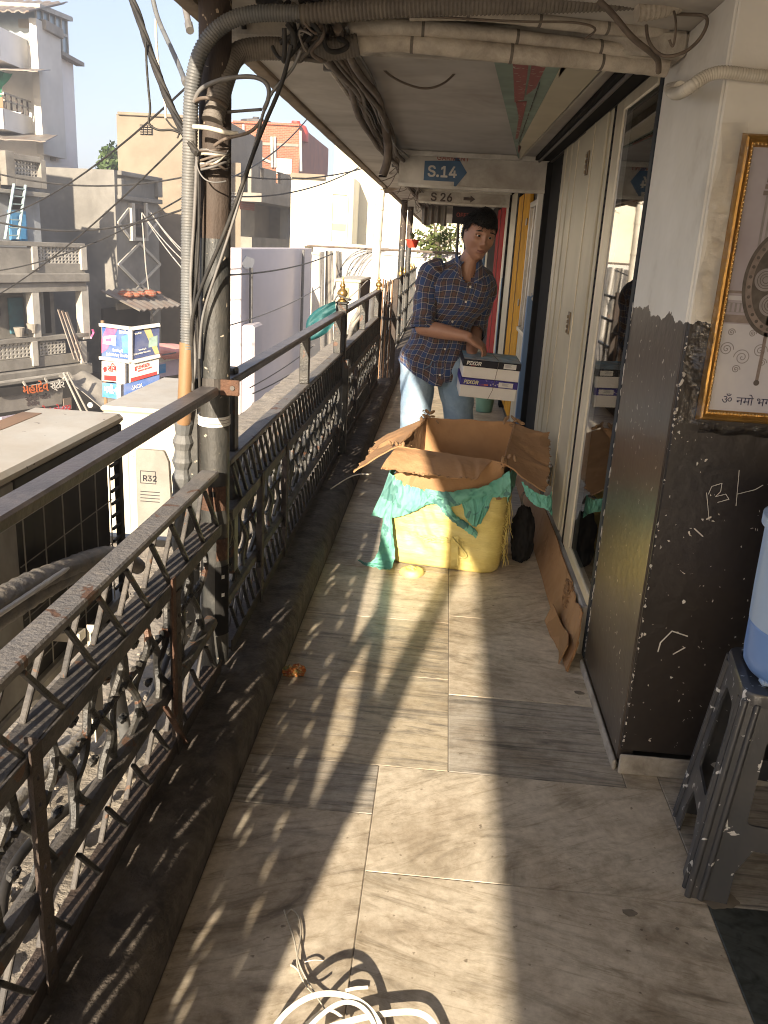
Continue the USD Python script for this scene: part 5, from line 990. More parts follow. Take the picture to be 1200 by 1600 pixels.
# clear film wrapped round the frame
g = G(); P = np.array([[(x0 - .045 + .05 * s + .006 * math.sin(q * 23), fb - .002 - .024 * s ** 2 - .004 * math.sin(q * 17 + s * 5), z0 - .01 + (z1 - z0 + .03) * q) for q in np.linspace(0, 1, 60)] for s in np.linspace(0, 1, 8)]); g.grid(P); obj('clear_film', g, 'film', t, smooth=True)
g = G(); P = np.array([[(x0 + .01 + .3 * q, fb - .022 + .02 * s ** 2 - .003 * math.sin(q * 31), z0 - .004 - .03 * s + .003 * math.sin(q * 19)) for q in np.linspace(0, 1, 40)] for s in np.linspace(0, 1, 6)]); g.grid(P); obj('clear_film', g, 'film', t, smooth=True)

# ================================================================ AIR CONDITIONER UNITS
def acbox(t, x0, x1, y0, y1, z0, z1):
    g = G(); g.box((x0 - .006, y0 - .006, z1 - .028), (x1 + .006, y1 + .006, z1), .010); obj('lid', g, 'ac_cream', t)
    g = G(); g.box((x0 - .004, y0 - .004, z0), (x1 + .004, y1 + .004, z0 + .03), .006); obj('base_pan', g, 'ac_grey', t)
    for y in (y0 + .12, y1 - .16): g = G(); g.box((x0 - .02, y, z0 - .045), (x1 + .02, y + .05, z0 - .002), .004); obj('foot', g, 'ac_dark', t)
X0, X1, Y0, Y1, Z0, Z1 = -1.115, -.870, 1.32, 2.275, .36, .916
t = thing('air_conditioner_unit', (-1.09, 2.0, Z0), 'nearest outdoor air conditioner unit, dusty cream top and dark coil side', 'air conditioner')
acbox(t, X0, X1, Y0, Y1, Z0, Z1)
g = G(); g.box((X0, Y0, Z0 + .03), (X0 + .02, Y1, Z1 - .029), .003); obj('front_panel', g, 'ac_cream', t)
g = G(); g.box((X0 + .022, Y0, Z0 + .03), (X1 - .003, 1.665, Z1 - .029), .004); obj('service_panel', g, 'ac_grey', t)
g = G(); g.box((X1 - .045, 1.668, Z0 + .031), (X1 - .014, 2.195, Z1 - .03)); ci = obj('coil', g, 'coil', t)
g = G(); g.box((X0 + .022, 1.668, Z0 + .031), (X1 - .06, 2.17, Z1 - .03)); obj('dark_inside', g, 'ac_dark', t)
g = G(); g.box((X1 - .018, 2.25, Z0 + .03), (X1, Y1, Z1 - .029), .003); obj('corner_post', g, 'ac_dark', t)
g = G(); g.box((X1 - .008, 1.667, Z1 - .07), (X1 - .001, 2.249, Z1 - .029), .002); obj('top_strip', g, 'ac_dark', t)
for k in range(13): z = Z0 + .06 + k * .036; g = G(); g.box((X1 - .007, 2.196, z), (X1 - .002, 2.2495, z + .008)); obj('guard_rung', g, 'ac_dark', t)
for k in range(6): y = 1.69 + k * .098; g = G(); g.tube([(X1 - .002, y, Z0 + .04), (X1 - .002, y, Z1 - .08)], .0017, 6); obj('guard_wire', g, 'ac_grey', t)
for k in range(4): z = Z0 + .08 + k * .125; g = G(); g.tube([(X1 - .004, 1.67, z), (X1 - .004, 2.195, z)], .0014, 6); obj('guard_wire', g, 'ac_grey', t)
g = G(); g.poly(Polygon([(X0 + .002, 1.35), (X0 + .002, 2.2)] + [(X0 + .055 + .05 * (meshkit.fbm(np.array([yq_ * 9, 0., 0.]), 4) - .4) * (2.25 - yq_), yq_) for yq_ in np.linspace(2.2, 1.35, 40)]).buffer(0), Z1 - .001, Z1 + .0012); obj('rust_stain_strip', g, 'pvc_orange', t, label='orange stained strip along the far edge of the lid')
X0, X1, Y0, Y1, Z0, Z1 = -1.545, -1.185, 3.80, 4.70, -.05, .622
t = thing('air_conditioner_unit', (-1.05, 3.4, Z0), 'outdoor air conditioner unit marked R32 behind the nearest one', 'air conditioner')
acbox(t, X0, X1, Y0, Y1, Z0, Z1); g = G(); g.box((X0, Y0, Z0 + .03), (X1, Y1, Z1 - .029), .008); obj('casing', g, 'ac_cream', t)
def f2(u, v): p = aty(u, v, Y0); return p[0], p[2]
a, b = f2(214, 700), f2(268, 868)
g = G(); P_ = [(a[0], a[1]), (b[0] - .02, a[1]), (b[0], a[1] - .05), (b[0] + .02, b[1]), (a[0] - .0, b[1])]; g.poly(Polygon(P_).buffer(-.012).buffer(.012), 0, .022, np.array([[1, 0, 0, 0], [0, 0, -1, Y0], [0, 1, 0, 0], [0, 0, 0, 1.0]])); cv = obj('valve_cover', g, 'ac_cover', t)
M2 = lambda o: np.array([[1, 0, 0, 0], [0, 0, -1, Y0 - o], [0, 1, 0, 0], [0, 0, 0, 1.0]])
a, b = f2(222, 753), f2(246, 735); g = G(); g.poly(sbox(a[0], a[1], b[0], b[1]).difference(sbox(a[0] + .003, a[1] + .003, b[0] - .003, b[1] - .003)), 0, .001, M2(.0221)); g.poly(affinity.translate(text_poly('R32', .026, bold=2), a[0] + .010, a[1] + .013), 0, .001, M2(.0221)); obj('lettering', g, 'lid_dark', cv)
for k in range(4): a, b = f2(222, 765 + 5 * k), f2(252, 766 + 5 * k); g = G(); g.box((a[0], Y0 - .024, a[1] - .003), (b[0], Y0 - .0221, a[1])); obj('vent_slot', g, 'lid_dark', cv)
for u in (199, 275): a = f2(u, 700); b = f2(u, 870); g = G(); g.box((a[0], Y0 - .003, b[1]), (a[0] + .004, Y0 - .0005, a[1] + .07)); obj('panel_seam', g, 'ac_grey', t)
Y0, Y1 = 7.9, 8.9; c1, c2 = aty(525, 438, Y0), aty(560, 515, Y0); X0, X1, Z1, Z0 = c1[0], c2[0], c1[2] + .015, c2[2] - .05
t = thing('air_conditioner_unit', ((X0 + X1) / 2, 8.2, Z0), 'far sunlit outdoor air conditioner unit behind the teal bag', 'air conditioner')
acbox(t, X0, X1, Y0, Y1, Z0, Z1); g = G(); g.box((X0, Y0, Z0 + .03), (X1 - .012, Y1, Z1 - .029), .008); obj('casing', g, 'ac_cream', t); g = G(); g.box((X1 - .011, Y0 + .02, Z0 + .03), (X1, Y1 - .02, Z1 - .03)); obj('coil', g, 'coil', t)
a, b = aty(533, 470, Y0), aty(545, 450, Y0); g = G(); g.box((a[0], Y0 - .012, a[2]), (b[0], Y0 - .0005, b[2]), .003); obj('terminal_cover', g, 'sign_gold', t)
for k in range(2): g = G(); g.tube(bez(pt((546, 520, 7.85), (552, 500, 7.80), (560, 488, 7.82), (566, 475, 7.86)), 14) + (0, 0, -.05 * k), .02, 8); obj('pipe', g, 'insul', t, smooth=True)
# wall brackets and pipes under the units
def bracket(u0, v0, u1, v1, x, label, mt='ac_cream'):
    p, q = atx(u0, v0, x), atx(u1, v1, x); t = thing('bracket', q, label, 'bracket'); z0, z1 = q[2], p[2]; y = (p[1] + q[1]) / 2
    g = G(); g.box((x - .004, y - .026, z0), (x, y + .026, z1), .001); obj('plate', g, mt, t); g = G(); g.box((x - .03, y + .022, z0), (x - .0045, y + .026, z1)); obj('flange', g, mt, t)
    for z in (z0 + .05, z1 - .03): g = G(); g.lathe([(.013, 0), (.013, .006), (.007, .007), (.007, .013), (.001, .014)], (x, y, z), 6, (1, 0, 0)); obj('bolt', g, 'hinge', t)
    g = G(); g.box((x - .30, y - .018, z1 - .03), (x - .0305, y + .018, z1 - .006), .002); obj('arm', g, mt, t)
bracket(148, 985, 158, 1150, -.76, 'cream steel bracket with a round bolt under the nearest air conditioner')
bracket(283, 842, 288, 960, -.76, 'cream steel bracket beside the round column')
bracket(140, 1090, 142, 1150, -.80, 'pale grey plate seen through the wavy railing', 'ac_grey')
t = thing('insulated_pipe', (-.86, 1.75, .5), 'pair of taped insulated pipes lying across the nearest air conditioner', 'pipe')
for k, (o, r) in enumerate(((0, .024), (.042, .019))):
    c = bez([atx(-60, 975 + 30 * k, -.80), atx(0, 938 + 28 * k, -.80), atx(60, 906 + 22 * k, -.805), atx(125, 880 + 12 * k, -.81), atx(172, 868 + 8 * k, -.825), atx(215, 885, -.84)], 70); g = G(); g.tube(c, r + .0025 * np.sin(np.arange(70) * 1.9) * rng.random(70), 12); obj('pipe', g, 'insul', t, smooth=True)
g = G(); c = bez([atx(-40, 985, -.775), atx(20, 945, -.775), atx(80, 905, -.78), atx(105, 888, -.79)], 30); g.tube(c, .006, 8); obj('copper_line', g, 'pvc', t)
for j, (pts, r, mt) in enumerate((([(-.80, 2.05, .02), (-.80, 2.0, .2), (-.86, 2.1, .35)], .018, 'corrugate'), ([(-.78, 1.3, .02), (-.85, 1.5, .06), (-.8, 1.9, .03), (-.85, 2.6, .05)], .012, 'cable_black'), ([(-.75, 1.0, .03), (-.95, 1.4, .04), (-.9, 2.2, .04)], .016, 'insul'))):
    t = thing('drain_pipe', pts[0], ['short grey drain pipe standing on the ledge', 'black hose lying along the ledge', 'grey insulated hose lying along the ledge'][j], 'pipe'); g = G(); g.tube(bez(pts, 24), r, 9); obj('pipe', g, mt, t, smooth=True)

# ================================================================ THINGS ON THE FAR RAILING
t = thing('teal_bag', aty(510, 500, 5.36), 'teal cloth bag hanging outside the railing from the brass finial post', 'bag')
nu, nv = 24, 16; P = np.zeros((2 * nv, nu, 3)); A_, B_ = [(478, 520), (480, 500), (497, 482), (524, 470)], [(474, 535), (490, 531), (510, 520), (526, 500)]
a, b = bez([(*q, 0) for q in A_], nu), bez([(*q, 0) for q in B_], nu)
for i in range(2 * nv):
    s = (i if i < nv else 2 * nv - 1 - i) / (nv - 1); sd = -1 if i < nv else 1
    for j in range(nu):
        q = a[j] * (1 - s) + b[j] * s; P[i, j] = aty(q[0], q[1], 5.34 + sd * .024 * math.sin(s * math.pi) ** .6 * math.sin((j + .5) / nu * math.pi) ** .5 + .05 * (meshkit.fbm(np.array([j * .12, s * 4.5, 2.]), 4) - .5) + .008 * math.sin(s * 17 + j * .25))
g = G(); g.grid(P); obj('bag', g, 'teal_bag', t, smooth=True)
g = G(); g.tube(bez(pt((522, 472, 5.34), (528, 462, 5.33), (540, 466, 5.36), (548, 468, 5.42), (540, 470, 5.46)), 20), .006, 6); g.tube(bez(pt((541, 470, 5.33), (552, 460, 5.3), (563, 450, 5.3), (571, 441, 5.3), (575, 438, 5.3)), 20), .0028, 5); obj('cord', g, 'cable_grey', t)
t = thing('folded_gate', (-.585, 8.8, .1), 'folded brown collapsible gate chained to the railing', 'gate')
for k in range(5): g = G(); x = -.640 + k * .023; g.box((x, 8.72 + .01 * (k % 2), .09), (x + .014, 8.76, 1.075 - .006 * (k % 3)), .002); obj('channel', g, 'rusty_iron' if k % 2 else 'wood_slat', t)
g = G(); g.box((-.525, 8.70, .09), (-.478, 8.78, 1.08), .004); obj('end_channel', g, 'rusty_iron', t)
g = G(); [g.tube(bez([(-.64, 8.70, z), (-.56, 8.685, z - .015), (-.47, 8.69, z)], 12), .008, 6) for z in (.70, .715)]; obj('chain', g, 'steel_dark', t)
# far railing with plain bars
t = thing('balcony_railing', (-.64, 9, .1), 'farthest railing section of plain bars beyond the folded gate', 'railing')
for z in (.99, .74, .46, .14): g = G(); g.box((-.66, 8.95, z - .012), (-.625, 18, z + .012), .003); obj('rail', g, 'iron', t)
for k in range(16): g = G(); g.box((-.655, 9.3 + k * .55, .1), (-.63, 9.335 + k * .55, 1.0), .002); obj('bar', g, 'iron', t)
for k in range(5): g = G(); g.lathe(np.array([(.001, 0), (.024, .01), (.03, .04), (.012, .07), (.016, .08), (.001, .13)]), (-.642, 12.0 + k * 1.1, 1.002), 12); obj('finial', g, 'brass', t, smooth=50)
for k in range(7): g = G(); g.tube([(-.645, 9.0 + k * .25, .17), (-.645, 9.25 + k * .25, .45)], .006, 6); obj('diagonal_bar', g, 'iron', t)
t = thing('drain_pole', (-.80, 9.6, 0), 'tall cream pvc downpipe outside the railing in front of the white building', 'pipe')
g = G(); b0, t0 = aty(580, 520, 9.6), aty(594, 304, 9.6); g.tube([b0 + (b0 - t0) * 1.1, b0, t0], .048, 16); obj('pipe', g, 'pvc', t, smooth=50)
g = G(); e = aty(607, 294, 9.75); g.tube(bez([t0 - (0, 0, .02), t0 + (.01, .02, .05), e, e + (.1, .1, .06)], 16), .05, 14); obj('elbow', g, 'pvc', t, smooth=50)
for v in (327, 375, 440): p = aty(590, v, 9.6); p = b0 + (t0 - b0) * ((p[2] - b0[2]) / (t0[2] - b0[2])); g = G(); g.tube([p - (0, 0, .008), p + (0, 0, .008)], .054, 16); obj('joint_ring', g, 'pvc', t)
t = thing('hanging_planter', aty(644, 380, 12), 'small red plastic planter with a seedling hanging beside the far column', 'planter')
c0 = aty(644, 387, 11.9); g = G(); g.lathe([(.001, 0), (.055, .0), (.06, .01), (.083, .085), (.092, .09), (.092, .105), (.082, .105), (.075, .09), (.001, .085)], c0, 24); obj('pot', g, 'planter', t, smooth=40)
g = G()
for k in range(14): a = rng.random() * 6.28; L = .06 + .08 * rng.random(); g.add([c0 + (0, 0, .09), c0 + (.015 * math.cos(a + 1.5), .015 * math.sin(a + 1.5), .09 + L * .5), c0 + (L * .5 * math.cos(a), L * .5 * math.sin(a), .09 + L), c0 + (-.015 * math.cos(a + 1.5), -.015 * math.sin(a + 1.5), .09 + L * .5)], [[0, 1, 2, 3]])
obj('seedling', g, 'leaf_yellow', t)
g = G(); [g.tube([c0 + (.09 * math.cos(a), .09 * math.sin(a), .10), (-.5, 12.05, 1.83)], .0025, 4) for a in (0, 2.1, 4.2)]; obj('hanger', g, 'cable_grey', t); g = G(); g.tube([(-.5, 12.05, 1.83), (-.5, 12.05, CZ)], .0025, 4); obj('hook', g, 'cable_grey', t)
t = thing('bucket', atz(756, 643), 'small green plastic bucket with a wire handle on the floor behind the boxes', 'bucket')
c0 = np.array([.418, 7.75, 0.0]); g = G(); g.lathe([(.001, .003), (.070, .003), (.074, .01), (.094, .20), (.102, .205), (.102, .215), (.092, .214), (.072, .012), (.001, .012)], c0, 32); obj('pail', g, 'bucket', t, smooth=40)
g = G(); a = np.linspace(0, math.pi, 20); g.tube(np.stack([c0[0] + .1 * np.cos(a), c0[1] - .10 * np.sin(a), .205 - .05 * np.sin(a)], 1), .003, 6); obj('handle', g, 'strap', t, smooth=True)
# ================================================================ MAN
def mani(t): return m3.Manifold(m3.Mesh(np.asarray(t.vertices, np.float32), np.asarray(t.faces, np.uint32)))
def ball(p, r, n=20): return m3.Manifold.sphere(float(r), n).translate([float(q) for q in p])
def bone(p, q, r0, r1): return m3.Manifold.batch_hull([ball(p, r0), ball(q, r1)])
def chain(ps, rs): return [bone(ps[i], ps[i + 1], rs[i], rs[i + 1]) for i in range(len(ps) - 1)]
def union(L): return m3.Manifold.batch_boolean(L, m3.OpType.Add)
def smooth_of(man, edge, it=8):
    mm = man.refine_to_length(edge).to_mesh(); t = trimesh.Trimesh(np.asarray(mm.vert_properties)[:, :3], mm.tri_verts, process=True); trimesh.smoothing.filter_taubin(t, .5, .52, iterations=it); return t
V = lambda *a: np.array(a, float)
person = thing('person', (0.0, 4.62, 0), 'dark haired man in a checked shirt and faded jeans holding shoe boxes', 'person')
# joints (world)
hipR, hipL = V(-.115, 4.63, .80), V(.055, 4.66, .80); kneeR, kneeL = V(-.125, 4.60, .45), V(.130, 4.66, .44); ankR, ankL = V(-.16, 4.66, .075), V(.155, 4.72, .075)
pel, waist, chest, neckb = V(-.035, 4.645, .82), V(-.02, 4.635, .97), V(.055, 4.61, 1.17), V(.095, 4.60, 1.315)
shR, shL = V(-.090, 4.570, 1.262), V(.190, 4.690, 1.225); elR, elL = V(-.108, 4.475, 1.005), V(.170, 4.745, .985); wrR, wrL = aty(731, 526, 4.42), V(.150, 4.475, .88)
headc = V(.142, 4.565, 1.468)
# head: sculpted from a sphere in its own frame (x to its left, y out of the face, z up)
ic = trimesh.creation.icosphere(5); v = np.asarray(ic.vertices).copy(); X, Y, Z = v.T
def gs(p, c, s): return np.exp(-(((p - np.asarray(c)) / np.asarray(s)) ** 2).sum(1))
hx, hy, hz = .076, .096, .118
P = np.stack([X * hx, Y * hy, Z * hz], 1)
low = np.clip(-Z, 0, 1); P[:, 0] *= 1 - .34 * low ** 1.6; P[:, 1] = np.where(Y < 0, P[:, 1] * (1 - .42 * low), P[:, 1] * (1 + .02 * low)); P[:, 1] += .010 * low * (Y > -.2)
P[:, 1] -= .010 * np.clip(Y, 0, 1) ** 3 * (np.abs(X) < .9)
def push(c, s, d): P[:] = P + gs(P, c, s)[:, None] * np.asarray(d)
yf = .083
push((0, yf, .028), (.055, .03, .012), (0, .005, 0))                     # brow
for s in (-1, 1):
    push((s * .030, yf - .004, .008), (.016, .03, .011), (0, -.011, 0))    # eye socket
    push((s * .044, yf - .02, -.020), (.018, .03, .016), (s * .004, .005, 0))   # cheek bone
    push((s * .040, yf - .02, -.055), (.016, .03, .02), (-s * .005, -.004, 0))
    push((s * .0135, yf, -.032), (.0075, .03, .008), (s * .002, .006, 0))     # nostril wing
push((0, yf, -.004), (.009, .03, .022), (0, .010, 0)); push((0, yf + .006, -.026), (.0105, .03, .010), (0, .017, 0)); push((0, yf, -.042), (.012, .03, .005), (0, -.003, 0))
push((0, yf - .004, -.056), (.021, .03, .0055), (0, .0065, 0)); push((0, yf - .004, -.0625), (.022, .03, .0022), (0, -.0045, 0)); push((0, yf - .004, -.069), (.018, .03, .006), (0, .006, 0)); push((0, yf - .006, -.081), (.02, .03, .005), (0, -.004, 0)); push((0, yf - .01, -.100), (.02, .03, .014), (0, .008, -.002))
HP = P.copy()
yaw, tilt, nod = math.radians(20), math.radians(8), math.radians(6)          # face turned towards the lens and a little to its left
# face direction in world: mostly -Y, towards +X
def rotm(ax, a): return trimesh.transformations.rotation_matrix(a, ax)[:3, :3]
HR = rotm((0, 1, 0), tilt) @ rotm((0, 0, 1), yaw) @ rotm((0, 0, 1), math.pi) @ rotm((1, 0, 0), -nod)
hw = lambda q: np.asarray(q) @ HR.T + headc
head = m3.Manifold(m3.Mesh(hw(HP).astype(np.float32), np.asarray(ic.faces, np.uint32)))
ears = []
for s in (-1, 1):
    e = trimesh.creation.torus(.021, .0062, 24, 10); q = np.asarray(e.vertices) * (1, 1.45, 1); q = np.stack([q[:, 2] * .9 + s * (.070), q[:, 0] * .75 - .006, q[:, 1]], 1); q = q @ rotm((0, 0, 1), -s * .35).T
    ears.append(m3.Manifold(m3.Mesh(hw(q).astype(np.float32), np.asarray(e.faces, np.uint32)))); ears.append(m3.Manifold.batch_hull([ball(hw((s * .064, -.004, .012)), .010), ball(hw((s * .066, -.006, -.018)), .007), ball(hw((s * .068, -.018, .0)), .008)]))
# hand in its own frame: x along the fingers, y across (to the index side), z out of the back of the hand
def hand(M, curl, spread=.10, side=1):
    w = lambda q: np.asarray(q, float) @ M[:3, :3].T + M[:3, 3]
    parts = [m3.Manifold.batch_hull([ball(w((0, -.018, 0)), .016), ball(w((0, .018, 0)), .016), ball(w((.045, -.030, 0)), .0125), ball(w((.050, .030, 0)), .0125), ball(w((.078, -.030, 0)), .0095), ball(w((.084, .0, .002)), .0105), ball(w((.082, .030, 0)), .010)])]
    nails = []
    for k, (y, L, r) in enumerate(((.031, .072, .0088), (.0105, .080, .0090), (-.0105, .074, .0086), (-.030, .058, .0076))):
        a = (y / .03) * spread; p = V(.080 - .004 * (k == 3), y, .001); d = 0.0; pts = [p]
        for seg, f in enumerate((.46, .30, .24)):
            d += curl[seg] + .03 * k; p = p + L * f * V(math.cos(d) * math.cos(a), math.cos(d) * math.sin(a), -math.sin(d)); pts.append(p)
        parts += chain([w(q) for q in pts], [r, r * .95, r * .88, r * .74]); dn = V(math.sin(d), 0, math.cos(d)); nails.append((w(pts[-1] + dn * r * .66 - .002 * V(1, 0, 0)), M[:3, :3] @ dn, M[:3, :3] @ V(math.cos(d), 0, -math.sin(d)), r))
    tp = [V(.012, .024 * side, -.004), V(.038, .050 * side, -.012), V(.064, .060 * side, -.022), V(.085, .058 * side, -.032)]; parts += chain([w(q) for q in tp], [.0145, .0115, .0098, .0078])
    return parts, nails
def hframe(o, x, z): x = np.asarray(x, float) / np.linalg.norm(x); z = np.asarray(z, float) - x * (np.asarray(z) @ x); z /= np.linalg.norm(z); M = np.eye(4); M[:3, 0], M[:3, 1], M[:3, 2], M[:3, 3] = x, np.cross(z, x), z, o; return M
MRh = hframe(wrR, aty(768, 550, 4.45) - wrR, (.35, -.35, .85)); MLh = hframe(wrL, (.62, -.60, -.50), (.2, -.3, .9))
hR, nR = hand(MRh, (.30, .42, .28), .16, 1); hL, nL = hand(MLh, (.3, .4, .3), .1, -1)
body = [head] + ears + chain([neckb + V(-.0, .015, -.05), neckb + V(.012, .008, .03), headc + V(.0, .022, -.055)], [.060, .054, .050])
body += [m3.Manifold.batch_hull([ball(shR, .045), ball(shL, .045), ball(chest + V(-.09, 0, 0), .075), ball(chest + V(.08, .03, 0), .075), ball(waist + V(-.06, 0, 0), .072), ball(waist + V(.06, .02, 0), .072), ball(neckb + V(0, .01, -.04), .055)]),
         m3.Manifold.batch_hull([ball(waist + V(-.06, 0, 0), .070), ball(waist + V(.06, .02, 0), .070), ball(hipR, .080), ball(hipL, .080)])]
body += chain([shR, elR], [.050, .040]) + chain([elR, elR * .62 + wrR * .38, wrR], [.041, .041, .026]) + hR
body += chain([shL, elL], [.050, .040]) + chain([elL, elL * .62 + wrL * .38, wrL], [.041, .040, .026]) + hL
body += chain([hipR, kneeR, ankR], [.080, .052, .038]) + chain([hipL, kneeL, ankL], [.080, .052, .038])
bm = union(body)
arms = smooth_of(bm, .0095, 3); obj('body', (np.asarray(arms.vertices), np.asarray(arms.faces)), 'skin', person, smooth=True)
g = G()
for p, n, x, r in nR + nL:
    y = np.cross(n, x); q = np.asarray(ic.vertices)[::1]; b = trimesh.creation.icosphere(2); g.add(np.asarray(b.vertices) * (r * .75, r * .6, r * .2) @ np.stack([x, y, n], 0) + p, b.faces)
obj('nails', g, 'nail', person, smooth=True)
def eye(s):
    c = V(s * .0300, yf - .0155, .0075); b = trimesh.creation.icosphere(3); g = G(); g.add(hw(np.asarray(b.vertices) * .0125 + c), b.faces); e = obj('eye', g, 'eye_white', person, smooth=True)
    g = G(); g.add(hw(np.asarray(b.vertices) * (.0062, .0022, .0062) + c + V(.0008, .0122, -.0003)), b.faces); obj('iris', g, 'eye_iris', e, smooth=True)
    for zz, hh, nm in ((.0075, .0035, 'upper_lid'), (-.0072, .0026, 'lower_lid')):
        a = np.linspace(-1, 1, 15); L = np.stack([c[0] + a * .0155, c[1] + .0105 - .0085 * a ** 2 + .001, c[2] + zz * (1 - .85 * a ** 2)], 1); g = G(); g.tube(hw(L), hh * (1 - .5 * a ** 2), 8); obj(nm, g, 'skin', e, smooth=True)
    a = np.linspace(-1, 1, 15); L = np.stack([c[0] + s * .002 + a * .0155, c[1] + .0118 - .0085 * a ** 2, c[2] + .0068 * (1 - .85 * a ** 2)], 1); g = G(); g.tube(hw(L), .0012, 6); obj('lashes', g, 'hair', e)
    a = np.linspace(-1, 1, 17); L = np.stack([c[0] + s * .004 + a * .020, yf + .0015 - .0055 * (a * s > 0) * a ** 2 - .002 + .0 * a, c[2] + .0205 + .0035 * (1 - a ** 2) - .002 * (a * s)], 1); g = G(); g.tube(hw(L), .0034 * (1 - .7 * np.clip(a * s, 0, 1) ** 2 - .25 * np.clip(-a * s, 0, 1) ** 2), 7); obj('brow', g, 'hair', e)
eye(-1); eye(1)
a = np.linspace(-1, 1, 21)
for z0_, hh, by in ((-.0575, .0038, .0045), (-.0678, .0046, .0040)):
    L = np.stack([a * .0215, yf - .002 + by - .010 * a ** 2, -.0625 + (z0_ + .0625) * (1 - a ** 2) ** .8], 1); g = G(); g.tube(hw(L), hh * (1 - .8 * a ** 2) + .0004, 8); obj('lip', g, 'skin_lip', person, smooth=True)
# hair: thick cap with a fringe and strands
n3 = HP / np.linalg.norm(HP, axis=1, keepdims=True); th_ = np.arctan2(n3[:, 0], n3[:, 1])
line = .047 - .004 * np.cos(3 * th_) - .050 * np.clip((np.abs(th_) - 1.05) / .3, 0, 1) + .035 * np.exp(-((np.abs(th_) - 1.62) / .22) ** 2) - .05 * np.clip((np.abs(th_) - 1.85) / .4, 0, 1)
depth_ = HP[:, 2] - line; vol = np.clip(depth_ / .03, 0, 1) ** .6
nz = np.array([meshkit.fbm(q * 55 + 3, 3) for q in HP]); off = (.003 + .013 * vol * (.75 + .5 * nz)) * np.where(np.abs(th_) > 1.0, .7, 1.0) * (1 + .35 * np.clip(n3[:, 2], 0, 1))
HH = HP + n3 * off[:, None] + np.stack([0 * vol, .010 * vol * np.clip(n3[:, 1], 0, 1), .004 * vol], 1)
ok = (depth_ > 0)[np.asarray(ic.faces)].all(1); g = G(); g.add(hw(HH), np.asarray(ic.faces)[ok]); hr = obj('hair', g, 'hair', person, smooth=True)
idx = np.nonzero(depth_ > .001)[0]; sel = rng.choice(idx, 2600); cur, wid = [], []
for i in sel:
    b = HH[i] - n3[i] * .004; fr = n3[i, 1] > .2; L = (.022 + .022 * rng.random()) * (1.0 if n3[i, 2] > .45 or n3[i, 1] > .3 else .45); d1 = n3[i] * .28 + V(.55, .5 if fr else -.2, -.1 if fr else -.6) + .14 * rng.standard_normal(3); d1 /= np.linalg.norm(d1)
    d2 = d1 + V(.15, .1 if fr else 0, -.75) + .12 * rng.standard_normal(3); d2 /= np.linalg.norm(d2); cur += [b, b + d1 * L * .4, b + d1 * L * .4 + d2 * L * .6]; wid += [.0016, .0014, .0004]
cv_ = UsdGeom.BasisCurves.Define(stage, numbered(hr.path.rsplit('/', 1)[0], 'hair_strands')); cv_.CreateTypeAttr('linear'); cv_.CreatePointsAttr(Vt.Vec3fArray.FromNumpy((hw(np.array(cur)) - person.base).astype(np.float32))); cv_.CreateCurveVertexCountsAttr(Vt.IntArray([3] * 2600)); cv_.CreateWidthsAttr(Vt.FloatArray.FromNumpy(np.array(wid, np.float32))); cv_.SetWidthsInterpolation('vertex'); UsdShade.MaterialBindingAPI.Apply(cv_.GetPrim()).Bind(MAT['hair'])
# shirt: loft with its own cloth coordinates
lat = V(.93, .26, -.05); lat /= np.linalg.norm(lat)
st_ = [(pel + V(-.02, 0, -.085), .185, .118), (pel + V(-.018, 0, -.03), .180, .118), (pel + V(-.01, 0, .04), .172, .114), (waist + V(0, 0, -.02), .160, .108), (waist + V(.01, 0, .07), .160, .108), (chest + V(-.015, 0, -.05), .172, .114), (chest, .182, .118), (chest + V(.012, 0, .05), .186, .114), (V(.075, 4.615, 1.255), .180, .100), (V(.082, 4.612, 1.295), .150, .084), (V(.088, 4.610, 1.322), .105, .072), (V(.095, 4.608, 1.345), .074, .066)]
K = len(st_); cs = np.array([s[0] for s in st_]); aa = np.array([s[1] for s in st_]); bb = np.array([s[2] for s in st_]); tq = np.linspace(0, K - 1, 70)
from scipy.interpolate import CubicSpline
C3, A3, B3 = CubicSpline(range(K), cs)(tq), CubicSpline(range(K), aa)(tq), CubicSpline(range(K), bb)(tq)
nu = 121; th2 = np.linspace(-math.pi, math.pi, nu); fwd = V(.26, -.93, -.10); fwd /= np.linalg.norm(fwd)
P = np.zeros((70, nu, 3)); UV = np.zeros((70, nu, 2)); arc = np.r_[0, np.cumsum(np.linalg.norm(np.diff(C3, axis=0), axis=1))]
for i in range(70):
    s = i / 69
    for j, a in enumerate(th2):
        ex = 2.4; c, sn = math.cos(a), math.sin(a); px = np.sign(sn) * abs(sn) ** (2 / ex); py = np.sign(c) * abs(c) ** (2 / ex)
        f1 = meshkit.fbm(np.array([a * 1.8 + 4, s * 5.0 - a * .9, 2.]), 4) - .5; f2 = math.sin(a * 9 + s * 14 + 4 * f1) * .003 * (1 - s); hem = (.085 * max(0, -px - .1) - .02 * max(0, py) + .02 * (px > .2)) * max(0, 1 - s * 4.5)
        P[i, j] = C3[i] + lat * A3[i] * px + fwd * B3[i] * py + (lat * px + fwd * py) * (.030 * f1 * (s < .93) + f2) + V(0, 0, hem); UV[i, j] = (a * .165 + .25 + .022 * f1, arc[i] + .035 * f1 + .008 * math.sin(a * 5 + s * 9))
P_sh = P.copy()
keep = np.ones((69, nu - 1), bool)
for i in range(69):
    for j in range(nu - 1):
        am = (th2[j] + th2[j + 1]) / 2; s = (i + .5) / 69; wv = .42 * np.clip((s - .70) / .26, 0, 1)
        if abs(am + .02) < wv: keep[i, j] = False
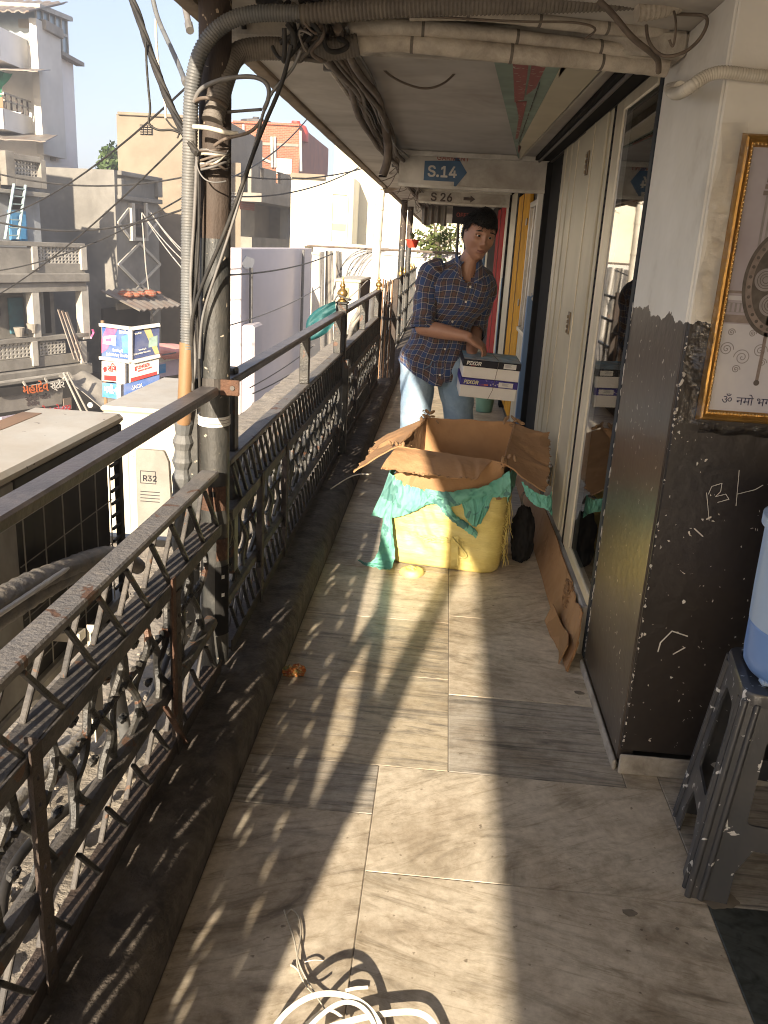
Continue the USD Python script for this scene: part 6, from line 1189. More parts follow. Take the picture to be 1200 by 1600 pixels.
ii, jj = np.nonzero(keep); f = np.stack([ii * nu + jj, ii * nu + jj + 1, (ii + 1) * nu + jj + 1, (ii + 1) * nu + jj], 1); f3 = np.vstack([f[:, [0, 1, 2]], f[:, [0, 2, 3]]])
sh_ = obj('shirt', (P.reshape(-1, 3), f3), 'shirt', person, smooth=True, uv=UV.reshape(-1, 2))
def sleeve(ps, rs, nm='sleeve', seed=1.0, rot=0.0, parent=person, v0=0.0):
    c = bez(ps, 34); r = np.interp(np.linspace(0, 1, 34), np.linspace(0, 1, len(rs)), rs); t_ = np.gradient(c, axis=0); t_ /= np.linalg.norm(t_, axis=1, keepdims=True); a = np.cross(t_, [0, 1.0, .0]); a /= np.linalg.norm(a, axis=1, keepdims=True); b = np.cross(t_, a); n = 49; th = np.linspace(0, 2 * np.pi, n) + rot; P = np.zeros((34, n, 3)); uvs = np.zeros((34, n, 2)); L = np.r_[0, np.cumsum(np.linalg.norm(np.diff(c, axis=0), axis=1))]
    for i in range(34):
        for j in range(n):
            q = meshkit.fbm(np.array([math.cos(th[j]) * 1.3, math.sin(th[j]) * 1.3 + 5, i * .22 + seed]), 3) - .5; P[i, j] = c[i] + (a[i] * math.cos(th[j]) + b[i] * math.sin(th[j])) * (r[i] + .016 * q + .002 * math.sin(i * 1.1 + 2 * math.cos(th[j])))
            uvs[i, j] = (th[j] * .058 + .02 * q, L[i] + v0 + .03 * q)
    ii, jj = np.meshgrid(np.arange(33), np.arange(n - 1), indexing='ij'); f = np.stack([ii * n + jj, ii * n + jj + 1, (ii + 1) * n + jj + 1, (ii + 1) * n + jj], -1).reshape(-1, 4); f3 = np.vstack([f[:, [0, 1, 2]], f[:, [0, 2, 3]]]); return obj(nm, (P.reshape(-1, 3), f3), 'shirt', parent, smooth=True, uv=uvs.reshape(-1, 2))
sleeve([shR + V(.06, .02, .035), shR + V(.012, 0, .006), shR * .5 + elR * .5 + V(-.006, 0, 0), elR + V(0, .008, .03)], [.055, .070, .066, .060, .058], seed=1.0)
sleeve([elR + V(0, .012, .050), elR + V(0, .008, .02), elR + V(0, .004, -.004)], [.062, .066, .063], 'cuff', 3.0, v0=.2)
sleeve([shL + V(-.06, -.02, .03), shL, shL * .5 + elL * .5, elL + V(0, .008, .0), elL * .75 + wrL * .25], [.055, .070, .064, .060, .055], seed=5.0)
# collar wings and placket
def patch(pts4, nm, seed, n=10):
    a, b, c, d = [V(*q) for q in pts4]; P = np.array([[(a * (1 - u) + b * u) * (1 - w) + (d * (1 - u) + c * u) * w + fwd * (.006 * math.sin(u * 3.1) + .004 * math.sin(w * 3.1)) for u in np.linspace(0, 1, n)] for w in np.linspace(0, 1, n)]); uvs = np.array([[(u * .07 + seed, w * .06) for u in np.linspace(0, 1, n)] for w in np.linspace(0, 1, n)]).reshape(-1, 2); ii, jj = np.meshgrid(np.arange(n - 1), np.arange(n - 1), indexing='ij'); f = np.stack([ii * n + jj, ii * n + jj + 1, (ii + 1) * n + jj + 1, (ii + 1) * n + jj], -1).reshape(-1, 4)
    Q = P.reshape(-1, 3); f3 = np.vstack([f[:, [0, 1, 2]], f[:, [0, 2, 3]]]); obj(nm, (np.vstack([Q, Q - fwd * .003]), np.vstack([f3, f3[:, ::-1] + len(Q)])), 'shirt', person, smooth=True, uv=np.vstack([uvs, uvs]))
patch([(.030, 4.578, 1.375), (.055, 4.535, 1.345), (.075, 4.508, 1.245), (.020, 4.528, 1.275)], 'collar', .1)
patch([(.165, 4.59, 1.365), (.140, 4.545, 1.335), (.135, 4.515, 1.235), (.190, 4.54, 1.265)], 'collar', .3)
patch([(.020, 4.60, 1.345), (.092, 4.655, 1.395), (.092, 4.668, 1.355), (.012, 4.61, 1.325)], 'collar', .5); patch([(.092, 4.655, 1.395), (.168, 4.61, 1.36), (.175, 4.62, 1.32), (.092, 4.668, 1.355)], 'collar', .6)
# placket and buttons down the front
rows = [i for i in range(4, 50)]
jc_ = int(np.argmin(np.abs(th2 - .03))); pl = np.array([[P_sh[i, jc_ + dj] + fwd * .004 for dj in (-2, -1, 0, 1, 2)] for i in rows]); uvp_ = np.array([[(.02 * q, arc[i]) for q in range(5)] for i in rows]).reshape(-1, 2); n = len(rows); ii, jj = np.meshgrid(np.arange(n - 1), np.arange(4), indexing='ij'); f = np.stack([ii * 5 + jj, ii * 5 + jj + 1, (ii + 1) * 5 + jj + 1, (ii + 1) * 5 + jj], -1).reshape(-1, 4); obj('placket', (pl.reshape(-1, 3), np.vstack([f[:, [0, 1, 2]], f[:, [0, 2, 3]]])), 'shirt', person, smooth=True, uv=uvp_)
for i in (6, 16, 26, 36, 46): g = G(); g.lathe([(.001, .003), (.0055, .0025), (.0055, 0)], P_sh[i, jc_] + fwd * .005, 12, fwd); obj('button', g, 'strap', person)
# jeans
jl = [m3.Manifold.batch_hull([ball(waist + V(-.075, 0, -.05), .083), ball(waist + V(.06, .02, -.05), .083), ball(hipR + V(-.01, 0, .0), .098), ball(hipL + V(.01, 0, 0), .098)])]
jl += chain([hipR + V(-.004, 0, -.02), hipR * .5 + kneeR * .5, kneeR, ankR + V(0, 0, .03)], [.102, .088, .074, .064]) + chain([hipL + V(.01, 0, -.02), hipL * .5 + kneeL * .5 + V(.01, 0, 0), kneeL, ankL + V(0, 0, .03)], [.102, .088, .074, .064])
jm = smooth_of(union(jl), .016, 6); q = np.asarray(jm.vertices).copy(); nn = np.array([meshkit.fbm(p * (9, 9, 16) + 2, 4) - .5 for p in q]); q = q + np.asarray(jm.vertex_normals) * (.020 * nn)[:, None]; je = obj('jeans', (q, np.asarray(jm.faces)), 'denim', person, smooth=True)
c = bez([hipR + V(-.085, -.045, .055), hipR + V(-.06, -.092, .008), hipR + V(.0, -.105, -.012), hipR + V(.055, -.108, .006), hipR + V(.065, -.105, .03)], 30); g = G(); g.tube(c, .004, 6); obj('pocket_seam', g, 'denim_dark', je)
c = bez([pel + V(.0, -.118, .0), pel + V(.005, -.112, -.07), pel + V(.012, -.085, -.12)], 16); g = G(); g.tube(c, .0035, 6); obj('fly_seam', g, 'denim_dark', je)
for s, an in ((-1, ankR), (1, ankL)):
    hull = m3.Manifold.batch_hull([ball(an + V(0, .02, -.035), .038), ball(an + V(.01 * s, -.10, -.045), .036), ball(an + V(.02 * s, -.17, -.052), .026)]).trim_by_plane([0, 0, 1.0], .004); t_ = smooth_of(hull, .02, 3); obj('shoe', (np.asarray(t_.vertices), np.asarray(t_.faces)), 'leather', person, smooth=40)
# ---------------------------------------------------------------- the two shoe boxes
bx, by = V(.990, .07, -.045), V(-.12, .985, .10)
bx /= np.linalg.norm(bx); by -= bx * (by @ bx); by /= np.linalg.norm(by); bz = np.cross(bx, by)
RB = np.stack([bx, by, bz], 1)
def shoebox(o, label, lid, W=.292, D=.20, Hh=.098, dx=0.0):
    t = thing('shoe_box', o, label, 'box'); M = np.eye(4); M[:3, :3] = RB; M[:3, 3] = o
    def B(lo, hi, mt, nm, par=t, ch=.0012): g = G(); v, f = cbox(lo, hi, ch); g.add(v @ RB.T + o, f); return obj(nm, g, mt, par)
    B((.004, .004, 0), (W - .004, D - .004, Hh - .034), 'paper_white', 'box_body'); l = B((0, 0, Hh - .036), (W, D, Hh), lid, 'lid')
    return t, l, B, M
o1 = aty(716, 619, 4.345); o2 = o1 + bz * .1002 + bx * .002
t1, l1, B1_, M1 = shoebox(o1, 'lower white shoe box with purple lettered lid edge', 'purple')
t2, l2, B2_, M2_ = shoebox(o2, 'upper white shoe box with black lid edge under the man’s hand', 'lid_dark', Hh=.094)
def onlid(M, par, poly, mt, nm, lvl=1):
    g = G(); g.poly(poly, 0, .0006, M @ np.array([[1, 0, 0, 0], [0, 0, -1, -.0002 - .0007 * (lvl - 1)], [0, 1, 0, 0], [0, 0, 0, 1.0]])); obj(nm, g, mt, par)
for M, par, Hh, c1 in ((M1, l1, .098, 'print_cream'), (M2_, l2, .094, 'print_white')):
    onlid(M, par, affinity.skew(affinity.translate(text_poly('PIXOR', .017, bold=3), .016, Hh - .027), xs=8, origin=(.016, Hh - .027)), c1, 'lettering')
    onlid(M, par, sbox(.205 if Hh < .096 else .195, Hh - .031, .268, Hh - .006), 'print_white', 'paper_label'); onlid(M, par, unary_union([sbox(.212, Hh - .012 - .005 * k, .245 - .004 * (k % 2), Hh - .010 - .005 * k) for k in range(3)]), 'print_grey', 'paper_label', 2)
onlid(M2_, l2, affinity.translate(text_poly('SHOES', .005), .040, .061), 'print_red', 'lettering'); onlid(M1, l1, affinity.translate(text_poly('A.I.R', .006), .098, .068), 'print_red', 'lettering'); onlid(M1, l1, sbox(.120, .069, .142, .075), 'print_orange', 'print_mark'); onlid(M1, l1, unary_union([Point(.155 + .012 * k, .074 + .006 * (k % 2)).buffer(.0035) for k in range(4)]), 'print_lav', 'print_mark')
B2_((.004, .004, .0942), (.288, .196, .0948), 'lid_print', 'lid_picture', l2, 0)
def PB(M, x, y, z): return (M @ V(x, y, z, 1))[:3]
t = thing('string', PB(M2_, .18, .1, .1), 'thin string tied round the two shoe boxes', 'string')
g = G(); g.tube([PB(M2_, .158, .2, .097), PB(M2_, .178, -.003, .097), PB(M1, .168, -.003, .05), PB(M1, .150, -.003, -.002), PB(M1, .15, .2, -.003), PB(M2_, .158, .203, .097)], .0013, 5); obj('string', g, 'cable_brown', t)
# ================================================================ BUILDINGS ACROSS THE STREET
class Face:                                           # an upright wall plane: through the direction (u, v) at depth Y, running towards azimuth a
    def __init__(s, u, v, Y, a):
        s.o = aty(u, v, Y); a = math.radians(a); s.d = np.array([math.sin(a), math.cos(a), 0]); s.n = np.array([math.cos(a), -math.sin(a), 0]); s.M = np.eye(4); s.M[:3, 0], s.M[:3, 1], s.M[:3, 2], s.M[:3, 3] = s.d, (0, 0, 1), s.n, (s.o[0], s.o[1], 0)
    def p(s, u, v): r = ray(u, v); k = ((s.o - EYE) @ s.n) / (r @ s.n); q = EYE + r * k; return np.array([(q - s.o) @ s.d, q[2]])
    def rect(s, u0, v0, u1, v1):
        vm, um = (v0 + v1) / 2, (u0 + u1) / 2; return s.p(u0, vm)[0], s.p(um, v1)[1], s.p(u1, vm)[0], s.p(um, v0)[1]
    def box(s, g, r, o0, o1, ch=0.0): v, f = cbox((r[0], r[1], o0), (r[2], r[3], o1), ch); return g.add(v @ s.M[:3, :3].T + s.M[:3, 3], f)
    def poly(s, g, pg, o0, o1): M = s.M.copy(); M[:3, 3] = s.M[:3, 3] + s.n * o0; return g.poly(pg, 0, o1 - o0, M)
    def w(s, a, z, o=0.0): return s.M[:3, 3] + s.d * a + np.array([0, 0, z]) + s.n * o
def put(F, par, nm, mt, rects, o0, o1, ch=0.0, each=True, **k):
    out = None
    for r in rects:
        g = G(); F.box(g, F.rect(*r) if len(r) == 4 else r[4:], o0, o1, ch); out = obj(nm, g, mt, par, **k)
    return out
def jali(F, par, r, o, mt='b_trim', nx=8, nz=4, name='jali_panel'):
    s0, z0, s1, z1 = r; pg = sbox(s0, z0, s1, z1); cw, chh = (s1 - s0) / nx, (z1 - z0) / nz; hol = []
    for i in range(nx):
        for j in range(nz):
            c = (s0 + (i + .5) * cw, z0 + (j + .5) * chh)
            hol.append(affinity.scale(Point(*c).buffer(1, 3), cw * .40, chh * .40) if (i + j) % 2 else affinity.rotate(sbox(c[0] - cw * .28, c[1] - chh * .28, c[0] + cw * .28, c[1] + chh * .28), 45))
    g = G(); F.poly(g, pg.difference(unary_union(hol)), o, o + .06); obj(name, g, mt, par)
def bthing(name, F, label, cat='building'): return thing(name, (F.o[0], F.o[1], GZ), label, cat)
GZ = -6.2
# ---- grey old building with pierced balcony parapets (left edge)
B2 = Face(60, 400, 25.0, 22)
t = bthing('balcony_house', B2, 'weathered grey house at the left edge with pierced balcony parapets and a blue door')
zr = lambda F, u, v: F.p(u, v)[1]; sr = lambda F, u, v: F.p(u, v)[0]
s0, s1 = sr(B2, -120, 400), sr(B2, 97, 330); put(B2, t, 'wall', 'b_oldblue', [(0, 0, 0, 0, s0, zr(B2, 60, 378) - .9, s1, zr(B2, 60, 292))], -5, -.9)
sA, sB = sr(B2, -160, 400), sr(B2, 134, 470)
put(B2, t, 'wall', 'b_old', [(0, 0, 0, 0, sA, GZ, sB - .05, zr(B2, 60, 452))], -5, -1.3)
put(B2, t, 'floor_slab', 'b_old', [(0, 0, 0, 0, sA, zr(B2, 60, 441), sB + .06, zr(B2, 60, 427)), (0, 0, 0, 0, sA, zr(B2, 60, 594), sB, zr(B2, 60, 576))], -5, .16, .02)
put(B2, t, 'fascia_beam', 'b_old', [(0, 0, 0, 0, sA, zr(B2, 60, 456), sB, zr(B2, 60, 442))], -.2, .06)
put(B2, t, 'balcony_column', 'b_trim', [(50, 446, 61, 530), (127, 446, 138, 530), (-30, 446, -20, 530)], -.22, .05, .01)
# parapets of the two balconies: base, coping, posts and pierced panels
for v0, v1, nm in ((378, 428, 'upper'), (526, 578, 'lower')):
    put(B2, t, 'parapet_coping', 'b_old', [(0, 0, 0, 0, sA, zr(B2, 60, v0 + 7), sB + .04, zr(B2, 60, v0))], -.16, .05, .01)
    if nm == 'upper': put(B2, t, 'parapet', 'b_old', [(-90, v0 + 7, 52, v1), (52, v0 + 34, 133, v1)], -.12, 0)
    else: put(B2, t, 'parapet', 'b_old', [(-90, v0 + 36, 139, v1)], -.12, 0)
    put(B2, t, 'parapet_post', 'b_trim', [(49, v0 + 7, 58, v1 - 6), (125, v0 + 7, 134, v1 - 6)], -.16, .06, .01)
for r, k in (((59, 386, 125, 412), 12), ((64, 534, 104, 554), 7), ((120, 534, 131, 554), 2), ((0, 536, 50, 560), 8), ((-60, 536, -5, 560), 8)): jali(B2, t, B2.rect(*r), -.10, nx=k, nz=5 if k == 12 else 4)
put(B2, t, 'door', 'teal_wood', [(5, 478, 26, 527), (62, 470, 83, 527)], -1.29, -1.22, .01); put(B2, t, 'dark_opening', 'shop_dark', [(-30, 450, 4, 527), (27, 450, 48, 500), (104, 452, 126, 527)], -1.29, -1.27)
put(B2, t, 'wall_pier', 'b_oldblue', [(86, 448, 103, 527)], -1.29, -.9)
d = put(B2, t, 'door', 'door_blue', [(48, 331, 75, 378)], -.89, -.84, .01)
put(B2, d, 'panel', 'door_blue', [(50, 338, 60, 356), (63, 338, 73, 356), (50, 360, 60, 376), (63, 360, 73, 376)], -.838, -.82, .006); put(B2, d, 'transom', 'shop_dark', [(50, 311, 72, 329)], -.89, -.87)
put(B2, t, 'lintel_shade', 'b_old', [(0, 298, 92, 304), (36, 304, 88, 307)], -.9, -.35, .01)
put(B2, t, 'upper_storey', 'b_old', [(0, 0, 0, 0, sA, zr(B2, 60, 292) + .002, sr(B2, -12, 300), 4.9)], -6, -1.45, .02)
# roof parapet: lit front, shaded return
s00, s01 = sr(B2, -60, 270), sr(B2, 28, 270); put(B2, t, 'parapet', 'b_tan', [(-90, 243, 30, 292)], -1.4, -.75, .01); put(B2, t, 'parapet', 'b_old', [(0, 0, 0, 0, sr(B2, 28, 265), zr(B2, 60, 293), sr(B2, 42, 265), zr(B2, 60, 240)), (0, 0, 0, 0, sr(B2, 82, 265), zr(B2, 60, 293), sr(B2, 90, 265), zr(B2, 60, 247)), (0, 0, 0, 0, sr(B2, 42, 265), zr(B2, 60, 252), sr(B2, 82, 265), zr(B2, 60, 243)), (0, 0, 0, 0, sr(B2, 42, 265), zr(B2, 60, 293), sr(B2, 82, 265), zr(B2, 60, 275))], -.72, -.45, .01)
jali(B2, t, B2.rect(43, 252, 82, 277), -.66, nx=8, nz=4); jali(B2, t, B2.rect(4, 255, 26, 280), -.74, nx=5, nz=4)
t2 = thing('ladder', B2.w(sr(B2, 30, 340), -1.2, .2), 'pale green wooden ladder leaning against the blue door wall', 'ladder')
for (a, b) in (((36, 288), (8, 374)), ((54, 290), (28, 374))): g = G(); p, q = B2.w(*B2.p(*a), -.35), B2.w(*B2.p(*b), .0); g.bar(p, q, .07, .05); obj('rail', g, 'ladder', t2)
for k in range(7): q = (k + .5) / 7; g = G(); g.bar(B2.w(*B2.p(36 - 28 * q, 288 + 86 * q), -.35 + .35 * q), B2.w(*B2.p(54 - 26 * q, 290 + 84 * q), -.35 + .35 * q), .05, .03); obj('rung', g, 'ladder', t2)
t2 = thing('folded_sheet', B2.w(sr(B2, 105, 520), .0, .1), 'bent metal roofing sheet hung over the lower balcony parapet', 'sheet')
for k in range(3): g = G(); g.bar(B2.w(*B2.p(97 + 6 * k, 484 + 2 * k), -.15), B2.w(*B2.p(108 + 6 * k, 560 + 2 * k), .25 + .03 * k), .14, .03); obj('fold', g, 'tin', t2)
t2 = thing('pink_rag', B2.w(sr(B2, 138, 520), .0, .1), 'small pink rag hanging on the corner of the lower balcony', 'cloth'); g = G(); P = np.array([[B2.w(*B2.p(135 + 4 * q + 2 * math.sin(s * 5), 514 + 14 * s), .2 + .06 * math.sin(q * 6)) for q in np.linspace(0, 1, 6)] for s in np.linspace(0, 1, 7)]); g.grid(P, thick=.01); obj('rag', g, 'sign_pink', t2, smooth=True)
for k, (u, v) in enumerate(((52, 520), (32, 526))): t2 = thing('flower_pot', B2.w(*B2.p(u, v), -.05), ['small clay pot on the lower balcony beside its middle column', 'small grey pot on the lower balcony parapet'][k], 'pot'); g = G(); g.lathe([(.001, 0), (.10, 0), (.15, .22), (.16, .26), (.13, .26), (.001, .2)], B2.w(*B2.p(u, v), -.03), 12); obj('pot', g, 'b_concrete', t2)
# signs and tarpaulin below the balcony
t2 = thing('shop_awning_frame', B2.w(0, -1, 1), 'thin white steel frame above the orange lettered shop sign', 'frame')
for a, b in (((-40, 606), (80, 586)), ((-40, 592), (72, 577)), ((33, 583), (39, 592)), ((72, 577), (80, 586)), ((0, 590), (6, 600)), ((64, 587), (71, 578))): g = G(); g.bar(B2.w(*B2.p(*a), .9), B2.w(*B2.p(*b), .9), .05, .05); obj('bar', g, 'b_trim', t2)
def signq(F, name, label, q, mt, txt, tmt, h, o, tu, tv, font='NotoSansGujarati-Regular', cat='sign', sl=0.0, bold=1):
    t = thing(name, F.w(*F.p(*q[0]), o), label, cat); pg = Polygon([F.p(*k) for k in q]); g = G(); F.poly(g, pg, o - .06, o); b = obj('board', g, mt, t)
    for tx, u, v, hh, m2 in ([(txt, tu, tv, h, tmt)] if isinstance(txt, str) else txt):
        x, z = F.p(u, v); a2 = F.p(*q[3]), F.p(*q[2]); ang = math.degrees(math.atan2(a2[1][1] - a2[0][1], a2[1][0] - a2[0][0])); g = G(); F.poly(g, affinity.rotate(affinity.translate(text_poly(tx, hh, font, bold), x, z), ang, origin=(x, z)), o + .002, o + .012); obj('lettering', g, m2, b)
    return t, b
signq(B2, 'shop_sign', 'dark shop sign with orange and white lettering under the old balcony', [(-40, 601), (78, 590), (74, 598), (-40, 614)], 'shop_dark', [('મહાદેવ', -2, 610, .26, 'print_orange'), ('સ્ટોર', 42, 602, .2, 'print_white')], 0, .26, .95, 0, 0)
signq(B2, 'shop_banner', 'grey printed banner between the two lettered shop signs', [(-40, 614), (66, 599), (64, 626), (-40, 640)], 'tarp', [('સિલાઈ મશીન', 6, 621, .13, 'faded_dark_text'), ('રીપેરીંગ', 8, 629, .12, 'faded_dark_text')], 0, 0, .85, 0, 0)
signq(B2, 'shop_banner', 'mauve shop banner with dark red Gujarati lettering, lowest at the left edge', [(-40, 644), (68, 627), (66, 642), (-40, 664)], 'sign_mauve', [('જયદેવ', 3, 648, .25, 'print_red'), ('સેન્ટર', 44, 640, .22, 'print_red')], 0, 0, 1.05, 0, 0)
t2 = thing('tarpaulin', B2.w(sr(B2, 95, 600), -2.2, 1), 'sagging grey tarpaulin stretched out below the old balcony', 'tarpaulin')
c4 = [B2.w(*B2.p(72, 584), .5), B2.w(*B2.p(116, 578), .5), B2.w(*B2.p(132, 606), 2.0), B2.w(*B2.p(84, 624), 2.0)]; P = np.array([[(c4[0] * (1 - q) + c4[1] * q) * (1 - s) + (c4[3] * (1 - q) + c4[2] * q) * s + (0, 0, -.18 * math.sin(q * 3.14) * math.sin(s * 3.14) + .05 * math.sin(q * 9 + s * 4)) for q in np.linspace(0, 1, 16)] for s in np.linspace(0, 1, 12)]); g = G(); g.grid(P, thick=.02); obj('sheet', g, 'tarp', t2, smooth=True)
g = G(); g.bar(B2.w(*B2.p(92, 622), 2.02), B2.w(*B2.p(147, 612), 2.05), .22, .06); obj('plank', g, 'old_wood', t2)
t2 = thing('shop_row', B2.w(0, -3, 0), 'dark open shop fronts under the tarpaulin', 'shop'); put(B2, t2, 'dark_opening', 'shop_dark', [(0, 0, 0, 0, sA, GZ, sr(B2, 158, 600), zr(B2, 60, 596))], -1.25, -.05)
put(B2, t2, 'shutter', 'tin', [(100, 622, 112, 640)], -.04, .0)
for u0, v0, u1, v1 in ((48, 575, 80, 640), (54, 575, 90, 640)): g = G(); g.tube([B2.w(*B2.p(u0, v0), 1.3), B2.w(*B2.p(u1, v1), 1.3)], .03, 6); obj('pole', g, 'b_trim', t2)

# ---- white tower behind
yF = 40.0
F1 = Face(30, 350, yF, 90); sx1 = aty(64, 350, yF)[0]
t = bthing('white_tower', F1, 'tall white apartment building at upper left with balconies and a glazed roof room')
zf = lambda u, v: aty(u, v, yF)[2]
R1 = Face(66, 350, yF, -2)                            # its street side
a0, a1 = R1.p(66, 200)[0], R1.p(119, 200)[0]
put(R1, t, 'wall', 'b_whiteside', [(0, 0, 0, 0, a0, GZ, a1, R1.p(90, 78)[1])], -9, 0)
xw0, xw1 = F1.p(-140, 200)[0], F1.p(64, 200)[0]
g = G(); top = R1.p(62, 14)[1]; top2 = R1.p(113, 35)[1]; pg = Polygon([(a0, R1.p(62, 72)[1]), (a1 - .6, R1.p(113, 88)[1]), (a1 - .6, top2), (a0, top)]); R1.poly(g, pg, -6, -.02); gl = obj('roof_room', g, 'glass_far', t)
g = G()
for k in range(6): s_ = a0 + (a1 - .6 - a0) * k / 5; z1_ = top + (top2 - top) * k / 5; z0_ = pg.bounds[1] + .1; R1.box(g, (s_ - .05, z0_, s_ + .05, z1_), -.02, .05)
R1.poly(g, LineString([(a0, (top + R1.p(62, 72)[1]) / 2), (a1 - .6, (top2 + R1.p(113, 88)[1]) / 2)]).buffer(.06), -.02, .05); R1.poly(g, LineString([(a0, top), (a1 - .5, top2)]).buffer(.10), -3, .25); obj('glazing_bars', g, 'b_trim', gl)
put(R1, t, 'downpipe', 'b_concrete', [(74, 100, 77, 250)], .0, .18); put(R1, t, 'sill_ledge', 'b_concrete', [(0, 0, 0, 0, R1.p(84, 80)[0], R1.p(100, 89)[1] - .12, R1.p(119, 95)[0], R1.p(100, 89)[1] + .05)], 0, .4)
put(F1, t, 'wall', 'b_old', [(0, 0, 0, 0, xw0, GZ, xw1 - .9, zf(30, 22))], -(a1 - a0) + .5, -2.4); put(F1, t, 'brick_panel', 'brick', [(-60, 36, 50, 66)], -2.39, -2.2); put(F1, t, 'corner_pier', 'b_white', [(51, 28, 62, 240)], -2.4, -.01)
put(F1, t, 'corner_beam', 'b_concrete', [(-60, 22, 62, 38)], -2.4, -.6, .02)
g = G(); P = np.array([[F1.w(xw0 + (F1.p(58, 20)[0] - xw0) * q, zf(30, 24) + 1.3 * (1 - s) + .05 * math.sin(q * 90), .8 - 4 * (1 - s)) for q in np.linspace(0, 1, 60)] for s in (0, 1)]); g.grid(P, thick=.05); obj('corrugated_roof', g, 'tin', t)
for (v0, v1, uu, so) in ((57, 101, 32, 2.0), (179, 204, 39, 2.0)):          # sunlit balcony fronts and their shaded returns
    xe = F1.p(uu, v0)[0]; z1_, z0_ = zf(20, v0), zf(20, v1)
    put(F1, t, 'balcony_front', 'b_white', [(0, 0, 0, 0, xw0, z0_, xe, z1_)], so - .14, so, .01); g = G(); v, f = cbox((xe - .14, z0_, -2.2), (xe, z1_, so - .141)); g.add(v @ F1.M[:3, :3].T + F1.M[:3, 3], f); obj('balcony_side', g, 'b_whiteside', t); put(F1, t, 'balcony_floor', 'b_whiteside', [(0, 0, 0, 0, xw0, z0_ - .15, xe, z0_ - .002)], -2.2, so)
for (v, ue, nm) in ((104, 86, 'awning'), (206, 97, 'awning')):
    z_ = zf(20, v); g = G(); xe = F1.p(ue - 12, v)[0]; P = np.array([[F1.w(xw0 + (xe - xw0) * q + .8 * s * (q > .9), z_ - .55 * s - .02 * math.sin(q * 60), -.3 + 3.0 * s) for q in np.linspace(0, 1, 30)] for s in (0, 1)]); g.grid(P, thick=.04); obj(nm, g, 'tin', t)
put(F1, t, 'dark_opening', 'shop_dark', [(-60, 108, 50, 160), (-60, 208, 50, 246)], -2.39, -2.3); w_ = put(F1, t, 'window', 'b_trim', [(14, 222, 38, 246)], -2.29, -2.2); put(F1, w_, 'pane', 'glass_far', [(17, 226, 24, 246), (27, 226, 36, 246)], -2.19, -2.15)
xe = F1.p(38, 165)[0]
for k in range(16): s_ = xe - .15 - k * .32; g = G(); F1.box(g, (s_ - .13, zf(20, 178), s_ + .12, zf(20, 162)), 1.80, 1.86); obj('balustrade_slat', g, 'wood_slat', t)
for k in range(8): g = G(); c = F1.w(xe, 0, 1.7 - .5 * k); g.box((c[0] - .03, c[1] - .03, zf(20, 178)), (c[0] + .03, c[1] + .03, zf(20, 156))); obj('baluster', g, 'rusty_iron', t)
g = G(); [g.box(*(lambda c, d: (np.minimum(c, d) - .03, np.maximum(c, d) + .03))(F1.w(xe, zf(20, v), 1.8), F1.w(xe, zf(20, v), -2.0))) for v in (155, 166)]; g.box(*(lambda c, d: (np.minimum(c, d) - .025, np.maximum(c, d) + .025))(F1.w(xe, zf(20, 157), 1.8), F1.w(xw0, zf(20, 157), 1.8))); obj('balustrade_rail', g, 'b_trim', t)
t2 = thing('green_curtain', F1.w(0, 8, 1.5), 'green curtain knotted in the middle on the white tower balcony', 'curtain')
ws = ((4, 40, 122), (7, 34, 132), (11, 24, 142), (9, 22, 152), (8, 23, 168)); P = np.array([[F1.w(*F1.p(u0 + (u1 - u0) * q, v + 2 * math.sin(q * 9)), 1.3 + .12 * math.sin(q * 18)) for q in np.linspace(0, 1, 22)] for u0, u1, v in ws]); g = G(); g.grid(P, thick=.03); obj('curtain', g, 'curtain_green', t2, smooth=True)

# ---- grey rendered house with white diamond patterns
B3 = Face(215, 365, 31.0, 9)
t = bthing('diamond_house', B3, 'grey rendered house with white diamond mouldings and one shuttered window')
put(B3, t, 'wall', 'b_grey', [(0, 0, 0, 0, B3.p(183, 400)[0], GZ, B3.p(249, 400)[0], B3.p(215, 272)[1])], -6, 0)
put(B3, t, 'parapet_frame', 'b_grey', [(183, 272, 248, 279), (183, 308, 248, 315), (183, 279, 188, 308), (241, 279, 248, 308)], .0, .16, .02)
w_ = put(B3, t, 'window_frame', 'b_trim', [(201, 317, 206, 376), (223, 317, 226, 376), (206, 371, 223, 376)], .0, .14); wn = put(B3, t, 'window', 'old_wood', [(206, 319, 223, 371)], .0, .06); put(B3, wn, 'shutter_panel', 'shop_dark', [(208, 326, 213, 352), (216, 326, 221, 352), (208, 355, 221, 368)], .06, .08)
for cy_, cx_, hh, hw_, keep in ((348, 214, 40, 30, 1), (413, 217, 33, 32, 0), (478, 219, 33, 32, 0)):
    P_ = [B3.p(cx_, cy_ - hh), B3.p(cx_ + hw_, cy_), B3.p(cx_, cy_ + hh), B3.p(cx_ - hw_, cy_)]; pg = Polygon(P_); ring_ = pg.buffer(.05).difference(pg.buffer(-.05)); 
    if keep: ring_ = ring_.difference(sbox(B3.p(200, 350)[0], -20, B3.p(227, 350)[0], 30))
    g = G(); B3.poly(g, ring_, .0, .05); obj('diamond_moulding', g, 'b_trim', t)
B3b = Face(140, 365, 31.6, 80)
t = bthing('plain_house', B3b, 'low plain grey house between the balcony house and the diamond house, partly in shadow')
put(B3b, t, 'wall', 'b_grey', [(0, 0, 0, 0, B3b.p(84, 400)[0], GZ, B3b.p(186, 400)[0], B3b.p(140, 268)[1])], -6, 0); put(B3b, t, 'cornice', 'b_concrete', [(90, 302, 178, 306), (88, 266, 182, 270)], .0, .2, .02); put(B3b, t, 'ledge', 'b_grey', [(128, 412, 184, 428)], .0, .35, .02)
jali(B3b, t, B3b.rect(97, 330, 158, 343), .002, nx=16, nz=3, name='pierced_vent')
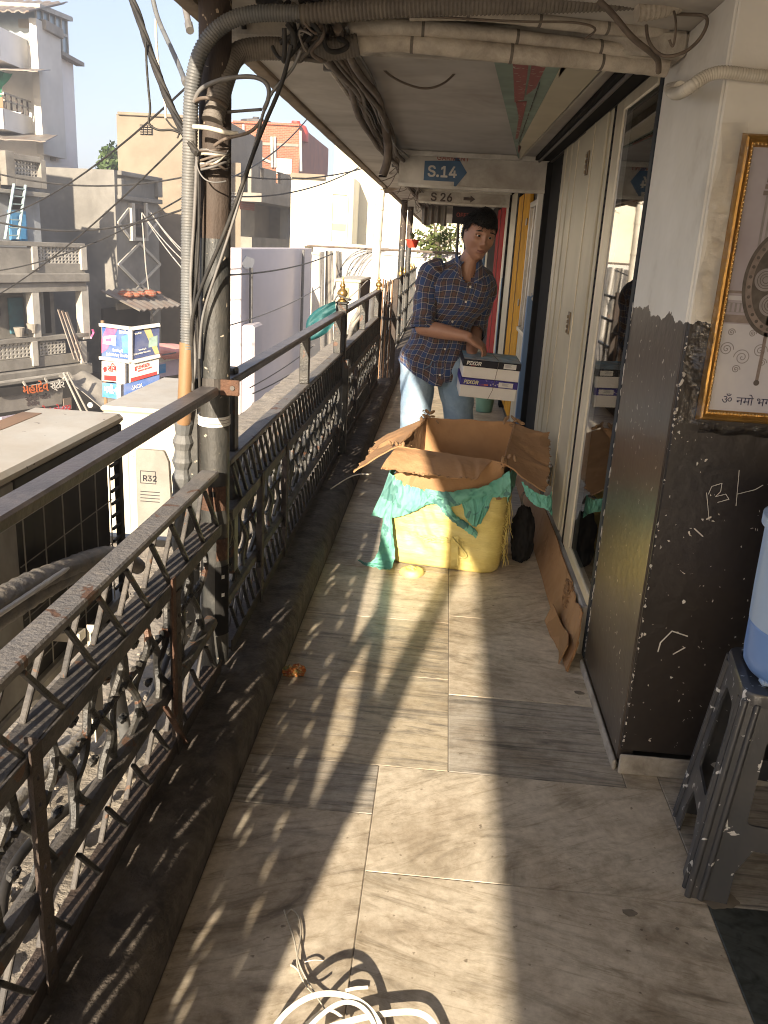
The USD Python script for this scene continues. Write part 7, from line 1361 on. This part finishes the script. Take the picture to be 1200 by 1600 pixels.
t2 = thing('dead_creeper', B3b.w(*B3b.p(145, 345), .2), 'clump of dead dark creeper hanging on the plain grey house', 'plant'); g = G()
for k in range(150): u = 128 + 32 * rng.random(); v = 337 + 10 * rng.random() + (u - 128) * .12; p = B3b.w(*B3b.p(u, v), .2 + .3 * rng.random()); a = rng.standard_normal(3) * .16; b = rng.standard_normal(3) * .10; g.add([p, p + a, p + a + b + (0, 0, -.15)], [[0, 1, 2]])
obj('leaves', g, 'dead_vine', t2, kind='stuff')
t2 = thing('small_awning', B3.w(0, 0, 1), 'small rusty tin awning with rubble on it above the dark shop', 'awning')
p0, p1 = B3.p(158, 466), B3.p(232, 474); g = G(); P = np.array([[B3.w(p0[0] + (p1[0] - p0[0]) * q, p0[1] + .25 - .55 * s + .03 * math.sin(q * 50), 1.4 * s) for q in np.linspace(0, 1, 40)] for s in (0, 1)]); g.grid(P, thick=.04); obj('sheet', g, 'tin', t2)
for k in range(9): g = G(); s5 = trimesh.creation.icosphere(1); g.add(np.asarray(s5.vertices) * (.18, .15, .1) * (.6 + rng.random()) + B3.w(p0[0] + .5 + (p1[0] - p0[0] - 1) * rng.random(), p0[1] + .12, .45 + .3 * rng.random()), s5.faces); obj('brick_rubble', g, 'brick', t2)
t2 = thing('dark_shop', B3.w(0, -1, 0), 'dark brown shop front under the small tin awning', 'shop'); put(B3, t2, 'opening', 'shop_dark', [(160, 478, 232, 620)], .01, .10); put(B3, t2, 'shutter', 'red_paint', [(208, 452, 232, 475)], .0, .06); put(B3, t2, 'sign_strip', 'b_concrete', [(168, 472, 196, 482)], .3, .36)

# ---- tall tan block and its lower wing right of the column
B4 = Face(238, 360, 36.0, 90)
t = bthing('tan_block', B4, 'tall plain tan rendered block with one louvred vent near its top')
put(B4, t, 'wall', 'b_tan', [(0, 0, 0, 0, B4.p(186, 300)[0], GZ, B4.p(352, 300)[0], B4.p(240, 181)[1])], -7, 0); put(B4, t, 'coping', 'b_tan', [(185, 179, 354, 184)], .001, .12, .02)
vn = put(B4, t, 'vent', 'shop_dark', [(219, 195, 239, 211)], .001, .02)
for k in range(4):
    for q in range(3): put(B4, vn, 'louvre', 'b_tan', [(220 + 6.4 * q, 197 + 3.6 * k, 225 + 6.4 * q, 198.7 + 3.6 * k)], .02, .12)
B6f = Face(364, 360, 37.0, 90); t = bthing('balustrade_house', B6f, 'concrete house with pierced roof parapet and a pale blue recessed balcony')
B6 = Face(376, 360, 37.0, 8)
put(B6f, t, 'wall', 'b_tan', [(0, 0, 0, 0, B6f.p(330, 300)[0], GZ, B6f.p(376, 400)[0] - .01, B6f.p(365, 254)[1])], -6, 0); jali(B6f, t, B6f.rect(354, 300, 370, 322), .002, nx=5, nz=4); jali(B6f, t, B6f.rect(351, 416, 361, 470), .002, nx=3, nz=7)
e0, e1 = B6.p(376, 360)[0], B6.p(470, 340)[0]; zt6, zb6 = B6.p(376, 256)[1], B6.p(376, 300)[1]
pgp = sbox(e0, zb6, e1, zt6); holes = unary_union([sbox(*[B6.p(u0, v1)[0], B6.p(u0, v1)[1], B6.p(u1, v0)[0], B6.p(u1, v0)[1]]) for u0, v0, u1, v1 in ((388, 263, 397, 279), (416, 270, 424, 285), (441, 275, 449, 289))]); g = G(); B6.poly(g, pgp.difference(holes), .30, .45); obj('roof_parapet', g, 'b_concrete', t)
g = G(); B6.box(g, (e0, zb6 - .35, e1, zb6 - .002), -4, .9); obj('roof_slab', g, 'b_concrete', t)
put(B6, t, 'wall', 'b_concrete', [(0, 0, 0, 0, e0, GZ, B6.p(398, 340)[0], zb6 - .352)], -4, 0); put(B6, t, 'recess_wall', 'b_paleblue', [(0, 0, 0, 0, B6.p(398, 340)[0], GZ, B6.p(447, 340)[0], zb6 - .352)], -4, -1.2); put(B6, t, 'wall', 'b_concrete', [(0, 0, 0, 0, B6.p(447, 340)[0], GZ, e1, zb6 - .352)], -4, -.3); put(B6, t, 'brick_patch', 'brick', [(374, 311, 397, 328)], .001, .02); put(B6, t, 'balcony_wall', 'b_concrete', [(0, 0, 0, 0, e0, GZ, e1, B6.p(420, 372)[1])], .002, .5)
put(B6, t, 'door', 'old_wood', [(399, 333, 409, 372)], -1.19, -1.1)
for u in (452, 460): g = G(); g.tube([B6.w(*B6.p(u, 312), .1), B6.w(*B6.p(u, 372), .1)], .06, 8); obj('pipe', g, 'b_trim', t)
t2 = thing('satellite_dish', B6.w(*B6.p(461, 373), .6), 'small pale satellite dish on the balcony of the concrete house', 'dish'); c = B6.w(*B6.p(460, 369), .7); dr = np.array([.4, -.8, .45]); dr /= np.linalg.norm(dr); g = G(); g.lathe([(.001, 0), (.13, .02), (.25, .08), (.25, .09), (.13, .03), (.001, .012)], c, 20, dr); obj('dish', g, 'b_trim', t2, smooth=40); g = G(); g.tube([c, c + dr * .3 + (0, 0, -.15)], .015, 6); g.tube([c - dr * .05, c + (0, 0, -.7)], .03, 6); obj('arm', g, 'steel_dark', t2)

# ---- brick house
B5 = Face(417, 360, 52.0, 90); t = bthing('brick_house', B5, 'red brick house with a white window and a red roof tank')
x0_, x1_ = B5.p(360, 250)[0], B5.p(467, 250)[0]; z1_ = B5.p(417, 193)[1]
put(B5, t, 'wall', 'brick', [(0, 0, 0, 0, x0_, GZ, x1_, z1_)], -12, 0); put(B5, t, 'concrete_band', 'b_concrete', [(366, 223, 467, 227)], .001, .06); put(B5, t, 'coping', 'brick', [(364, 191, 468, 195)], .001, .12, .02)
w_ = put(B5, t, 'window', 'b_white', [(432, 248, 456, 272)], .001, .10)
put(B5, w_, 'pane', 'glass_far', [(435, 251, 443, 270), (445, 251, 453, 270)], .10, .12)
for u0, v0, u1, v1 in ((381, 195, 381, 236), (381, 236, 424, 254), (425, 214, 426, 262), (430, 214, 431, 262), (470, 205, 471, 268)): g = G(); g.tube([B5.w(*B5.p(u0, v0), .12), B5.w(*B5.p(u1, v1), .12)], .08, 6); obj('pipe', g, 'b_trim', t)
t2 = thing('roof_tank', B5.w(*B5.p(455, 193), -1.5), 'red water tank on the brick house roof', 'tank'); g = G(); g.lathe([(.001, 0), (.75, 0), (.78, .5), (.6, .85), (.25, 1.0), (.001, 1.0)], B5.w(*B5.p(455, 194), -1.5) + (0, 0, -.75), 20); obj('tank', g, 'tank_red', t2, smooth=40); g = G(); g.lathe([(.25, 1.0), (.25, 1.1), (.001, 1.1)], B5.w(*B5.p(455, 194), -1.5) + (0, 0, -.75), 16); obj('cap', g, 'tank_red', t2)
t2 = thing('roof_tank', B5.w(*B5.p(390, 193), -2), 'dark low water tank on the brick house roof', 'tank'); g = G(); g.lathe([(.001, 0), (.9, 0), (.9, .4), (.001, .55)], B5.w(*B5.p(388, 193), -2), 16); obj('tank', g, 'steel_dark', t2); g = G(); g.lathe([(.2, .5), (.2, .6), (.001, .6)], B5.w(*B5.p(388, 193), -2), 12); obj('cap', g, 'steel_dark', t2)

# ---- big white building straight ahead
B7 = Face(540, 380, 34.0, 90); t = bthing('white_building', B7, 'large sunlit white building behind the cream downpipe')
put(B7, t, 'wall', 'b_offwhite', [(0, 0, 0, 0, B7.p(519, 340)[0], GZ, B7.p(760, 340)[0], B7.p(560, 222)[1] + 1)], -10, 0); put(B7, t, 'low_wing', 'b_offwhite', [(0, 0, 0, 0, B7.p(468, 340)[0], GZ, B7.p(560, 340)[0], B7.p(500, 280)[1])], .001, 2.0, .05)
put(B7, t, 'panel_frame', 'b_offwhite', [(528, 308, 530, 376), (551, 308, 553, 380), (528, 306, 553, 309)], 2.001, 2.08); put(B7, t, 'patch', 'sign_gold', [(529, 352, 551, 362)], 2.001, 2.02); put(B7, t, 'ledge', 'b_offwhite', [(488, 384, 700, 390)], 2.1, 2.6)
put(B7, t, 'cornice', 'b_tan', [(470, 279, 520, 285)], 2.001, 2.2)
# ---- long mauve wall along the street and its posts
XM = -4.5; t = thing('mauve_wall', (XM, 22, GZ), 'long plain pale mauve wall along the far side of the street', 'wall')
M0, M1 = atx(377, 388, XM), atx(488, 385, XM); g = G(); g.box((XM - .35, M0[1], GZ), (XM, M1[1], M0[2]), .02); obj('wall', g, 'b_mauve', t)
for u, w in ((384, .45),): p = atx(u, 505, XM); g = G(); g.box((XM + .002, p[1] - w, GZ), (XM + .30, p[1] + w, p[2]), .05); obj('pier', g, 'b_mauve', t)
for u, v0, v1 in ((387, 418, 508), (470, 390, 520)): p, q = atx(u, v0, XM), atx(u, v1, XM); g = G(); g.tube([(XM + .08, p[1], p[2]), (XM + .08, p[1], min(p[2], q[2]))], .045, 8); obj('pipe', g, 'cable_grey', t)
pg_ = Polygon([(atx(u, v, XM)[1], atx(u, v, XM)[2]) for u, v in ((379, 412), (384, 404), (396, 408), (392, 418), (382, 416))]); g = G(); g.poly(pg_.buffer(.05), 0, .01, np.array([[0, 0, 1, XM + .002], [1, 0, 0, 0], [0, 1, 0, 0], [0, 0, 0, 1.0]])); obj('white_patch', g, 'print_white', t)
t2 = thing('bunting_line', atx(395, 640, XM + .3), 'dirty string of dried leaves strung along the mauve wall', 'garland')
P0_, P1_ = atx(393, 640, XM + .25), atx(460, 598, XM + .25); c = sag(P0_, P1_, .1, 30); g = G(); g.tube(c, .012, 5); obj('string', g, 'cable_brown', t2)
g = G()
for p in c[1:-1]:
    for _ in range(2): g.add([p, p + (.05 * rng.standard_normal(), .08, -.12 * rng.random() - .04), p + (.05 * rng.standard_normal(), -.06, -.10)], [[0, 1, 2]])
obj('leaves', g, 'old_wood', t2, kind='stuff')
t2 = thing('lean_wall', aty(497, 440, 26), 'small white boarded wall between the mauve wall and the hanging cables', 'wall'); F8 = Face(497, 440, 26, 90); put(F8, t2, 'wall', 'b_white', [(486, 392, 720, 600)], -.3, 0); put(F8, t2, 'frame', 'b_trim', [(487, 394, 504, 398), (502, 398, 505, 492), (487, 490, 504, 493)], .001, .06)
put(F8, t2, 'upper_strip', 'b_mauve', [(600, 388, 720, 402)], .001, .05)
t2 = thing('hanging_cables', aty(520, 390, 22), 'curtain of grey cables hanging down from a line in front of the white wall', 'cable')
for k in range(26): u = 500 + 36 * rng.random(); vv = 392 + 3 * rng.random(); ve = 520 + 90 * rng.random(); P = [aty(u + 1.5 * math.sin(q * 3 + k), vv + (ve - vv) * q, 22 + .1 * k / 26) for q in np.linspace(0, 1, 9)]; g = G(); g.tube(P, .018 + .012 * rng.random(), 5); obj('cable', g, ['cable_grey', 'b_concrete', 'cable_grey', 'cable_black'][k % 4], t2)
for k in range(9): u0 = 556 + 40 * rng.random(); P = bez([aty(u0 + 30, 388 + 3 * rng.random(), 22), aty(u0, 392 + 4 * rng.random(), 22), aty(u0 - 25, 410 + 12 * rng.random(), 22), aty(u0 - 42, 440 + 40 * rng.random(), 22)], 16); g = G(); g.tube(P, .016, 5); obj('cable', g, 'cable_grey', t2)
g = G(); g.tube([aty(480, 384, 22), aty(720, 396, 22)], .03, 6); obj('carrier_line', g, 'cable_brown', t2)

# ---- stacked sign boxes in the street
S0_ = Face(205, 560, 16.0, 60); t = thing('sign_box', S0_.o, 'blue two sided sewing machine sign box, topmost of the stacked street signs', 'sign')
SL, SR = Face(206, 560, 16.0, 118), Face(206, 560, 16.0, 60)
def signface(F, par, q, mt, txts, marks=(), o=0.0):
    pg = Polygon([F.p(*k) for k in q]); g = G(); F.poly(g, pg, o - .05, o); b = obj('face', g, mt, par); a2 = F.p(*q[3]), F.p(*q[2]); ang = math.degrees(math.atan2(a2[1][1] - a2[0][1], a2[1][0] - a2[0][0]))
    for k, (mk, mm) in enumerate(marks): g = G(); m_ = Polygon([F.p(*e) for e in mk]).intersection(pg); F.poly(g, m_, o + .001 + .002 * k, o + .003 + .002 * k); obj('print', g, mm, b)
    for tx, u, v, u1, mm, font in txts:
        x, z = F.p(u, v); w = abs(F.p(u1, v)[0] - x); tp = text_poly(tx, .2, font, 1); bb_ = tp.bounds; k = w / (bb_[2] - bb_[0]); tp = affinity.translate(affinity.scale(affinity.translate(tp, -bb_[0], 0), k, k * 1.15, origin=(0, 0)), x, z); tp = affinity.rotate(tp, ang, origin=(x, z)); g = G(); F.poly(g, tp, o + .010, o + .016); obj('lettering', g, mm, b)
I_, GJ = 'Inter', 'NotoSansGujarati-Regular'
signface(SL, t, [(159, 508), (206, 514), (206, 562), (159, 557)], 'sign_blue2', [('brother', 188, 521, 204, 'print_white', I_), ('Sewing &', 177, 549, 193, 'print_white', I_), ('Embroidery Machine', 167, 555, 204, 'print_white', I_)], [([(190, 526), (206, 520), (206, 552), (192, 552)], 'sign_cyan'), ([(168, 508), (186, 510), (168, 545), (159, 552), (159, 530)], 'sign_pink'), ([(163, 525), (182, 524), (181, 540), (161, 537)], 'print_white'), ([(166, 529), (175, 528), (174, 534), (166, 533)], 'sign_pink')])
signface(SR, t, [(206, 514), (249, 508), (249, 552), (206, 562)], 'sign_navy', [('brother', 211, 523, 222, 'print_white', I_), ('Sewing &', 217, 548, 229, 'print_white', I_), ('Embroidery Machine', 209, 555, 236, 'print_white', I_)], [([(223, 511), (234, 510), (245, 540), (249, 552), (242, 553)], 'sign_gold'), ([(233, 528), (246, 524), (246, 540), (232, 543)], 'sign_green')])
def rim(F, par, a, b, h=.06): g = G(); g.bar(F.w(*F.p(*a), .03), F.w(*F.p(*b), .03), .08, h); obj('rim', g, 'sign_cream', par)
rim(SL, t, (159, 559), (206, 565)); rim(SR, t, (206, 565), (249, 555)); rim(SL, t, (206, 514), (206, 565)); rim(SL, t, (159, 507), (206, 513)); rim(SR, t, (206, 513), (249, 507))
t = thing('sign_box', S0_.w(0, 0, 0), 'white two sided sign box with red lettering, middle of the stacked street signs', 'sign')
signface(SL, t, [(159, 564), (188, 566), (188, 598), (159, 595)], 'sign_cream', [('સિંગર', 169, 580, 187, 'print_red', GJ)], [([(161, 576), (164, 572), (167, 574), (167, 580), (163, 582)], 'print_red'), ([(163, 586), (186, 588), (186, 596), (163, 594)], 'print_red')])
signface(SR, t, [(202, 567), (248, 556), (248, 584), (202, 598)], 'sign_cream', [('SINGER', 214, 577, 235, 'print_red', I_), ('SEWING MACHINE', 215, 581, 238, 'print_red', I_)], [([(210, 574), (213, 572), (214, 579), (211, 580)], 'print_red'), ([(204, 591), (245, 580), (245, 585), (204, 597)], 'print_red')]); rim(SL, t, (188, 566), (188, 599)); rim(SL, t, (196, 567), (196, 599), .12)
t = thing('sign_box', S0_.w(0, -.3, 0), 'cyan and blue sign box, lowest of the stacked street signs', 'sign')
signface(SL, t, [(160, 598), (186, 600), (186, 624), (160, 620)], 'sign_cyan', [('મશીન', 164, 613, 184, 'print_white', GJ)], [([(168, 603), (175, 604), (175, 606), (168, 605)], 'print_white')]); signface(SR, t, [(194, 601), (249, 586), (249, 610), (194, 626)], 'sign_blue2', [('JACK', 206, 609, 224, 'print_white', I_)]); rim(SL, t, (190, 600), (190, 625), .16)
t = thing('sign_post', S0_.w(0, -2, 0), 'rusty steel post carrying the stacked street signs', 'post'); g = G(); p = SL.w(*SL.p(157, 505), -.05); g.tube([p + (0, 0, .05), p + (0, 0, -4.5)], .035, 8); obj('post', g, 'pvc_orange', t); g = G(); p = SL.w(*SL.p(206, 520), -.12); g.tube([p, p + (0, 0, -4.5)], .04, 8); obj('post', g, 'steel_dark', t)
SG = Face(266, 560, 18.0, 62); t = thing('gold_sign', SG.o, 'mauve and cream sign reading GOLD behind the stacked sign boxes', 'sign'); signface(SG, t, [(246, 556), (300, 540), (300, 582), (246, 590)], 'sign_cream', [('GOLD-EX', 255, 562, 290, 'print_red', I_)], [([(246, 568), (300, 556), (300, 582), (246, 590)], 'sign_mauve'), ([(248, 570), (259, 568), (259, 582), (248, 584)], 'sign_cyan')]); g = G(); g.tube([SG.w(*SG.p(262, 588), -.1), SG.w(*SG.p(262, 588), -.1) + (0, 0, -4)], .04, 8); obj('post', g, 'steel_dark', t)
t = thing('pink_bundle', SG.w(*SG.p(265, 548), .3), 'pink cloth bundle lying on top of the gold lettered sign', 'bundle'); v = np.asarray(s4.vertices); nn = np.array([meshkit.fbm(q * 2 + 3, 3) - .5 for q in v]); g = G(); g.add(v * (1 + .5 * nn[:, None]) * (.55, .4, .15) + SG.w(*SG.p(266, 549), -.05), s4.faces); obj('cloth', g, 'pink_cloth', t, smooth=True); g = G(); g.tube([SG.w(*SG.p(247, 551), .4), SG.w(*SG.p(290, 543), .4)], .015, 6); obj('cord', g, 'cable_grey', t)
t = thing('white_lamp', aty(141, 631, 18), 'small white lamp cover in the dark below the tarpaulin', 'lamp'); c = aty(141, 633, 18); g = G(); g.lathe([(.001, .05), (.055, .03), (.06, -.04), (.05, -.05), (.001, -.05)], c, 16, (0.3, -1, 0)); obj('cover', g, 'print_white', t, smooth=40); g = G(); g.box(c - (.04, -.05, .04), c + (.04, .12, .04)); obj('back', g, 'steel_dark', t)

# ---- street wires
for k, (a, b, Ya, Yb, r, sg) in enumerate((((-20, 342, ), (300, 128), 17, 9, .012, .25), ((-20, 470), (350, 150), 16, 10, .012, .2), ((-10, 270), (300, 274), 20, 20, .02, .25), ((-10, 345), (300, 322), 18, 16, .02, .3), ((-10, 424), (300, 300), 18, 14, .014, .2), ((350, 282), (480, 186), 14, 20, .014, .15), ((352, 272), (600, 252), 16, 20, .014, .2), ((350, 306), (560, 262), 16, 20, .014, .2), ((352, 430), (520, 396), 12, 22, .014, .1), ((352, 510), (500, 448), 12, 20, .010, .08), ((395, 615), (490, 560), 14, 20, .012, .05), ((390, 606), (490, 540), 14, 20, .010, .05))):
    t = thing('street_wire', aty(*a, Ya), ['thin wire rising from the left edge to the duct', 'wire crossing the old house and rising to the ducted column', 'level wire crossing below the white tower', 'slack wire crossing the blue door', 'wire crossing the lower balcony and the diamond house', 'wire rising across the brick house', 'level wire crossing under the brick house', 'wire rising across the concrete balcony house', 'wire crossing the mauve wall near its top', 'thin wire crossing the middle of the mauve wall', 'lower wire near the garland on the mauve wall', 'second lower wire near the garland on the mauve wall'][k], 'wire')
    g = G(); g.tube(sag(aty(*a, Ya), aty(*b, Yb), sg, 18), r, 5); obj('wire', g, 'cable_black' if k != 9 else 'cable_grey', t); g = G(); p = aty(*b, Yb); g.box(p - .02, p + .02); obj('end_clip', g, 'cable_grey', t)
t = thing('service_drop', B3.w(*B3.p(226, 322), .2), 'fan of white service wires running down from the diamond house window', 'wire')
for q in ((300, 410), (300, 404), (298, 418), (294, 430)): g = G(); g.tube(sag(B3.w(*B3.p(212 if q[1] > 410 else 226, 332), .25), aty(*q, 22), .1, 8), .018, 5); obj('wire', g, 'b_trim', t)
g = G(); g.tube([B3.w(*B3.p(211, 332), .25), B3.w(*B3.p(216, 420), .3), B3.w(*B3.p(227, 500), .3)], .022, 5); obj('wire', g, 'b_trim', t)

# ================================================================ TREES
def leaves(c, rad, n, s, seed, flat=1.0):
    r = np.random.default_rng(seed); V_, F_ = [], []; lump = r.standard_normal((9, 3)) * .55
    k = 0
    while k < n:
        d = lump[r.integers(9)] + r.standard_normal(3) * .42
        if np.linalg.norm(d) > 1.45: continue
        p = np.asarray(c) + d * rad; a, b = r.standard_normal(3), r.standard_normal(3); a /= np.linalg.norm(a); b -= a * (a @ b); b /= np.linalg.norm(b); L = s * (.6 + .8 * r.random())
        V_ += [p - a * L * .5, p + b * L * .25, p + a * L * .5, p - b * L * .25]; F_ += [[4 * k, 4 * k + 1, 4 * k + 2], [4 * k, 4 * k + 2, 4 * k + 3]]; k += 1
    return np.array(V_), np.array(F_)
def tree(name, c, rad, n, s, base, label, mt, seed):
    t = thing(name, (c[0], c[1], base), label, 'tree'); obj('crown', leaves(c, np.asarray(rad), n, s, seed), mt, t)
    g = G(); c = np.asarray(c); g.tube(bez([(c[0], c[1], base), (c[0] + .1, c[1], (base + c[2]) / 2), c], 12), np.linspace(.16, .05, 12), 8)
    r = np.random.default_rng(seed + 1)
    for k in range(7): q = c + r.standard_normal(3) * np.asarray(rad) * .7; s0_ = c + (0, 0, -rad[2] * (.2 + .8 * r.random())); g.tube(bez([s0_, (s0_ + q) / 2 + (0, 0, .1), q], 8), np.linspace(.05, .015, 8), 5)
    obj('trunk', g, 'bark', t)
tree('leafy_tree', aty(684, 372, 25.5), (.50, .6, .46), 620, .13, GZ, 'leafy green tree hanging in sunlight beyond the man’s shoulder', 'leaf_yellow', 3)
tree('roof_tree', aty(181, 255, 44), (.55, .7, .75), 1500, .28, GZ, 'small dark tree just left of the tall tan block', 'leaf', 5)
tree('roof_tree', aty(168, 266, 46), (.4, .5, .35), 600, .25, GZ, 'low bush in the gap beside the white tower', 'leaf', 8)
t = thing('hanging_plant', (-.1, 22.3, 1.9), 'trailing creeper hanging from the far ceiling edge', 'plant'); g = G()
for k in range(14): x = -.30 + .42 * rng.random(); g.tube([(x, 22.3, 1.98), (x + .03 * rng.standard_normal(), 22.3, 1.45 - .3 * rng.random())], .004, 4)
obj('stems', g, 'bark', t); obj('leaves', leaves((-.15, 22.3, 1.65), (.2, .1, .2), 260, .07, 12), 'leaf_yellow', t)

# ================================================================ AIR
MAT['haze'] = usdkit.material(stage, '/World/Looks/haze', {'v': ('principled_volume', {'color': (.93, .94, .97), 'density': .0026, 'anisotropy': .35})}, [], volume='v.volume')
g = G(); g.box((-160, -70, -7.4), (160, 250, 24)); obj('haze', g, 'haze', kind='stuff')

# alike things share a group
for key_, phrase in {'balcony_railing': 'sections of the iron balcony railing', 'column': 'round iron columns along the railing', 'railing_post': 'square railing posts with brass finials', 'air_conditioner_unit': 'outdoor air conditioner units beyond the railing', 'ceiling_duct': 'ducts crossing under the ceiling', 'flexible_duct': 'flexible ducts at the round column', 'street_wire': 'wires strung across the street', 'pilaster': 'narrow painted pilasters between the shops', 'lintel_board': 'boards hanging across the walkway', 'poster': 'papers behind the door glass', 'far_post': 'thin posts at the end of the walkway', 'shoe_box': 'shoe boxes the man holds', 'sign_box': 'stacked sign boxes in the street', 'bracket': 'brackets under the air conditioners', 'shop_banner': 'banners below the old balcony', 'roof_tank': 'tanks on the brick house roof', 'flower_pot': 'pots on the lower balcony', 'drain_pipe': 'hoses and pipes on the ledge', 'conduit_pipe': 'conduits in the sky left of the column', 'roof_tree': 'trees behind the far houses'}.items():
    for p_ in stage.GetPrimAtPath('/World').GetChildren():
        n_ = p_.GetName()
        if n_ == key_ or (n_.startswith(key_ + '_') and n_[-3:].isdigit()): p_.SetCustomDataByKey('group', phrase)
